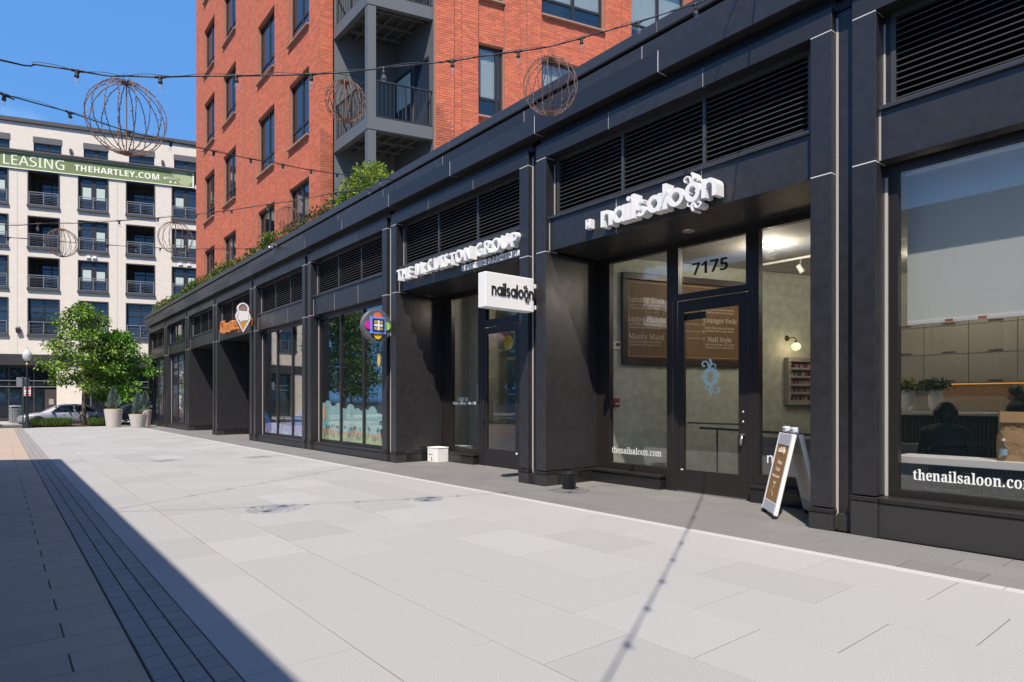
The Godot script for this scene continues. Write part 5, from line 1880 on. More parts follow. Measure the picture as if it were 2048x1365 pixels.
func brick_tower() -> void:
	var t := thing("brick_tower", "tall red brick apartment tower with dark windows and grey corner balconies behind the shops", "apartment tower")
	var phi := deg_to_rad(15.65)
	var dr := Vector3(sin(phi), 0, -cos(phi))
	var nr := Vector3(cos(phi), 0, sin(phi))
	var top := 25.2
	var low := 6.2
	var z := -0.62
	var corner := Vector3(-19.75, 0, z)  # where the long face turns into the balcony notch
	var face_l := Transform3D(Basis(), Vector3(0, 0, z))
	var ends := Vector3(-16.56, 0, -2.93)
	var p4 := ends + Vector3(0.16, 0, 0)
	var face_r := Transform3D(Basis(dr, Vector3.UP, nr), p4)
	# wall sheets in strips: window columns lie a little behind the brick piers
	var left := [[-36.25, -35.15, 0.0], [-35.15, -32.6, 0.07], [-32.6, -31.6, 0.0], [-31.6, -29.05, 0.07], [-29.05, -27.9, 0.0], [-27.9, -27.6, 0.05], [-27.6, -26.55, 0.0], [-26.55, -24.05, 0.07], [-24.05, -23.0, 0.0], [-23.0, -20.6, 0.07], [-20.6, -19.75, 0.0]]
	var wins_l := [[-33.865, 1.95], [-30.32, 2.0], [-25.275, 1.95], [-21.78, 1.88]]
	var right := [[0.0, 0.60, 0.0], [0.60, 0.86, 0.05], [0.86, 1.40, 0.0], [1.40, 2.30, 0.07], [2.30, 2.84, 0.0], [2.84, 3.10, 0.05], [3.10, 3.62, 0.0], [3.62, 6.08, 0.07], [6.08, 6.5, 0.0], [6.5, 6.75, 0.05], [6.75, 7.15, 0.0], [7.15, 9.6, 0.07], [9.6, 10.6, 0.0], [10.6, 13.1, 0.07], [13.1, 14.2, 0.0]]
	var wins_r := [[1.85, 0.86], [4.85, 2.36], [8.36, 2.36], [11.85, 2.36]]
	var mb := MB.new()
	var bricks := []  # [transform, size]
	for q in [[left, wins_l, face_l, true], [right, wins_r, face_r, false]]:
		var strips: Array = q[0]
		for k in strips.size():
			var st: Array = strips[k]
			var holes := []
			for w in q[1]:
				if w[0] > st[0] and w[0] < st[1]:
					for f in 5:
						holes.append(Rect2(w[0] - w[1] / 2, 6.82 + 3.75 * f, w[1], 2.30))
			var xf: Transform3D = q[2] * Transform3D(Basis(), Vector3(0, 0, -st[2] - 0.012))
			mb.wall(xf, st[0], st[1], low, top, holes, 0.26)
			if k > 0 and absf(strips[k - 1][2] - st[2]) > 0.001:  # the side of a pier
				var za: float = -strips[k - 1][2] - 0.012
				var zb: float = -st[2] - 0.012
				var f2: Transform3D = q[2]
				mb.quad(f2 * Vector3(st[0], low, za), f2 * Vector3(st[0], low, zb), f2 * Vector3(st[0], top, zb), f2 * Vector3(st[0], top, za))
			lay_bricks(bricks, q[2] * Transform3D(Basis(), Vector3(0, 0, -st[2])), st[0], st[1], 6.7, 23.4, holes)
	# the two short returns beside the balconies
	var ret_l := Transform3D(Basis(dr, Vector3.UP, nr), corner)
	mb.wall(ret_l * Transform3D(Basis(), Vector3(0, 0, -0.012)), 0.0, 0.42, low, top, [], 0.0)
	lay_bricks(bricks, ret_l, 0.02, 0.42, 6.7, 23.4, [])
	var ret_r := Transform3D(Basis(), ends + Vector3(0, 0, 0.0))
	mb.wall(ret_r * Transform3D(Basis(), Vector3(0, 0, -0.012)), 0.0, 0.16, low, top, [], 0.0)
	# far ends, back and roof close the block
	var far_l := Vector3(-36.25, 0, z)
	var far_r: Vector3 = face_r * Vector3(14.2, 0, 0)
	var far_b := far_l + dr * 13.2
	for e in [[far_b, far_l], [far_r, far_b]]:
		mb.quad(e[0] + Vector3(0, low, 0), e[1] + Vector3(0, low, 0), e[1] + Vector3(0, top, 0), e[0] + Vector3(0, top, 0))
	var rp := [far_l, corner, corner + dr * 0.42, ends, p4, far_r, far_b]
	for y in [top]:
		for k in range(1, rp.size() - 1):
			mb.tri(rp[0] + Vector3(0, y, 0), rp[k] + Vector3(0, y, 0), rp[k + 1] + Vector3(0, y, 0))
	part(t, "wall", mb.done(), M.mortar)
	# bricks: the three hundred that show largest as pieces, the rest as one
	var eye := Vector3(0, 1.5, 7.45)
	for b in bricks:
		var d: Vector3 = b[0].origin - eye
		var fwd := Vector3(-sin(deg_to_rad(50.75)), 0, -cos(deg_to_rad(50.75)))
		var rgt := Vector3(cos(deg_to_rad(50.75)), 0, -sin(deg_to_rad(50.75)))
		var dep := d.dot(fwd)
		var seen: bool = absf(d.dot(rgt) / dep * 1257.0) < 1020.0 and d.y / dep * 1257.0 < 800.0 and b[0].origin.y > 7.4
		var facing: float = absf((d.normalized()).dot(b[0].basis.z.normalized()))
		b.append((dep / maxf(facing, 0.2)) if seen else 1000.0 + dep)
	bricks.sort_custom(func(p, q): return p[2] < q[2])
	var bm := boxm(Vector3(0.23, 0.066, 0.05), 0.004)
	for k in mini(300, bricks.size()):
		var o := part(t, "brick", bm, M["brick_%d" % (rng.randi() % 4)])
		o.transform = bricks[k][0]
	var mm := MultiMesh.new()
	mm.transform_format = MultiMesh.TRANSFORM_3D
	mm.use_colors = true
	mm.mesh = boxm(Vector3(0.23, 0.066, 0.05), 0.0)
	mm.instance_count = bricks.size() - 300
	for k in range(300, bricks.size()):
		mm.set_instance_transform(k - 300, bricks[k][0])
		var v := rng.randf_range(0.80, 1.12)
		mm.set_instance_color(k - 300, Color(0.56 * v, 0.15 * v * rng.randf_range(0.92, 1.1), 0.080 * v))
	var mi := MultiMeshInstance3D.new()
	mi.name = "brickwork"
	mi.multimesh = mm
	mi.material_override = M.brick
	mi.set_meta("kind", "stuff")
	t.add_child(mi)
	# windows and sills
	for f in 5:
		for q in [[wins_l, face_l], [wins_r, face_r]]:
			for n in q[0].size():
				var w: Array = q[0][n]
				var xf: Transform3D = q[1] * Transform3D(Basis(), Vector3(w[0], 6.82 + 3.75 * f, -0.20))
				var is_r: bool = q[1] == face_r
				sash(t, xf, w[1], 2.30, (rng.randf_range(1.3, 2.1) if is_r else 0.0), M.glass if is_r else M.dark_glass, 0.999 if false else (0.52 if w[1] > 1.2 else 0.78))
				if is_r:
					bx(t, "dark_room", xf * Vector3(0, 1.15, -0.3), Vector3(w[1], 2.3, 0.02), M.void, 0.0, xf.basis)
				bx(t, "sill", q[1] * Vector3(w[0], 6.78 + 3.75 * f, -0.04), Vector3(w[1] + 0.06, 0.06, 0.14), M.sill_stone, 0.004, q[1].basis)
	# balconies in the notch
	var a := Vector3(-19.51, 0, -1.01)
	var c := Vector3(-17.10, 0, -1.01)
	var inner := a + (ends - c)
	span(t, "balcony_edge_trim", a + Vector3(-0.09, low, -0.03), a + Vector3(0.0, top, 0.0), M.void, 0.0)
	# inner walls of the notch: a grey side panel and a back wall
	var side := Basis(dr, Vector3.UP, nr)
	var ln := (ends - c).length()
	bx(t, "side_panel", a + dr * ln / 2 + Vector3(0, (low + top) / 2, 0) - nr * 0.03, Vector3(ln, top - low, 0.06), M.grey_metal, 0.0, side)
	span(t, "back_panel", Vector3(inner.x, low, inner.z - 0.06), Vector3(ends.x + 0.02, top, inner.z), M.grey_metal, 0.0)
	for y in [8.4, 12.2, 15.9, 19.7]:
		bx(t, "panel_joint", a + dr * ln / 2 + Vector3(0, y, 0) + nr * 0.001, Vector3(ln, 0.012, 0.004), M.void, 0.0, side)
	span(t, "corner_post", c + Vector3(-0.2, low, -0.02), c + Vector3(0.0, low + 0.01, 0.0), M.grey_metal, 0.0)
	var post := MB.new()
	post.prism(PackedVector2Array([Vector2(0, 0), Vector2(-0.19, 0), Vector2(-0.19 + dr.x * 0.24, -dr.z * 0.24), Vector2(dr.x * 0.24, -dr.z * 0.24)]), low, top, Transform3D(Basis(Vector3.RIGHT, Vector3(0, 0, -1), Vector3.UP), c))
	part(t, "corner_post", post.done(), M.grey_metal)
	for f in 4:
		var y := 9.57 + 3.70 * f
		# edge beams on the two open sides, a hand's breadth proud of the post
		span(t, "balcony_beam", a + Vector3(0.0, y, -0.14), c + Vector3(0.014, y + 0.38, 0.014), M.grey_metal, 0.005)
		var bl := (ends - c).length()
		bx(t, "balcony_beam", c + dr * (bl / 2) + nr * -0.06 + Vector3(0, y + 0.19, 0), Vector3(bl, 0.379, 0.15), M.grey_metal, 0.005, side)
		var deck := MB.new()
		var pg := [a + Vector3(0, 0, -0.14), c + Vector3(-0.14, 0, -0.14), ends + Vector3(-0.14, 0, 0.0), inner]
		for k in 2:
			var yy := Vector3(0, y + 0.3 - 0.06 * k, 0)
			deck.face([pg[0] + yy, pg[1] + yy, pg[2] + yy, pg[3] + yy], Vector3.UP if k == 0 else Vector3.DOWN)
		part(t, "balcony_deck", deck.done(), M.soffit)
		for k in 5:  # joists
			var u := (k + 0.7) / 5.4
			bx(t, "joist", a.lerp(inner, u) + Vector3(1.2 - 0.02, y + 0.17, 0), Vector3(2.36, 0.13, 0.035), M.grey_metal, 0.0)
		for k in 3:
			var u := 0.22 + 0.30 * k
			bx(t, "joist", a.lerp(c, u) + dr * ln / 2 + Vector3(0, y + 0.11, 0), Vector3(ln - 0.1, 0.06, 0.05), M.grey_metal, 0.0, side)
		# railing
		for q in [[a + Vector3(0.03, 0, -0.05), c + Vector3(-0.2, 0, -0.05)], [c + dr * 0.24 - nr * 0.05, ends - nr * 0.05]]:
			var d: Vector3 = q[1] - q[0]
			var bs := Basis(d.normalized(), Vector3.UP, d.normalized().cross(Vector3.UP))
			var mid: Vector3 = (q[0] + q[1]) / 2.0
			var rail := bx(t, "railing", mid + Vector3(0, y + 1.50, 0), Vector3(d.length(), 0.05, 0.05), M.dark_metal, 0.006, bs)
			bx(rail, "rail", Vector3(0, -1.07, 0), Vector3(d.length(), 0.04, 0.04), M.dark_metal, 0.0)
			bx(rail, "rail_post", Vector3(d.length() * 0.02, -0.55, 0), Vector3(0.05, 1.0, 0.05), M.dark_metal, 0.0)
			var n := int(d.length() / 0.125)
			var sm := boxm(Vector3(0.018, 1.04, 0.018), 0.0)
			for k in n:
				part(rail, "baluster", sm, M.dark_metal, Vector3(-d.length() / 2 + (k + 0.5) * d.length() / n, -0.54, 0))
		# door and window inside
		var dx := Transform3D(Basis(), Vector3(inner.x, y + 0.38, inner.z + 0.01))
		window(t, "balcony_door", dx * Transform3D(Basis(), Vector3(0.62, 0, 0.02)), Rect2(-0.56, 0, 1.12, 2.35), [[-0.47, 0.47]], [[0.08, 2.27]], 0.05, 0.03, M.dark_metal, M.blue_glass)
		window(t, "balcony_window", dx * Transform3D(Basis(), Vector3(1.75, 0.1, 0.02)), Rect2(-0.45, 0, 0.9, 2.2), [[-0.37, 0.37]], [[0.08, 2.12]], 0.05, 0.03, M.dark_metal, M.blue_glass)
		bx(t, "blind", dx * Vector3(0.62, 1.75, 0.001), Vector3(0.98, 1.0, 0.006), M.blind, 0.0)


func lay_bricks(out: Array, xf: Transform3D, s0: float, s1: float, t0: float, t1: float, holes: Array) -> void:
	var row := 0
	var y := t0
	while y < t1:
		var s := s0 - (0.12 if row % 2 else 0.0)
		while s < s1 - 0.01:
			var a := maxf(s, s0)
			var b := minf(s + 0.24, s1)
			s += 0.24
			for h in holes:
				if y + 0.07 > h.position.y and y < h.end.y:
					if a >= h.position.x - 0.001 and b <= h.end.x + 0.001:
						b = a
					elif a < h.position.x and b > h.position.x:
						b = h.position.x
					elif a < h.end.x and b > h.end.x:
						a = h.end.x
			if b - a > 0.03:
				var k := (b - a - 0.01) / 0.23
				var p := Vector3((a + b) / 2, y + 0.033, -0.025 + rng.randf_range(-0.0015, 0.0015))
				out.append([xf * Transform3D(Basis.from_scale(Vector3(k, 1, 1)), p), k])
		y += 0.0765
		row += 1


# ------------------------------------------------------------------ the cream apartment building across the street
func white_building() -> void:
	var t := thing("apartment_building", "cream painted brick apartment building with dark framed balconies and windows across the street", "apartment building")
	var phi := deg_to_rad(17.75)
	var ds := Vector3(sin(phi), 0, -cos(phi))
	var nn := Vector3(cos(phi), 0, sin(phi))
	var F := Transform3D(Basis(ds, Vector3.UP, nn), Vector3(-58.49, 0, 4.757))
	var cols := []
	for k in range(-3, 6):
		cols.append(-1.1 + 3.155 * k)
	var rows := [[6.27, 9.15], [9.74, 12.24], [12.80, 15.28], [15.92, 18.62]]
	var holes := []
	for x in cols:
		for r in rows:
			holes.append(Rect2(x, r[0], 2.0, r[1] - r[0]))
	var pent := [[-3.9, 1.72], [-0.73, 1.75], [2.43, 1.6], [5.42, 1.74], [8.54, 1.62], [11.7, 1.7]]
	for p in pent:
		holes.append(Rect2(p[0], 18.9, p[1], 1.84))
	var wl := MB.new()
	wl.wall(F, -12.0, 18.0, 4.97, 22.1, holes, 0.0)
	for h in holes:
		var dep := 0.22
		var a: Vector2 = h.position
		var b: Vector2 = h.end
		for q in [[Vector3(a.x, a.y, 0), Vector3(a.x, b.y, 0), Vector3(a.x, b.y, -dep), Vector3(a.x, a.y, -dep)], [Vector3(b.x, b.y, 0), Vector3(b.x, a.y, 0), Vector3(b.x, a.y, -dep), Vector3(b.x, b.y, -dep)], [Vector3(b.x, a.y, 0), Vector3(a.x, a.y, 0), Vector3(a.x, a.y, -dep), Vector3(b.x, a.y, -dep)], [Vector3(a.x, b.y, 0), Vector3(b.x, b.y, 0), Vector3(b.x, b.y, -dep), Vector3(a.x, b.y, -dep)]]:
			wl.quad(F * q[0], F * q[1], F * q[2], F * q[3])
	# ends, back, roof
	var e := [F * Vector3(-12, 0, 0), F * Vector3(18, 0, 0), F * Vector3(18, 0, -16), F * Vector3(-12, 0, -16)]
	for k in [1, 2, 3]:
		var p: Vector3 = e[k]
		var q: Vector3 = e[(k + 1) % 4]
		wl.quad(p, q, q + Vector3(0, 22.1, 0), p + Vector3(0, 22.1, 0))
	wl.quad(e[0] + Vector3(0, 22.1, 0), e[1] + Vector3(0, 22.1, 0), e[2] + Vector3(0, 22.1, 0), e[3] + Vector3(0, 22.1, 0))
	part(t, "wall", wl.done(), M.cream_brick)
	bx(t, "roof_coping", F * Vector3(3, 22.26, -0.1), Vector3(30.1, 0.30, 0.5), M.balcony_frame, 0.01, F.basis)
	bx(t, "ledge", F * Vector3(3, 19.96, 0.12), Vector3(30.0, 0.14, 0.3), M.balcony_frame, 0.01, F.basis)
	for x in [-4.87, -1.72, 4.64, 10.9]:
		bx(t, "wall_joint", F * Vector3(x, 11.75, 0.002), Vector3(0.03, 13.4, 0.006), M.sealant, 0.0, F.basis)
	for p in pent:
		bx(t, "brick_lintel", F * Vector3(p[0] + p[1] / 2, 20.97, 0.015), Vector3(p[1] + 0.05, 0.44, 0.06), M.grey_brick, 0.0, F.basis)
		var n: int = pent.find(p)
		if n % 2 == 1:
			window(t, "window", F * Transform3D(Basis(), Vector3(p[0], 18.9, -0.1)), Rect2(0, 0, p[1], 1.84), [[0.07, p[1] / 2 - 0.03], [p[1] / 2 + 0.03, p[1] - 0.07]], [[0.05, 1.35], [1.43, 1.78]], 0.06, 0.04, M.dark_metal, M.blue_glass)
		else:
			window(t, "window", F * Transform3D(Basis(), Vector3(p[0], 18.9, -0.1)), Rect2(0, 0, p[1], 1.84), [[0.07, p[1] / 2 - 0.13], [p[1] / 2 + 0.13, p[1] - 0.07]], [[0.05, 1.30], [1.36, 1.78]], 0.06, 0.04, M.dark_metal, M.blue_glass)
	for q in [[1.62, 20.4], [7.75, 20.4]]:
		bx(t, "wall_light", F * Vector3(q[0], q[1], 0.09), Vector3(0.16, 0.34, 0.16), M.balcony_frame, 0.01, F.basis)
	for q in [[-1.62, 6.75], [4.60, 6.75]]:
		bx(t, "wall_light", F * Vector3(q[0], q[1], 0.15), Vector3(0.26, 0.42, 0.3), M.balcony_frame, 0.03, F.basis * Basis(Vector3.RIGHT, 0.4))
	for k in cols.size():
		for r in 4:
			var x: float = cols[k]
			var y0: float = rows[r][0]
			var h: float = rows[r][1] - y0
			var balcony := (k % 2 == 1) and r > 0
			var xf := F * Transform3D(Basis(), Vector3(x, y0, 0))
			# dark metal surround
			for q in [[0.03, h / 2, 0.06, h], [1.97, h / 2, 0.06, h]]:
				bx(t, "opening_frame", xf * Vector3(q[0], q[1], -0.04), Vector3(q[2], q[3], 0.16), M.balcony_frame, 0.0, F.basis)
			bx(t, "opening_frame", xf * Vector3(1.0, 0.08, 0.03), Vector3(2.04, 0.17, 0.22), M.balcony_frame, 0.0, F.basis)
			bx(t, "opening_frame", xf * Vector3(1.0, h - 0.04, -0.04), Vector3(1.88, 0.08, 0.16), M.balcony_frame, 0.0, F.basis)
			if balcony:
				# a loggia one and a half metres deep
				var lg := MB.new()
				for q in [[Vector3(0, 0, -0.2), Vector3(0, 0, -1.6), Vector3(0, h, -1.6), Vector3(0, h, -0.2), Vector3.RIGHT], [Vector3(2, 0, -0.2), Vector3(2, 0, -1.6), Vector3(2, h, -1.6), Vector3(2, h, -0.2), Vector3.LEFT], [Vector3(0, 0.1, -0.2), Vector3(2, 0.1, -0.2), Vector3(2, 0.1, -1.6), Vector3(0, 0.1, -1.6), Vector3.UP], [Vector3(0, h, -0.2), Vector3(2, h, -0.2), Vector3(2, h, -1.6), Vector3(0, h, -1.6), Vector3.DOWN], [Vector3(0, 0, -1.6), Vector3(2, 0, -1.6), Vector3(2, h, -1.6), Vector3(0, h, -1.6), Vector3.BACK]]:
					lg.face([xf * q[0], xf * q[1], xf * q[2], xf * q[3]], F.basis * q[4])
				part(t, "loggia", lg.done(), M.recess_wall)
				window(t, "balcony_door", xf * Transform3D(Basis(), Vector3(0, 0.1, -1.55)), Rect2(0.22, 0, 1.76, 2.15), [[0.30, 1.06], [1.14, 1.9]], [[0.06, 1.75], [1.83, 2.1]], 0.06, 0.03, M.dark_metal, M.blue_glass)
			elif r == 0:
				window(t, "window", xf * Transform3D(Basis(), Vector3(0, 0, -0.14)), Rect2(0.06, 0.16, 1.88, h - 0.24), [[0.12, 0.96], [1.02, 1.88]], [[0.2, 1.05], [1.11, h * 0.64], [h * 0.64 + 0.06, h * 0.80], [h * 0.8 + 0.08, h - 0.12]], 0.06, 0.04, M.dark_metal, M.blue_glass)
			else:
				window(t, "window", xf * Transform3D(Basis(), Vector3(0, 0, -0.14)), Rect2(0.06, 0.16, 1.88, h - 0.24), [[0.26, 0.84], [1.16, 1.74]], [[0.22, h * 0.74], [h * 0.74 + 0.08, h - 0.2]], 0.06, 0.04, M.dark_metal, M.blue_glass)
				for s in [0.55, 1.45]:
					if rng.randf() < 0.75:
						bx(t, "blind", xf * Vector3(s, h * 0.55, -0.172), Vector3(0.56, h * rng.randf_range(0.2, 0.36), 0.004), M.blind, 0.0, F.basis)
			# railing across the opening
			var rl := bx(t, "railing", xf * Vector3(1.0, 1.13, 0.02), Vector3(1.86, 0.05, 0.05), M.rail_metal, 0.0, F.basis)
			for y in [0.22, 0.98] if r else [0.22]:
				bx(rl, "rail", Vector3(0, y - 1.13, 0), Vector3(1.86, 0.04, 0.04), M.rail_metal, 0.0)
			for s in [-0.9, 0.0, 0.9]:
				bx(rl, "rail_post", Vector3(s, -0.46, 0), Vector3(0.05, 0.9, 0.04), M.rail_metal, 0.0)
			for y in 5:
				bx(rl, "rail_cable", Vector3(0, -0.26 - 0.12 * y, 0), Vector3(1.84, 0.012, 0.012), M.rail_metal, 0.0)
	for q in [[2.75, 12.5], [3.15, 12.5], [9.0, 12.45], [9.6, 12.45]]:
		bx(t, "vent_cap", F * Vector3(q[0], q[1], 0.05), Vector3(0.26, 0.16, 0.12), M.white_paint, 0.0, F.basis)
	# street level: dark shop fronts between cream piers
	bx(t, "store_band", F * Vector3(3, 4.56, -0.05), Vector3(30, 0.80, 0.3), M.store_dark, 0.0, F.basis)
	bx(t, "store_back", F * Vector3(3, 2.1, -1.2), Vector3(30, 4.1, 0.1), M.store_dark, 0.0, F.basis)
	bx(t, "store_soffit", F * Vector3(3, 4.14, -0.65), Vector3(30, 0.06, 1.0), M.store_dark, 0.0, F.basis)
	for x in [-11.0, -4.8, 1.545, 11.5]:
		bx(t, "pier", F * Vector3(x, 2.08, -0.3), Vector3(1.66, 4.16, 0.66), M.cream_brick, 0.0, F.basis)
	for q in [[-10.1, -5.7], [-3.9, 0.68], [2.42, 10.6]]:
		var n := int((q[1] - q[0]) / 1.5)
		var cs := []
		var w: float = (q[1] - q[0]) / n
		for k in n:
			cs.append([q[0] + w * k + 0.05, q[0] + w * (k + 1) - 0.05])
		window(t, "shop_window", F * Transform3D(Basis(), Vector3(0, 0, -0.5)), Rect2(q[0], 0.0, q[1] - q[0], 4.1), cs, [[0.25, 2.52], [2.62, 2.98], [3.06, 3.98]], 0.08, 0.04, M.store_dark, M.dark_glass)
		for y in [2.57, 3.02]:
			bx(t, "window_bar", F * Vector3((q[0] + q[1]) / 2, y, -0.47), Vector3(q[1] - q[0], 0.05, 0.05), M.rail_metal, 0.0, F.basis)
	bx(t, "shop_door", F * Vector3(0.25, 1.2, -0.44), Vector3(0.78, 2.35, 0.06), mat("store_door", Color(0.05, 0.038, 0.036), 0.5), 0.0, F.basis)
	bx(t, "door_notice", F * Vector3(0.27, 1.45, -0.40), Vector3(0.3, 0.42, 0.01), M.cabinet, 0.0, F.basis)
	# banner
	var bn := thing("leasing_banner", "long green leasing banner with cream lettering along the cream building's upper ledge", "banner")
	bn.transform = F
	bx(bn, "cloth", Vector3(2.0, 19.265, 0.08), Vector3(15.9, 1.20, 0.03), M.banner_green, 0.0)
	for y in [19.855, 18.675]:
		bx(bn, "border", Vector3(2.0, y, 0.09), Vector3(15.96, 0.06, 0.03), M.banner_cream, 0.0)
	bx(bn, "border", Vector3(9.92, 19.265, 0.0905), Vector3(0.10, 1.24, 0.03), M.banner_cream, 0.0)
	for q in [[8.9, 19.62, 0.55], [9.45, 19.3, 0.6], [9.3, 18.98, 0.45]]:
		var m := MB.new()
		var pl := PackedVector2Array()
		for k in 18:
			var a := TAU * k / 18.0
			pl.append(Vector2(clampf(q[0] + cos(a) * q[2] * (1.0 + 0.25 * sin(a * 5.0)), -9.0, 9.86), clampf(q[1] + sin(a) * q[2] * 0.5, 18.71, 19.82)))
		m.prism(pl, 0.0955, 0.098 + 0.001 * q[2])
		part(bn, "leaf_print", m.done(), M.banner_pale)
	var fs := font("Droid Sans", 400)
	text(bn, "lettering", "NOW LEASING", fs, 1.02, 0.01, M.banner_cream, Vector3(1.37 - 6.55, 19.265, 0.1), Basis(), 6.4, -1)
	text(bn, "lettering", "THEHARTLEY.COM", font("Droid Sans", 700), 0.62, 0.01, M.banner_cream, Vector3(1.86, 19.20, 0.1), Basis(), 5.65, -1)
	text(bn, "lettering", "BOZZUTO", fs, 0.27, 0.01, M.banner_cream, Vector3(8.05, 19.23, 0.1), Basis(), 0.78, -1)
	var tr := MB.new()
	tr.prism(PackedVector2Array([Vector2(7.78, 19.14), Vector2(8.02, 19.14), Vector2(7.9, 19.32)]), 0.096, 0.104)
	part(bn, "mark", tr.done(), M.banner_cream)
	tr = MB.new()
	tr.prism(PackedVector2Array(smooth_arc(Vector2(8.3, 18.93), 0.08, 0.08, 0, TAU * 0.94, 14)), 0.096, 0.104)
	part(bn, "mark", tr.done(), M.banner_cream)
	tr = MB.new()
	tr.prism(PackedVector2Array([Vector2(8.55, 18.86), Vector2(8.75, 18.86), Vector2(8.65, 19.01)]), 0.096, 0.104)
	part(bn, "mark", tr.done(), M.banner_cream)
	# umbrellas and small sign on the terrace
	for q in [[-1.45, "folded dark parasol on the terrace above the banner, before the leasing words"], [4.55, "folded dark parasol on the terrace above the banner, over the web address"]]:
		var pr := thing("folded_parasol", q[1], "parasol", F * Vector3(q[0], 19.98, -0.35), 0.0, "folded parasols on the terrace")
		var m := MB.new()
		m.lathe([Vector2(0.03, 0.0), Vector2(0.03, 0.2), Vector2(0.15, 0.22), Vector2(0.1, 0.5), Vector2(0.0, 0.75)], 8)
		part(pr, "canopy", m.done(), M.balcony_frame)
	var us := thing("blade_sign", "white U-shaped blade sign on the cream building's dark shop front", "sign", F * Vector3(7.05, 3.3, 0.4))
	us.basis = Basis(Vector3.UP, deg_to_rad(35.0))
	var m3 := MB.new()
	m3.stroke([Vector2(-0.13, 0.35), Vector2(-0.13, -0.05), Vector2(-0.08, -0.2), Vector2(0.08, -0.2), Vector2(0.13, -0.05), Vector2(0.13, 0.35)], 0.1, -0.03, 0.03)
	part(us, "letter", m3.done(), M.white_paint)
	bx(us, "bracket", Vector3(0, 0.42, -0.2), Vector3(0.04, 0.04, 0.5), M.dark_metal)
	# things kept on the balconies
	for q in [[0, 3], [2, 3], [2, 1], [0, 1]]:
		var x: float = cols[3 + q[0]]
		var y: float = rows[q[1]][0] + 0.17
		var tb := thing("balcony_table", "small dark table on a balcony, %s" % {"03": "first loggia below the banner", "23": "second loggia below the banner", "21": "lowest loggia nearest the tower", "01": "lowest loggia over the lamp post"}["%d%d" % q], "table", F * Vector3(x + 1.2, y, -0.5), phi, "balcony tables")
		bx(tb, "top", Vector3(0, 0.5, 0), Vector3(0.6, 0.03, 0.5), M.dark_metal)
		for e2 in [[-1, -1], [1, -1], [-1, 1], [1, 1]]:
			bx(tb, "leg", Vector3(e2[0] * 0.25, 0.25, e2[1] * 0.2), Vector3(0.03, 0.48, 0.03), M.dark_metal)


# ------------------------------------------------------------------ what faces the shops: it casts the shade and shows in the glass
func opposite_building() -> void:
	var t := thing("shop_building", "low dark shop building facing the plaza, its roof shading the paving", "building")
	var a := Vector3(-17.4, 0, 9.16)
	var dirn := Vector3(-0.474, 0, 0.88)
	var pts := [a, Vector3(24.0, 0, 9.16), Vector3(24.0, 0, 26.0), a + dirn * 19.1]
	var m := MB.new()
	for k in 4:
		var p: Vector3 = pts[k]
		var q: Vector3 = pts[(k + 1) % 4]
		if k == 0:
			var holes := []
			for n in 7:
				holes.append(Rect2(-16.2 + n * 5.4, 0.4, 4.2, 3.6))
			m.wall(Transform3D(Basis(Vector3.LEFT, Vector3.UP, Vector3.FORWARD), Vector3(0, 0, 9.16)), -24.0, 17.4, 0.0, 6.2, holes.map(func(h): return Rect2(-h.end.x, h.position.y, h.size.x, h.size.y)), 0.3)
		else:
			m.quad(p, q, q + Vector3(0, 6.2, 0), p + Vector3(0, 6.2, 0))
	m.face([pts[0] + Vector3(0, 6.0, 0), pts[1] + Vector3(0, 6.0, 0), pts[2] + Vector3(0, 6.0, 0), pts[3] + Vector3(0, 6.0, 0)], Vector3.UP)
	part(t, "wall", m.done(), M.black_panel_1)
	for n in 7:
		var x := -16.2 + n * 5.4
		var w := window(t, "shop_window", Transform3D(Basis(Vector3.LEFT, Vector3.UP, Vector3.FORWARD), Vector3(x + 2.1, 0.4, 9.42)), Rect2(-2.1, 0, 4.2, 3.6), [[-2.0, -0.75], [-0.65, 0.65], [0.75, 2.0]], [[0.08, 3.5]], 0.06, 0.03, M.bronze, M.dark_glass)
		if n == 3:
			text(w, "window_lettering", "FOR LEASE", font("Droid Sans", 700), 0.45, 0.003, M.white_vinyl, Vector3(0, 2.0, -0.02), Basis(), 2.6)
	span(t, "fascia", Vector3(-17.4, 5.0, 9.0), Vector3(24.0, 5.7, 9.158), M.black_panel_0, 0.01)


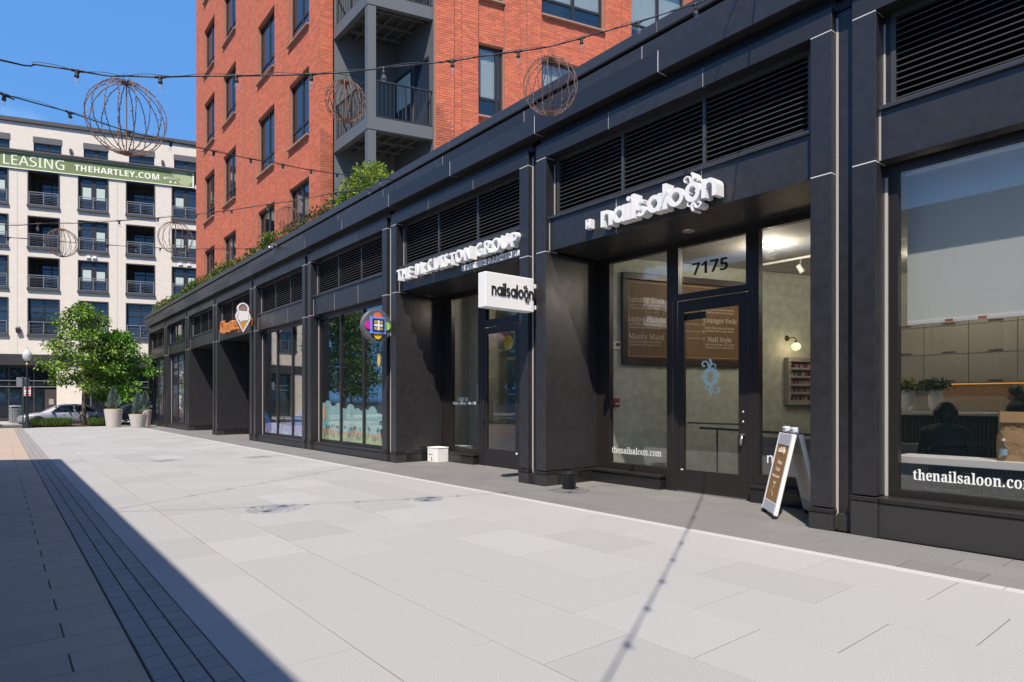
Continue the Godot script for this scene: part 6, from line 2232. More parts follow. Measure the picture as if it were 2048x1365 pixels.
# ------------------------------------------------------------------ small things on the plaza
func plaza_things() -> void:
	a_frame()
	# bucket
	var t := thing("bucket", "black plastic bucket on the paving beside the salon's recessed entrance", "bucket", Vector3(-7.72, 0.0, -0.12))
	var b := MB.new()
	b.lathe([Vector2(0.0, 0.0), Vector2(0.108, 0.0), Vector2(0.112, 0.004), Vector2(0.14, 0.25), Vector2(0.148, 0.252), Vector2(0.15, 0.27), Vector2(0.145, 0.28), Vector2(0.136, 0.278), Vector2(0.106, 0.015), Vector2(0.0, 0.014)], 28)
	part(t, "pail", b.done(true), M.black_plastic)
	b = MB.new()
	var arc := []
	for q in 15:
		var a := PI * q / 14.0
		arc.append(Vector3(cos(a) * 0.15, 0.25 - sin(a) * 0.09, 0.02 + sin(a) * 0.135))
	b.tube(arc, 0.004, 5)
	part(t, "handle", b.done(), M.dark_metal)
	# white box
	t = thing("white_box", "white lidded box with small printed marks by the clinic's entrance window", "box", Vector3(-13.22, 0.0, -0.98), 0.10)
	bx(t, "body", Vector3(0, 0.17, 0), Vector3(0.40, 0.34, 0.34), mat("box_white", Color(0.78, 0.78, 0.77), 0.6), 0.006)
	bx(t, "lid", Vector3(0, 0.352, 0), Vector3(0.416, 0.022, 0.356), M.box_white, 0.005)
	bx(t, "red_mark", Vector3(-0.03, 0.075, 0.171), Vector3(0.035, 0.09, 0.002), mat("mark_red", Color(0.45, 0.03, 0.02), 0.6), 0.0)
	bx(t, "blue_mark", Vector3(-0.13, 0.19, 0.171), Vector3(0.025, 0.035, 0.002), mat("mark_blue", Color(0.02, 0.12, 0.3), 0.6), 0.0)
	text(t, "print", "GREENS", font("Droid Sans", 700), 0.035, 0.001, M.black_vinyl, Vector3(-0.055, 0.185, 0.171))
	bx(t, "black_mark", Vector3(-0.10, 0.28, 0.171), Vector3(0.012, 0.03, 0.002), M.black_vinyl, 0.0)
	# planters near the street
	planter(Vector3(-42.35, 0, 2.36), 1.03, 0.47, 0.35, 1.32, 0.30, "tall pale round planter with a blue juniper, apart from the other two", 1)
	planter(Vector3(-40.85, 0, 1.36), 0.75, 0.46, 0.33, 1.28, 0.26, "low pale round planter with a blue juniper in front of a taller one", 2)
	planter(Vector3(-42.35, 0, 0.78), 0.98, 0.36, 0.26, 1.08, 0.25, "slim pale planter with a blue juniper against the shop corner", 3)
	# camera at the roof corner
	t = thing("security_camera", "small dark security camera under the shop roof's far corner", "camera", Vector3(-46.25, 5.86, 0.12))
	bx(t, "arm", Vector3(-0.05, 0.06, -0.08), Vector3(0.06, 0.05, 0.3), M.dark_metal, 0.006)
	b = MB.new()
	b.lathe([Vector2(0.0, 0.0), Vector2(0.09, 0.0), Vector2(0.1, 0.03), Vector2(0.09, 0.1), Vector2(0.0, 0.1)], 14, Vector3(-0.05, -0.07, 0.1))
	part(t, "housing", b.done(true), M.dark_metal)
	roof_plants()


func a_frame() -> void:
	var t := thing("sandwich_board", "white folding pavement sign with a brown poster beside the salon's right pilaster", "sandwich board", Vector3(-4.08, 0.0, -0.62))
	# the poster side faces the street end; built in its own axes and turned
	t.basis = Basis(Vector3(0.67, 0, 0.742).normalized(), Vector3.UP, Vector3(-0.742, 0, 0.67).normalized())
	t.position = Vector3(-4.06, 0, -0.588)
	var h := 1.16
	var lean := atan2(0.26, h)
	for s in [1.0, -1.0]:
		var bs := Basis(Vector3.RIGHT, -lean * s)
		var base := Vector3(0, 0, 0.28 * s)
		var pl := MB.new()
		var x := Transform3D(bs, base)
		# moulded frame: two stiles, a top and a bottom rail
		var board := Node3D.new()
		var at := func(c: Vector3) -> Vector3: return x * c
		for q in [[-0.30, 0.57, 0.05, 1.06], [0.30, 0.57, 0.05, 1.06]]:
			bx(t, "stile", at.call(Vector3(q[0], q[1], 0)), Vector3(q[2], q[3], 0.05), M.white_paint, 0.008, bs)
		bx(t, "top_rail", at.call(Vector3(0, 1.02, 0.001)), Vector3(0.55, 0.16, 0.046), M.plastic_grey, 0.006, bs)
		bx(t, "bottom_rail", at.call(Vector3(0, 0.12, 0.001)), Vector3(0.55, 0.14, 0.046), M.plastic_grey, 0.006, bs)
		for q in [-0.27, 0.27]:
			bx(t, "foot", at.call(Vector3(q, 0.022, 0)), Vector3(0.09, 0.035, 0.055), M.black_rubber, 0.006, bs)
		if s > 0:
			bx(t, "poster", at.call(Vector3(0, 0.565, 0.004)), Vector3(0.55, 0.75, 0.03), M.poster_brown, 0.0, bs)
			var f := font("Droid Serif", 400)
			nail_word(t, M.poster_cream, x * Transform3D(Basis.from_scale(Vector3(0.8, 1, 1)), Vector3(-0.15, 0.84, 0.0195)), 0.05, 0.006, "poster_letter")
			text(t, "poster_lettering", "Welcome,", f, 0.075, 0.001, M.poster_cream, at.call(Vector3(0.03, 0.71, 0.021)), bs, 0.22)
			text(t, "poster_lettering", "Friends!", f, 0.075, 0.001, M.poster_cream, at.call(Vector3(0.0, 0.62, 0.021)), bs, 0.2)
			text(t, "poster_lettering", "walk-ins are always", f, 0.05, 0.001, M.poster_cream, at.call(Vector3(-0.02, 0.52, 0.021)), bs, 0.34)
			text(t, "poster_lettering", "invited", f, 0.05, 0.001, M.poster_cream, at.call(Vector3(0.0, 0.44, 0.021)), bs, 0.13)
			var c := MB.new()
			var cur := []
			for k in 20:
				var u := k / 19.0
				cur.append(Vector2(-0.02 + 0.06 * sin(u * 9.0) * u, 0.41 - 0.16 * u))
			c.stroke(cur, 0.006, 0.0195, 0.021, x)
			part(t, "poster_lettering", c.done(), M.poster_cream)
		else:
			bx(t, "rear_panel", at.call(Vector3(0, 0.565, 0.0)), Vector3(0.55, 0.75, 0.02), M.white_paint, 0.0, bs)
			for k in 3:
				bx(t, "rib", at.call(Vector3(0, 0.93 - 0.05 * k, 0.012)), Vector3(0.54, 0.012, 0.02), M.white_paint, 0.0, bs)
	for x in [-0.18, 0.18]:
		bx(t, "handle_lug", Vector3(x, 1.125, 0), Vector3(0.17, 0.075, 0.09), M.plastic_grey, 0.02)
	bx(t, "logo_patch", Vector3(0.1, 1.04, 0.062), Vector3(0.1, 0.04, 0.004), M.white_paint, 0.0, Basis(Vector3.RIGHT, -lean))


func planter(at: Vector3, h: float, r1: float, r0: float, tree_h: float, tree_r: float, label: String, k: int) -> void:
	var t := thing("planter", label, "planter", at, 0.0, "round planters near the street")
	var b := MB.new()
	b.lathe([Vector2(0.0, 0.0), Vector2(r0 - 0.01, 0.0), Vector2(r0, 0.012), Vector2(lerpf(r0, r1, 0.5), h * 0.5), Vector2(r1, h - 0.012), Vector2(r1 - 0.008, h), Vector2(r1 - 0.045, h), Vector2(r1 - 0.05, h - 0.01), Vector2(r1 - 0.06, h - 0.08)], 40)
	part(t, "pot", b.done(true), M.planter_stone)
	b = MB.new()
	b.lathe([Vector2(r1 - 0.055, h - 0.07), Vector2(0.0, h - 0.04)], 24)
	part(t, "soil", b.done(), M.soil)
	var j := thing("juniper", "blue-green juniper growing in %s" % ["the tall planter", "the low planter", "the slim planter by the shop"][k - 1], "shrub", at + Vector3(0, h - 0.06, 0), 0.0, "junipers in planters")
	var r := RandomNumberGenerator.new()
	r.seed = 70 + k
	b = MB.new()
	b.tube([Vector3(0, 0, 0), Vector3(0.01, tree_h * 0.5, 0), Vector3(0, tree_h * 0.95, 0)], [0.03, 0.018, 0.005], 6)
	part(j, "trunk", b.done(), M.bark)
	var l := MB.new()
	l.weld = false
	for n in 2600:
		var u := pow(r.randf(), 1.2)
		var prof := sin(minf(1.0, (1.0 - u) * 1.15) * PI * 0.5) * minf(1.0, 0.35 + u * 4.0)
		var a := r.randf() * TAU
		var lobe := 1.0 + 0.25 * sin(a * 3.0 + u * 11.0 + k) + 0.15 * sin(a * 5.0 - u * 23.0)
		var rad := tree_r * prof * lobe * sqrt(r.randf_range(0.25, 1.0))
		var p := Vector3(cos(a) * rad, u * tree_h, sin(a) * rad)
		var dir := Vector3(cos(a) * 0.5, 0.9, sin(a) * 0.5).normalized() + Vector3(r.randf_range(-0.4, 0.4), r.randf_range(-0.3, 0.3), r.randf_range(-0.4, 0.4))
		var v := r.randf_range(0.6, 1.3)
		l.leaf(p, dir.normalized(), Vector3(-sin(a), 0.2, cos(a)), r.randf_range(0.07, 0.13), 0.028, Color(0.17 * v, 0.235 * v, 0.20 * v))
	part(j, "foliage", l.done(), M.juniper)
	var fl := thing("bedding_flowers", "low yellow and red flowers around the juniper in %s" % ["the tall planter", "the low planter", "the slim planter"][k - 1], "flowers", at + Vector3(0, h - 0.05, 0), 0.0, "flowers in planters")
	l = MB.new()
	l.weld = false
	for n in 420:
		var a := r.randf() * TAU
		var rad := (r1 - 0.07) * sqrt(r.randf())
		var c: Color = [Color(0.16, 0.22, 0.04), Color(0.20, 0.20, 0.05), Color(0.50, 0.36, 0.05), Color(0.42, 0.10, 0.05)][mini(3, int(r.randf() * 5.2) % 4)]
		l.leaf(Vector3(cos(a) * rad, r.randf_range(0.0, 0.07), sin(a) * rad), Vector3(r.randf_range(-1, 1), r.randf_range(0.2, 1.2), r.randf_range(-1, 1)).normalized(), Vector3(r.randf(), 0.3, r.randf()).normalized(), 0.07, 0.045, c)
	part(fl, "foliage", l.done(), M.shrub)


func bush_mesh(r: RandomNumberGenerator, n: int, size: Vector3, leaf_l: float, cols: Array) -> ArrayMesh:
	var l := MB.new()
	l.weld = false
	var puffs := []
	for k in 9 + int(size.x * 6.0):
		puffs.append([Vector3(r.randf_range(-0.5, 0.5) * size.x, r.randf_range(0.12, 0.78) * size.y, r.randf_range(-0.4, 0.4) * size.z), r.randf_range(0.16, 0.30) * size.y])
	for k in n:
		var pf: Array = puffs[r.randi() % puffs.size()]
		var d := Vector3(r.randf_range(-1, 1), r.randf_range(-0.8, 1), r.randf_range(-1, 1)).normalized()
		var p: Vector3 = pf[0] + d * pf[1] * pow(r.randf(), 0.4)
		p.z = clampf(p.z, -size.z * 0.5, size.z * 0.5)
		p.y = maxf(p.y, -0.1)
		var dir := (d + Vector3(r.randf_range(-0.7, 0.7), r.randf_range(0.0, 1.0), r.randf_range(-0.7, 0.7))).normalized()
		var c: Color = cols[r.randi() % cols.size()]
		var v := r.randf_range(0.75, 1.3)
		l.leaf(p, dir, Vector3(r.randf_range(-1, 1), 1, r.randf_range(-1, 1)).normalized(), leaf_l * r.randf_range(0.7, 1.2), leaf_l * 0.5, Color(c.r * v, c.g * v, c.b * v))
	return l.done()


func roof_plants() -> void:
	var r := RandomNumberGenerator.new()
	r.seed = 22
	var spots := []
	var x := -45.6
	while x < -17.7:
		var w := r.randf_range(1.5, 2.2)
		spots.append([x + w / 2, w, r.randf_range(0.62, 0.98)])
		x += w * 0.92
	var green := [Color(0.075, 0.135, 0.025), Color(0.11, 0.175, 0.03), Color(0.055, 0.10, 0.025), Color(0.16, 0.20, 0.04)]
	var warm := [Color(0.10, 0.15, 0.03), Color(0.20, 0.21, 0.05), Color(0.22, 0.12, 0.05), Color(0.07, 0.11, 0.025)]
	var dark := [Color(0.05, 0.085, 0.025), Color(0.07, 0.11, 0.03), Color(0.12, 0.075, 0.04)]
	var k := 0
	for s in spots:
		var set_of: Array = warm if k % 3 == 1 else green
		if s[0] > -21.5:
			set_of = dark if s[0] < -18.6 else green
		var words := ["sprawling", "upright", "thin", "dense", "ragged", "low"]
		var t := thing("roof_shrub", "%s green roof-edge shrub, number %s counted from the street end" % [words[k % 6], ["one", "two", "three", "four", "five", "six", "seven", "eight", "nine", "ten", "eleven", "twelve", "thirteen", "fourteen", "fifteen", "sixteen", "seventeen", "eighteen", "nineteen", "twenty"][k]], "shrub", Vector3(s[0], 6.85, -0.32), 0.0, "shrubs along the roof edge")
		part(t, "foliage", bush_mesh(r, 620, Vector3(s[1], s[2], 0.46), 0.13 if s[0] < -24.0 else 0.105, set_of), M.shrub)
		var st := MB.new()
		st.weld = false
		for n in 6:
			var px: float = r.randf_range(-0.4, 0.4) * s[1]
			st.tube([Vector3(px, -0.1, 0), Vector3(px + r.randf_range(-0.1, 0.1), s[2] * 0.6, r.randf_range(-0.1, 0.1))], [0.012, 0.005], 4)
		part(t, "stems", st.done(), M.stem)
		k += 1
	var bright := [Color(0.24, 0.32, 0.035), Color(0.30, 0.36, 0.05), Color(0.17, 0.26, 0.03), Color(0.12, 0.19, 0.025)]
	var t := thing("roof_shrub", "large bright yellow-green shrub on the roof edge below the grey balconies", "shrub", Vector3(-15.9, 6.85, -0.45))
	var l := bush_mesh(r, 5200, Vector3(2.5, 1.22, 0.8), 0.085, bright)
	part(t, "foliage", l, M.shrub)
	var st := MB.new()
	st.weld = false
	for n in 14:
		var px := r.randf_range(-0.8, 0.8)
		st.tube([Vector3(px * 0.6, -0.1, 0), Vector3(px, r.randf_range(0.5, 0.9), r.randf_range(-0.2, 0.2))], [0.014, 0.005], 4)
	part(t, "stems", st.done(), M.stem)


# ------------------------------------------------------------------ the street end
func tree(label: String, at: Vector3, h: float, spread: float, first: float, n_leaf: int, seed_n: int, cols: Array, leaf_l: float, airy: float, group := "") -> void:
	var t := thing("street_tree", label, "tree", at, 0.0, group)
	var r := RandomNumberGenerator.new()
	r.seed = seed_n
	var trunk := MB.new()
	var tp := []
	for k in 9:
		tp.append(Vector3(r.randf_range(-0.03, 0.03) * k * 0.5, h * 0.95 * k / 8.0, r.randf_range(-0.03, 0.03) * k * 0.5))
	trunk.tube(tp, [0.125, 0.11, 0.095, 0.08, 0.066, 0.05, 0.036, 0.022, 0.008], 9)
	part(t, "trunk", trunk.done(true), M.bark)
	var limbs := MB.new()
	limbs.weld = false
	var tips := []
	var n := 26
	for k in n:
		var u := lerpf(first, 0.97, float(k) / n)
		var y := h * u
		var base: Vector3 = tp[clampi(int(u * 8.0), 0, 7)]
		base.y = y
		var a := k * 2.4 + r.randf_range(-0.4, 0.4)
		var reach := spread * (sin(clampf((1.0 - u) / (1.0 - first), 0, 1) * PI * 0.62 + 0.12)) * r.randf_range(0.65, 1.1)
		var dir := Vector3(cos(a), r.randf_range(0.05, 0.42), sin(a)).normalized()
		var p1 := base + dir * reach * 0.5 + Vector3(0, 0.05, 0)
		var p2 := base + dir * reach + Vector3(0, r.randf_range(-0.1, 0.16), 0)
		limbs.tube([base, p1, p2], [0.032 * (1.2 - u), 0.018, 0.006], 5)
		for q in 6:
			var v := r.randf_range(0.35, 1.0)
			var m: Vector3 = base.lerp(p1, v * 2.0) if v < 0.5 else p1.lerp(p2, v * 2.0 - 1.0)
			var e := m + Vector3(r.randf_range(-1, 1), r.randf_range(-0.35, 0.7), r.randf_range(-1, 1)).normalized() * r.randf_range(0.2, 0.5) * (0.4 + reach * 0.3)
			limbs.tube([m, e], [0.009, 0.003], 4)
			tips.append(e)
		tips.append(p2)
	part(t, "limbs", limbs.done(), M.bark)
	var l := MB.new()
	l.weld = false
	for k in n_leaf:
		var tip: Vector3 = tips[r.randi() % tips.size()]
		var d := Vector3(r.randf_range(-1, 1), r.randf_range(-0.9, 1), r.randf_range(-1, 1)).normalized()
		var p := tip + d * airy * pow(r.randf(), 0.6) * Vector3(1.25, 0.62, 1.25)
		var c: Color = cols[r.randi() % cols.size()]
		var v := r.randf_range(0.8, 1.25)
		l.leaf(p, (d + Vector3(0, r.randf_range(-0.7, 0.4), 0)).normalized(), Vector3(r.randf_range(-0.8, 0.8), 1, r.randf_range(-0.8, 0.8)).normalized(), leaf_l * r.randf_range(0.7, 1.25), leaf_l * 0.62, Color(c.r * v, c.g * v, c.b * v))
	part(t, "crown", l.done(), M.leaf)


func street_things() -> void:
	var leafy := [Color(0.13, 0.25, 0.03), Color(0.17, 0.31, 0.035), Color(0.10, 0.20, 0.025), Color(0.24, 0.36, 0.045), Color(0.14, 0.17, 0.04)]
	var dense := [Color(0.09, 0.22, 0.03), Color(0.13, 0.28, 0.035), Color(0.075, 0.18, 0.025), Color(0.18, 0.33, 0.045)]
	# raised bed with mulch, clumps and a low wire fence
	var bed := MB.new()
	bed.box(Vector3(-45.0, 0.02, 4.1), Vector3(1.15, 0.14, 4.3), Basis.IDENTITY, 0.03)
	part(self, "planting_bed_soil", bed.done(), M.mulch).set_meta("kind", "structure")
	tree("slender street tree with airy light green leaves in the planting bed", Vector3(-45.0, 0.08, 3.55), 7.2, 2.0, 0.28, 5200, 81, leafy, 0.20, 0.42)
	tree("rounder dense green street tree behind the tall planter", Vector3(-45.6, 0.0, 1.72), 5.75, 1.95, 0.26, 8200, 82, dense, 0.19, 0.46)
	for q in [[5.35, 0.95, "wider clump of strap-leaved ground cover at the bed's open end"], [2.75, 0.8, "clump of strap-leaved ground cover near the tall planter"], [4.6, 0.55, "small clump of strap-leaved ground cover beside the tree"]]:
		var t := thing("ground_cover_clump", q[2], "plant", Vector3(-44.7, 0.08, q[0]), 0.0, "clumps in the planting bed")
		var r := RandomNumberGenerator.new()
		r.seed = int(q[0] * 100)
		var l := MB.new()
		l.weld = false
		for n in int(1500 * q[1]):
			var p := Vector3(r.randf_range(-0.4, 0.4), 0, r.randf_range(-0.75, 0.75) * q[1])
			var v := r.randf_range(0.7, 1.3)
			l.leaf(p, Vector3(r.randf_range(-0.55, 0.55), 1, r.randf_range(-0.55, 0.55)).normalized(), Vector3(r.randf_range(-1, 1), 0, r.randf_range(-1, 1)).normalized(), r.randf_range(0.25, 0.55), 0.03, Color(0.10 * v, 0.17 * v, 0.035 * v))
		part(t, "blades", l.done(), M.shrub)
	var fc := thing("bed_fence", "low black wire fence along the planting bed", "fence")
	for q in [[-44.36, 6.2, -44.36, 2.0], [-44.36, 6.2, -45.6, 6.2]]:
		var a := Vector3(q[0], 0.06, q[1])
		var e := Vector3(q[2], 0.06, q[3])
		var d := e - a
		var n := int(d.length() / 0.12)
		for k in n + 1:
			var p := a + d * k / n
			bx(fc, "post" if k % 8 == 0 else "wire_upright", p + Vector3(0, 0.22, 0), Vector3(0.03, 0.46, 0.03) if k % 8 == 0 else Vector3(0.012, 0.40, 0.012), M.dark_metal, 0.0)
		for y in [0.12, 0.40]:
			var b := MB.new()
			b.tube([a + Vector3(0, y, 0), e + Vector3(0, y, 0)], 0.009, 4)
			part(fc, "rail", b.done(), M.dark_metal)
	# lamp, sign post, bins
	var t := thing("street_lamp", "black street lamp with a clear acorn globe near the sign post", "street lamp", Vector3(-43.9, 0.0, 6.24))
	var b := MB.new()
	b.lathe([Vector2(0.16, 0.0), Vector2(0.15, 0.25), Vector2(0.09, 0.4), Vector2(0.07, 0.8), Vector2(0.05, 1.0), Vector2(0.045, 3.4), Vector2(0.07, 3.44), Vector2(0.07, 3.52), Vector2(0.05, 3.56), Vector2(0.09, 3.66), Vector2(0.12, 3.72), Vector2(0.0, 3.73)], 14)
	part(t, "post", b.done(true), M.dark_metal)
	b = MB.new()
	b.lathe([Vector2(0.052, 3.47), Vector2(0.085, 3.5), Vector2(0.085, 3.56), Vector2(0.052, 3.6)], 14)
	part(t, "brass_ring", b.done(true), mat("brass", Color(0.5, 0.38, 0.2), 0.35, 0.8))
	b = MB.new()
	b.lathe([Vector2(0.11, 3.73), Vector2(0.19, 3.85), Vector2(0.22, 4.02), Vector2(0.2, 4.15), Vector2(0.13, 4.28), Vector2(0.05, 4.34)], 18)
	part(t, "globe", b.done(true), mat("lamp_glass", Color(0.55, 0.57, 0.58), 0.25, 0.0, 0.8))
	b = MB.new()
	b.lathe([Vector2(0.09, 4.30), Vector2(0.06, 4.36), Vector2(0.03, 4.40), Vector2(0.035, 4.46), Vector2(0.0, 4.53)], 12)
	part(t, "finial", b.done(true), M.steel)
	t = thing("sign_post", "green sign post with grey sign backs and a red and white parking sign", "sign post", Vector3(-43.95, 0.0, 6.42))
	bx(t, "post", Vector3(0, 1.43, 0), Vector3(0.07, 2.86, 0.07), mat("post_green", Color(0.02, 0.05, 0.035), 0.5), 0.006)
	var face := Basis(Vector3.UP, deg_to_rad(85.0))
	for q in [-0.16, 0.16]:
		bx(t, "sign_back", Vector3(0.0, 2.56, -q) + Vector3(-0.05, 0, 0), Vector3(0.25, 0.5, 0.008), M.rail_metal, 0.0, face)
	bx(t, "parking_sign", Vector3(0.045, 2.03, -0.19), Vector3(0.30, 0.48, 0.006), M.white_paint, 0.0, face)
	for q in [[2.2, 0.1], [1.98, 0.03], [1.86, 0.06]]:
		bx(t, "sign_print", Vector3(0.05, q[0], -0.19), Vector3(0.26, q[1], 0.006), mat("sign_red", Color(0.5, 0.03, 0.05), 0.5), 0.0, face)
	text(t, "sign_print", "NO PARKING", font("Droid Sans", 700), 0.06, 0.002, M.sign_red, Vector3(0.05, 2.11, -0.19), face, 0.25)
	bin("grey slatted litter bin on the far pavement behind the sign post", Vector3(-53.2, 0.0, 6.62))
	bin("grey slatted litter bin on the far pavement behind the low planter", Vector3(-52.9, 0.0, -0.35))
	car("silver_sedan", "silver saloon car parked beyond the planting bed", Vector3(-47.0, -0.093, 4.30), -PI / 2, Color(0.36, 0.36, 0.40), 0.28)
	car("dark_car", "dark blue car parked along the far kerb under the trees", Vector3(-50.7, -0.093, 0.3), -PI / 2, Color(0.012, 0.02, 0.04), 0.2)
	motorcycle(Vector3(-44.6, 0.0, 1.15))
	# red-twigged shrub beyond the planters
	t = thing("red_twig_shrub", "bare red-twigged shrub beyond the planters at the street", "shrub", Vector3(-47.6, 0.6, 0.55))
	b = MB.new()
	b.weld = false
	var r := RandomNumberGenerator.new()
	r.seed = 61
	for n in 46:
		var a := r.randf() * TAU
		var e := Vector3(cos(a) * r.randf_range(0.1, 0.6), r.randf_range(0.7, 1.5), sin(a) * r.randf_range(0.1, 0.6))
		b.tube([Vector3(0, 0, 0), e * 0.5 + Vector3(0, 0.08, 0), e], [0.014, 0.009, 0.003], 4)
	part(t, "twigs", b.done(), mat("red_twig", Color(0.28, 0.09, 0.07), 0.7))
	b = MB.new()
	b.lathe([Vector2(0.0, -0.6), Vector2(0.26, -0.6), Vector2(0.34, 0.0), Vector2(0.0, 0.0)], 16)
	part(t, "pot", b.done(), M.planter_stone)
	t = thing("no_parking_post", "thin grey sign post at the far kerb between the trees", "sign post", Vector3(-51.8, 0.0, 2.55))
	bx(t, "post", Vector3(0, 1.2, 0), Vector3(0.06, 2.4, 0.06), M.rail_metal, 0.0)
	bx(t, "sign_back", Vector3(0.03, 2.3, 0), Vector3(0.008, 0.4, 0.3), M.rail_metal, 0.0)


func bin(label: String, at: Vector3) -> void:
	var t := thing("litter_bin", label, "litter bin", at, 0.0, "litter bins on the far pavement")
	var b := MB.new()
	b.lathe([Vector2(0.26, 0.06), Vector2(0.30, 0.85), Vector2(0.28, 0.85), Vector2(0.24, 0.08)], 20)
	part(t, "liner", b.done(), M.store_dark)
	for k in 20:
		var a := TAU * k / 20.0
		bx(t, "slat", Vector3(cos(a) * 0.305, 0.5, sin(a) * 0.305), Vector3(0.02, 0.86, 0.062), M.bin_grey, 0.004, Basis(Vector3.UP, -a))
	b = MB.new()
	b.lathe([Vector2(0.33, 0.92), Vector2(0.34, 0.95), Vector2(0.34, 0.99), Vector2(0.30, 1.0)], 20)
	b.lathe([Vector2(0.34, 1.12), Vector2(0.345, 1.16), Vector2(0.3, 1.2), Vector2(0.0, 1.21)], 20)
	part(t, "hood", b.done(), M.bin_grey)
	for k in 4:
		var a := TAU * (k + 0.5) / 4.0
		bx(t, "hood_post", Vector3(cos(a) * 0.32, 1.06, sin(a) * 0.32), Vector3(0.04, 0.16, 0.08), M.bin_grey, 0.0, Basis(Vector3.UP, -a))


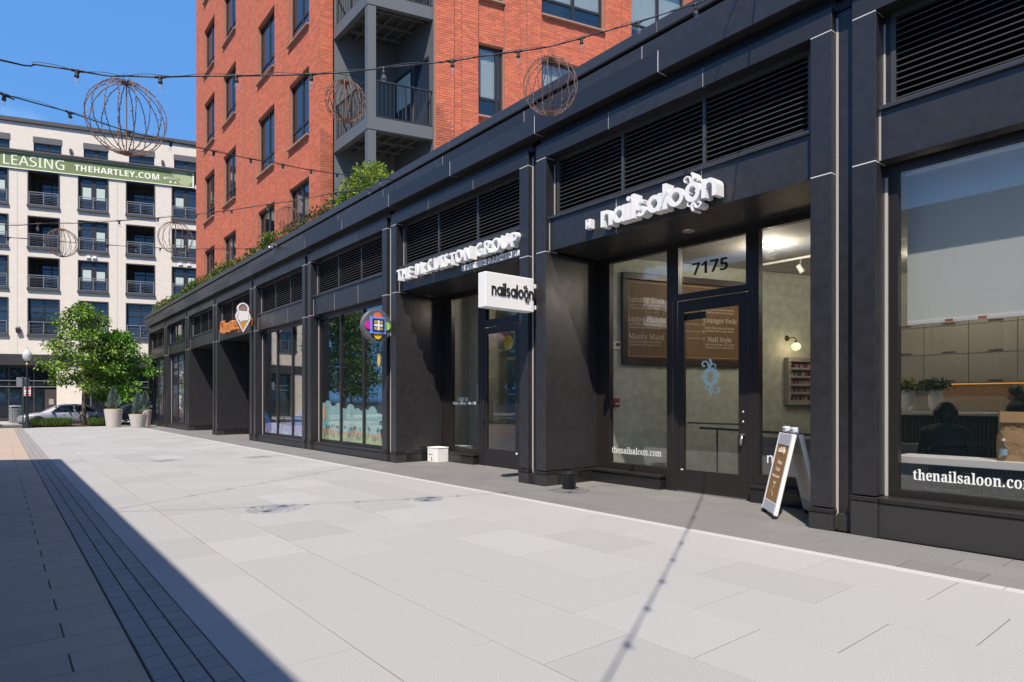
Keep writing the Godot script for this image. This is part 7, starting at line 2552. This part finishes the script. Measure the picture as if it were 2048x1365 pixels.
func car(called: String, label: String, at: Vector3, turn: float, paint: Color, rough: float) -> Node3D:
	# local x runs forward, z across
	var t := thing(called, label, "car", at, turn)
	var pm := mat("paint_" + called, paint, rough, 0.35, 0.6)
	pm.clearcoat_enabled = true
	pm.clearcoat = 0.6
	pm.clearcoat_roughness = 0.08
	# body shell: stations of x, bottom, shoulder, crown height, half width
	var st := [[-2.30, 0.42, 0.80, 0.86, 0.70], [-2.24, 0.30, 0.92, 0.98, 0.80], [-2.05, 0.24, 0.95, 1.03, 0.86], [-1.6, 0.22, 0.94, 1.02, 0.90], [-1.0, 0.20, 0.92, 0.98, 0.91], [-0.2, 0.20, 0.90, 0.96, 0.91], [0.6, 0.20, 0.89, 0.95, 0.91], [1.0, 0.20, 0.87, 0.95, 0.905], [1.5, 0.21, 0.82, 0.90, 0.90], [1.9, 0.22, 0.75, 0.83, 0.87], [2.2, 0.24, 0.66, 0.73, 0.79], [2.32, 0.32, 0.55, 0.60, 0.66]]
	var b := MB.new()
	var rings := []
	for s in st:
		var w: float = s[4]
		var prof := [Vector2(0.6 * w, s[1]), Vector2(0.92 * w, s[1] + 0.03), Vector2(0.985 * w, lerpf(s[1], s[2], 0.3)), Vector2(w, lerpf(s[1], s[2], 0.62)), Vector2(0.985 * w, lerpf(s[1], s[2], 0.88)), Vector2(0.95 * w, s[2]), Vector2(0.80 * w, lerpf(s[2], s[3], 0.7)), Vector2(0.4 * w, s[3])]
		var ring := []
		for p in prof:
			ring.append(Vector3(s[0], p.y, p.x))
		for k in range(prof.size() - 1, -1, -1):
			ring.append(Vector3(s[0], prof[k].y, -prof[k].x))
		rings.append(ring)
	for i in rings.size() - 1:
		for k in rings[0].size():
			var k2: int = (k + 1) % rings[0].size()
			b.quad(rings[i][k], rings[i + 1][k], rings[i + 1][k2], rings[i][k2])
	b.face(rings[0], Vector3.LEFT)
	b.face(rings[rings.size() - 1], Vector3.RIGHT)
	part(t, "body", b.done(true), pm)
	# cabin: roof and pillars in paint, glass set proud of it
	var cab := [[-1.92, 0.98, 0.99, 0.80, 0.74], [-1.45, 0.97, 1.20, 0.84, 0.66], [-0.95, 0.96, 1.365, 0.85, 0.62], [-0.4, 0.94, 1.425, 0.85, 0.62], [0.15, 0.93, 1.40, 0.85, 0.62], [0.55, 0.92, 1.28, 0.845, 0.64], [0.95, 0.92, 1.08, 0.835, 0.68], [1.22, 0.92, 0.93, 0.82, 0.74]]
	b = MB.new()
	rings = []
	for s in cab:
		rings.append([Vector3(s[0], s[1] - 0.05, s[3]), Vector3(s[0], s[1], s[3]), Vector3(s[0], lerpf(s[1], s[2], 0.85), lerpf(s[3], s[4], 0.8)), Vector3(s[0], s[2], s[4] * 0.86), Vector3(s[0], s[2] + 0.012, 0.0), Vector3(s[0], s[2], -s[4] * 0.86), Vector3(s[0], lerpf(s[1], s[2], 0.85), -lerpf(s[3], s[4], 0.8)), Vector3(s[0], s[1], -s[3]), Vector3(s[0], s[1] - 0.05, -s[3])])
	for i in rings.size() - 1:
		for k in 8:
			b.quad(rings[i][k], rings[i + 1][k], rings[i + 1][k + 1], rings[i][k + 1])
	part(t, "roof", b.done(true), pm)
	for sd in [1.0, -1.0]:
		var lo := func(x: float) -> Vector3: return Vector3(x, 0.955, sd * 0.853)
		var hi := func(x: float, y: float) -> Vector3: return Vector3(x, y, sd * (0.853 - (y - 0.955) * 0.48 + 0.012))
		for q in [[[-1.45, 0.97], [-0.42, 0.955], [-0.42, 1.33], [-0.95, 1.28]], [[-0.34, 0.955], [0.78, 0.945], [0.42, 1.22], [0.1, 1.315], [-0.34, 1.335]]]:
			var pts := []
			for p in q:
				pts.append(hi.call(p[0], p[1]))
			b = MB.new()
			b.face(pts, Vector3(0, 0.2, sd))
			part(t, "side_window", b.done(), M.dark_glass)
		for x in [-0.38, 0.72, -1.5]:
			bx(t, "door_seam", Vector3(x, 0.6, sd * 0.905), Vector3(0.008, 0.55, 0.012), M.black_rubber, 0.0)
		for x in [-1.0, 0.12]:
			bx(t, "door_handle", Vector3(x, 0.80, sd * 0.912), Vector3(0.16, 0.028, 0.03), pm, 0.008)
		bx(t, "mirror", Vector3(0.68, 0.99, sd * 0.96), Vector3(0.14, 0.13, 0.2), pm, 0.04)
		bx(t, "tail_light", Vector3(-2.2, 0.82, sd * 0.62), Vector3(0.14, 0.10, 0.36), mat("tail_red", Color(0.28, 0.01, 0.012), 0.2), 0.02)
		bx(t, "headlight", Vector3(2.1, 0.64, sd * 0.66), Vector3(0.26, 0.09, 0.26), M.steel, 0.03)
		for x in [-1.36, 1.36]:
			var wl := MB.new()
			var wb := Basis(Vector3.RIGHT, PI / 2 * sd)
			wl.lathe([Vector2(0.20, -0.1), Vector2(0.30, -0.1), Vector2(0.325, -0.08), Vector2(0.33, 0.0), Vector2(0.325, 0.07), Vector2(0.29, 0.095), Vector2(0.22, 0.09)], 26, Vector3(x, 0.33, sd * 0.80), wb)
			var tyre := part(t, "tyre", wl.done(true), M.black_rubber)
			wl = MB.new()
			wl.lathe([Vector2(0.22, 0.085), Vector2(0.215, 0.04), Vector2(0.0, 0.035)], 26, Vector3(x, 0.33, sd * 0.80), wb)
			for k in 5:
				var a := TAU * k / 5.0
				wl.box(Vector3(x + cos(a) * 0.11, 0.33 + sin(a) * 0.11, sd * 0.882), Vector3(0.2, 0.045, 0.02), Basis(Vector3.BACK, a))
			part(tyre, "rim", wl.done(), M.steel)
			wl = MB.new()
			wl.lathe([Vector2(0.0, 0.0), Vector2(0.37, 0.0)], 24, Vector3(x, 0.35, sd * 0.909), wb)
			part(t, "wheel_arch", wl.done(), M.black_rubber)
	var ws := MB.new()
	ws.face([Vector3(1.20, 0.955, 0.66), Vector3(1.20, 0.955, -0.66), Vector3(0.42, 1.335, -0.52), Vector3(0.42, 1.335, 0.52)], Vector3(1, 1, 0))
	part(t, "windscreen", ws.done(), M.dark_glass)
	ws = MB.new()
	ws.face([Vector3(-1.88, 1.01, 0.62), Vector3(-1.88, 1.01, -0.62), Vector3(-1.0, 1.375, -0.5), Vector3(-1.0, 1.375, 0.5)], Vector3(-1, 1, 0))
	part(t, "rear_window", ws.done(), M.dark_glass)
	bx(t, "bumper_trim", Vector3(-2.27, 0.42, 0), Vector3(0.08, 0.22, 1.3), M.black_plastic, 0.03)
	return t


func motorcycle(at: Vector3) -> void:
	var t := thing("motorcycle", "dark motorcycle parked between the pale planters", "motorcycle", at, 1.2)
	for x in [-0.68, 0.68]:
		var b := MB.new()
		b.lathe([Vector2(0.24, -0.05), Vector2(0.29, -0.045), Vector2(0.305, 0.0), Vector2(0.29, 0.045), Vector2(0.24, 0.05)], 24, Vector3(x, 0.30, 0), Basis(Vector3.RIGHT, PI / 2))
		var w := part(t, "tyre", b.done(true), M.black_rubber)
		b = MB.new()
		b.lathe([Vector2(0.0, 0.03), Vector2(0.07, 0.03), Vector2(0.07, -0.03), Vector2(0.0, -0.03)], 14, Vector3(x, 0.30, 0), Basis(Vector3.RIGHT, PI / 2))
		for k in 6:
			var a := TAU * k / 6.0
			b.box(Vector3(x + cos(a) * 0.13, 0.30 + sin(a) * 0.13, 0), Vector3(0.24, 0.02, 0.02), Basis(Vector3.BACK, a))
		part(w, "rim", b.done(), M.steel)
	var b := MB.new()
	b.tube([Vector3(0.68, 0.30, 0.08), Vector3(0.50, 0.95, 0.08)], 0.022, 6)
	b.tube([Vector3(0.68, 0.30, -0.08), Vector3(0.50, 0.95, -0.08)], 0.022, 6)
	b.tube([Vector3(-0.68, 0.30, 0.09), Vector3(-0.05, 0.36, 0.1), Vector3(0.42, 0.72, 0.04)], 0.025, 6)
	b.tube([Vector3(-0.68, 0.30, -0.09), Vector3(-0.05, 0.36, -0.1), Vector3(0.42, 0.72, -0.04)], 0.025, 6)
	part(t, "frame", b.done(), M.dark_metal)
	bx(t, "engine", Vector3(0.05, 0.42, 0), Vector3(0.42, 0.32, 0.26), M.dark_metal, 0.05)
	b = MB.new()
	b.lathe([Vector2(0.0, -0.28), Vector2(0.09, -0.25), Vector2(0.15, -0.05), Vector2(0.16, 0.1), Vector2(0.1, 0.26), Vector2(0.0, 0.28)], 16, Vector3(0.2, 0.78, 0), Basis(Vector3.BACK, -PI / 2 + 0.15))
	part(t, "tank", b.done(true), M.black_plastic)
	bx(t, "seat", Vector3(-0.35, 0.76, 0), Vector3(0.62, 0.11, 0.26), M.black_rubber, 0.04)
	b = MB.new()
	b.tube([Vector3(0.42, 1.04, 0.34), Vector3(0.50, 0.98, 0.1), Vector3(0.50, 0.98, -0.1), Vector3(0.42, 1.04, -0.34)], 0.016, 6)
	part(t, "handlebar", b.done(), M.steel)
	b = MB.new()
	b.tube([Vector3(0.1, 0.3, 0.17), Vector3(-0.2, 0.24, 0.18), Vector3(-0.85, 0.34, 0.19)], [0.025, 0.03, 0.05], 8)
	part(t, "exhaust", b.done(true), M.steel)
	b = MB.new()
	b.lathe([Vector2(0.0, 0.08), Vector2(0.08, 0.05), Vector2(0.095, 0.0), Vector2(0.0, -0.08)], 14, Vector3(0.60, 0.88, 0), Basis(Vector3.BACK, -PI / 2))
	part(t, "headlight", b.done(true), M.steel)


func reflected_things() -> void:
	# trees and a van round the corner: the shop windows mirror them
	var cols := [Color(0.06, 0.14, 0.022), Color(0.09, 0.18, 0.028), Color(0.045, 0.11, 0.02), Color(0.13, 0.22, 0.035)]
	var k := 0
	for p in [[-33.5, 15.5, "spreading tree nearest the low building's corner"], [-40.0, 19.0, "tall tree behind the low building's corner"], [-46.5, 13.0, "kerbside tree up the street"], [-55.0, 17.5, "tree beyond the street's far kerb"], [-49.5, 24.0, "farthest tree up the street"]]:
		tree(p[2], Vector3(p[0], 0.0, p[1]), 8.5 + k * 0.5, 3.0, 0.2, 4200, 90 + k, cols, 0.32, 0.75, "trees up the street")
		k += 1
	var van := thing("white_van", "white delivery van parked up the street", "van", Vector3(-29.5, 0.0, 19.5), 0.2)
	bx(van, "body", Vector3(-0.4, 1.25, 0), Vector3(4.2, 1.7, 1.9), M.white_paint, 0.12)
	bx(van, "bonnet", Vector3(2.05, 0.85, 0), Vector3(0.9, 0.9, 1.8), M.white_paint, 0.15)
	bx(van, "side_window", Vector3(1.2, 1.6, -0.952), Vector3(0.8, 0.5, 0.01), M.dark_glass, 0.0)
	for x in [-1.6, 1.6]:
		for sd in [-1.0, 1.0]:
			var w := MB.new()
			w.lathe([Vector2(0.0, 0.1), Vector2(0.3, 0.1), Vector2(0.34, 0.06), Vector2(0.34, -0.1), Vector2(0.0, -0.1)], 20, Vector3(x, 0.34, sd * 0.9), Basis(Vector3.RIGHT, PI / 2))
			part(van, "tyre", w.done(), M.black_rubber)
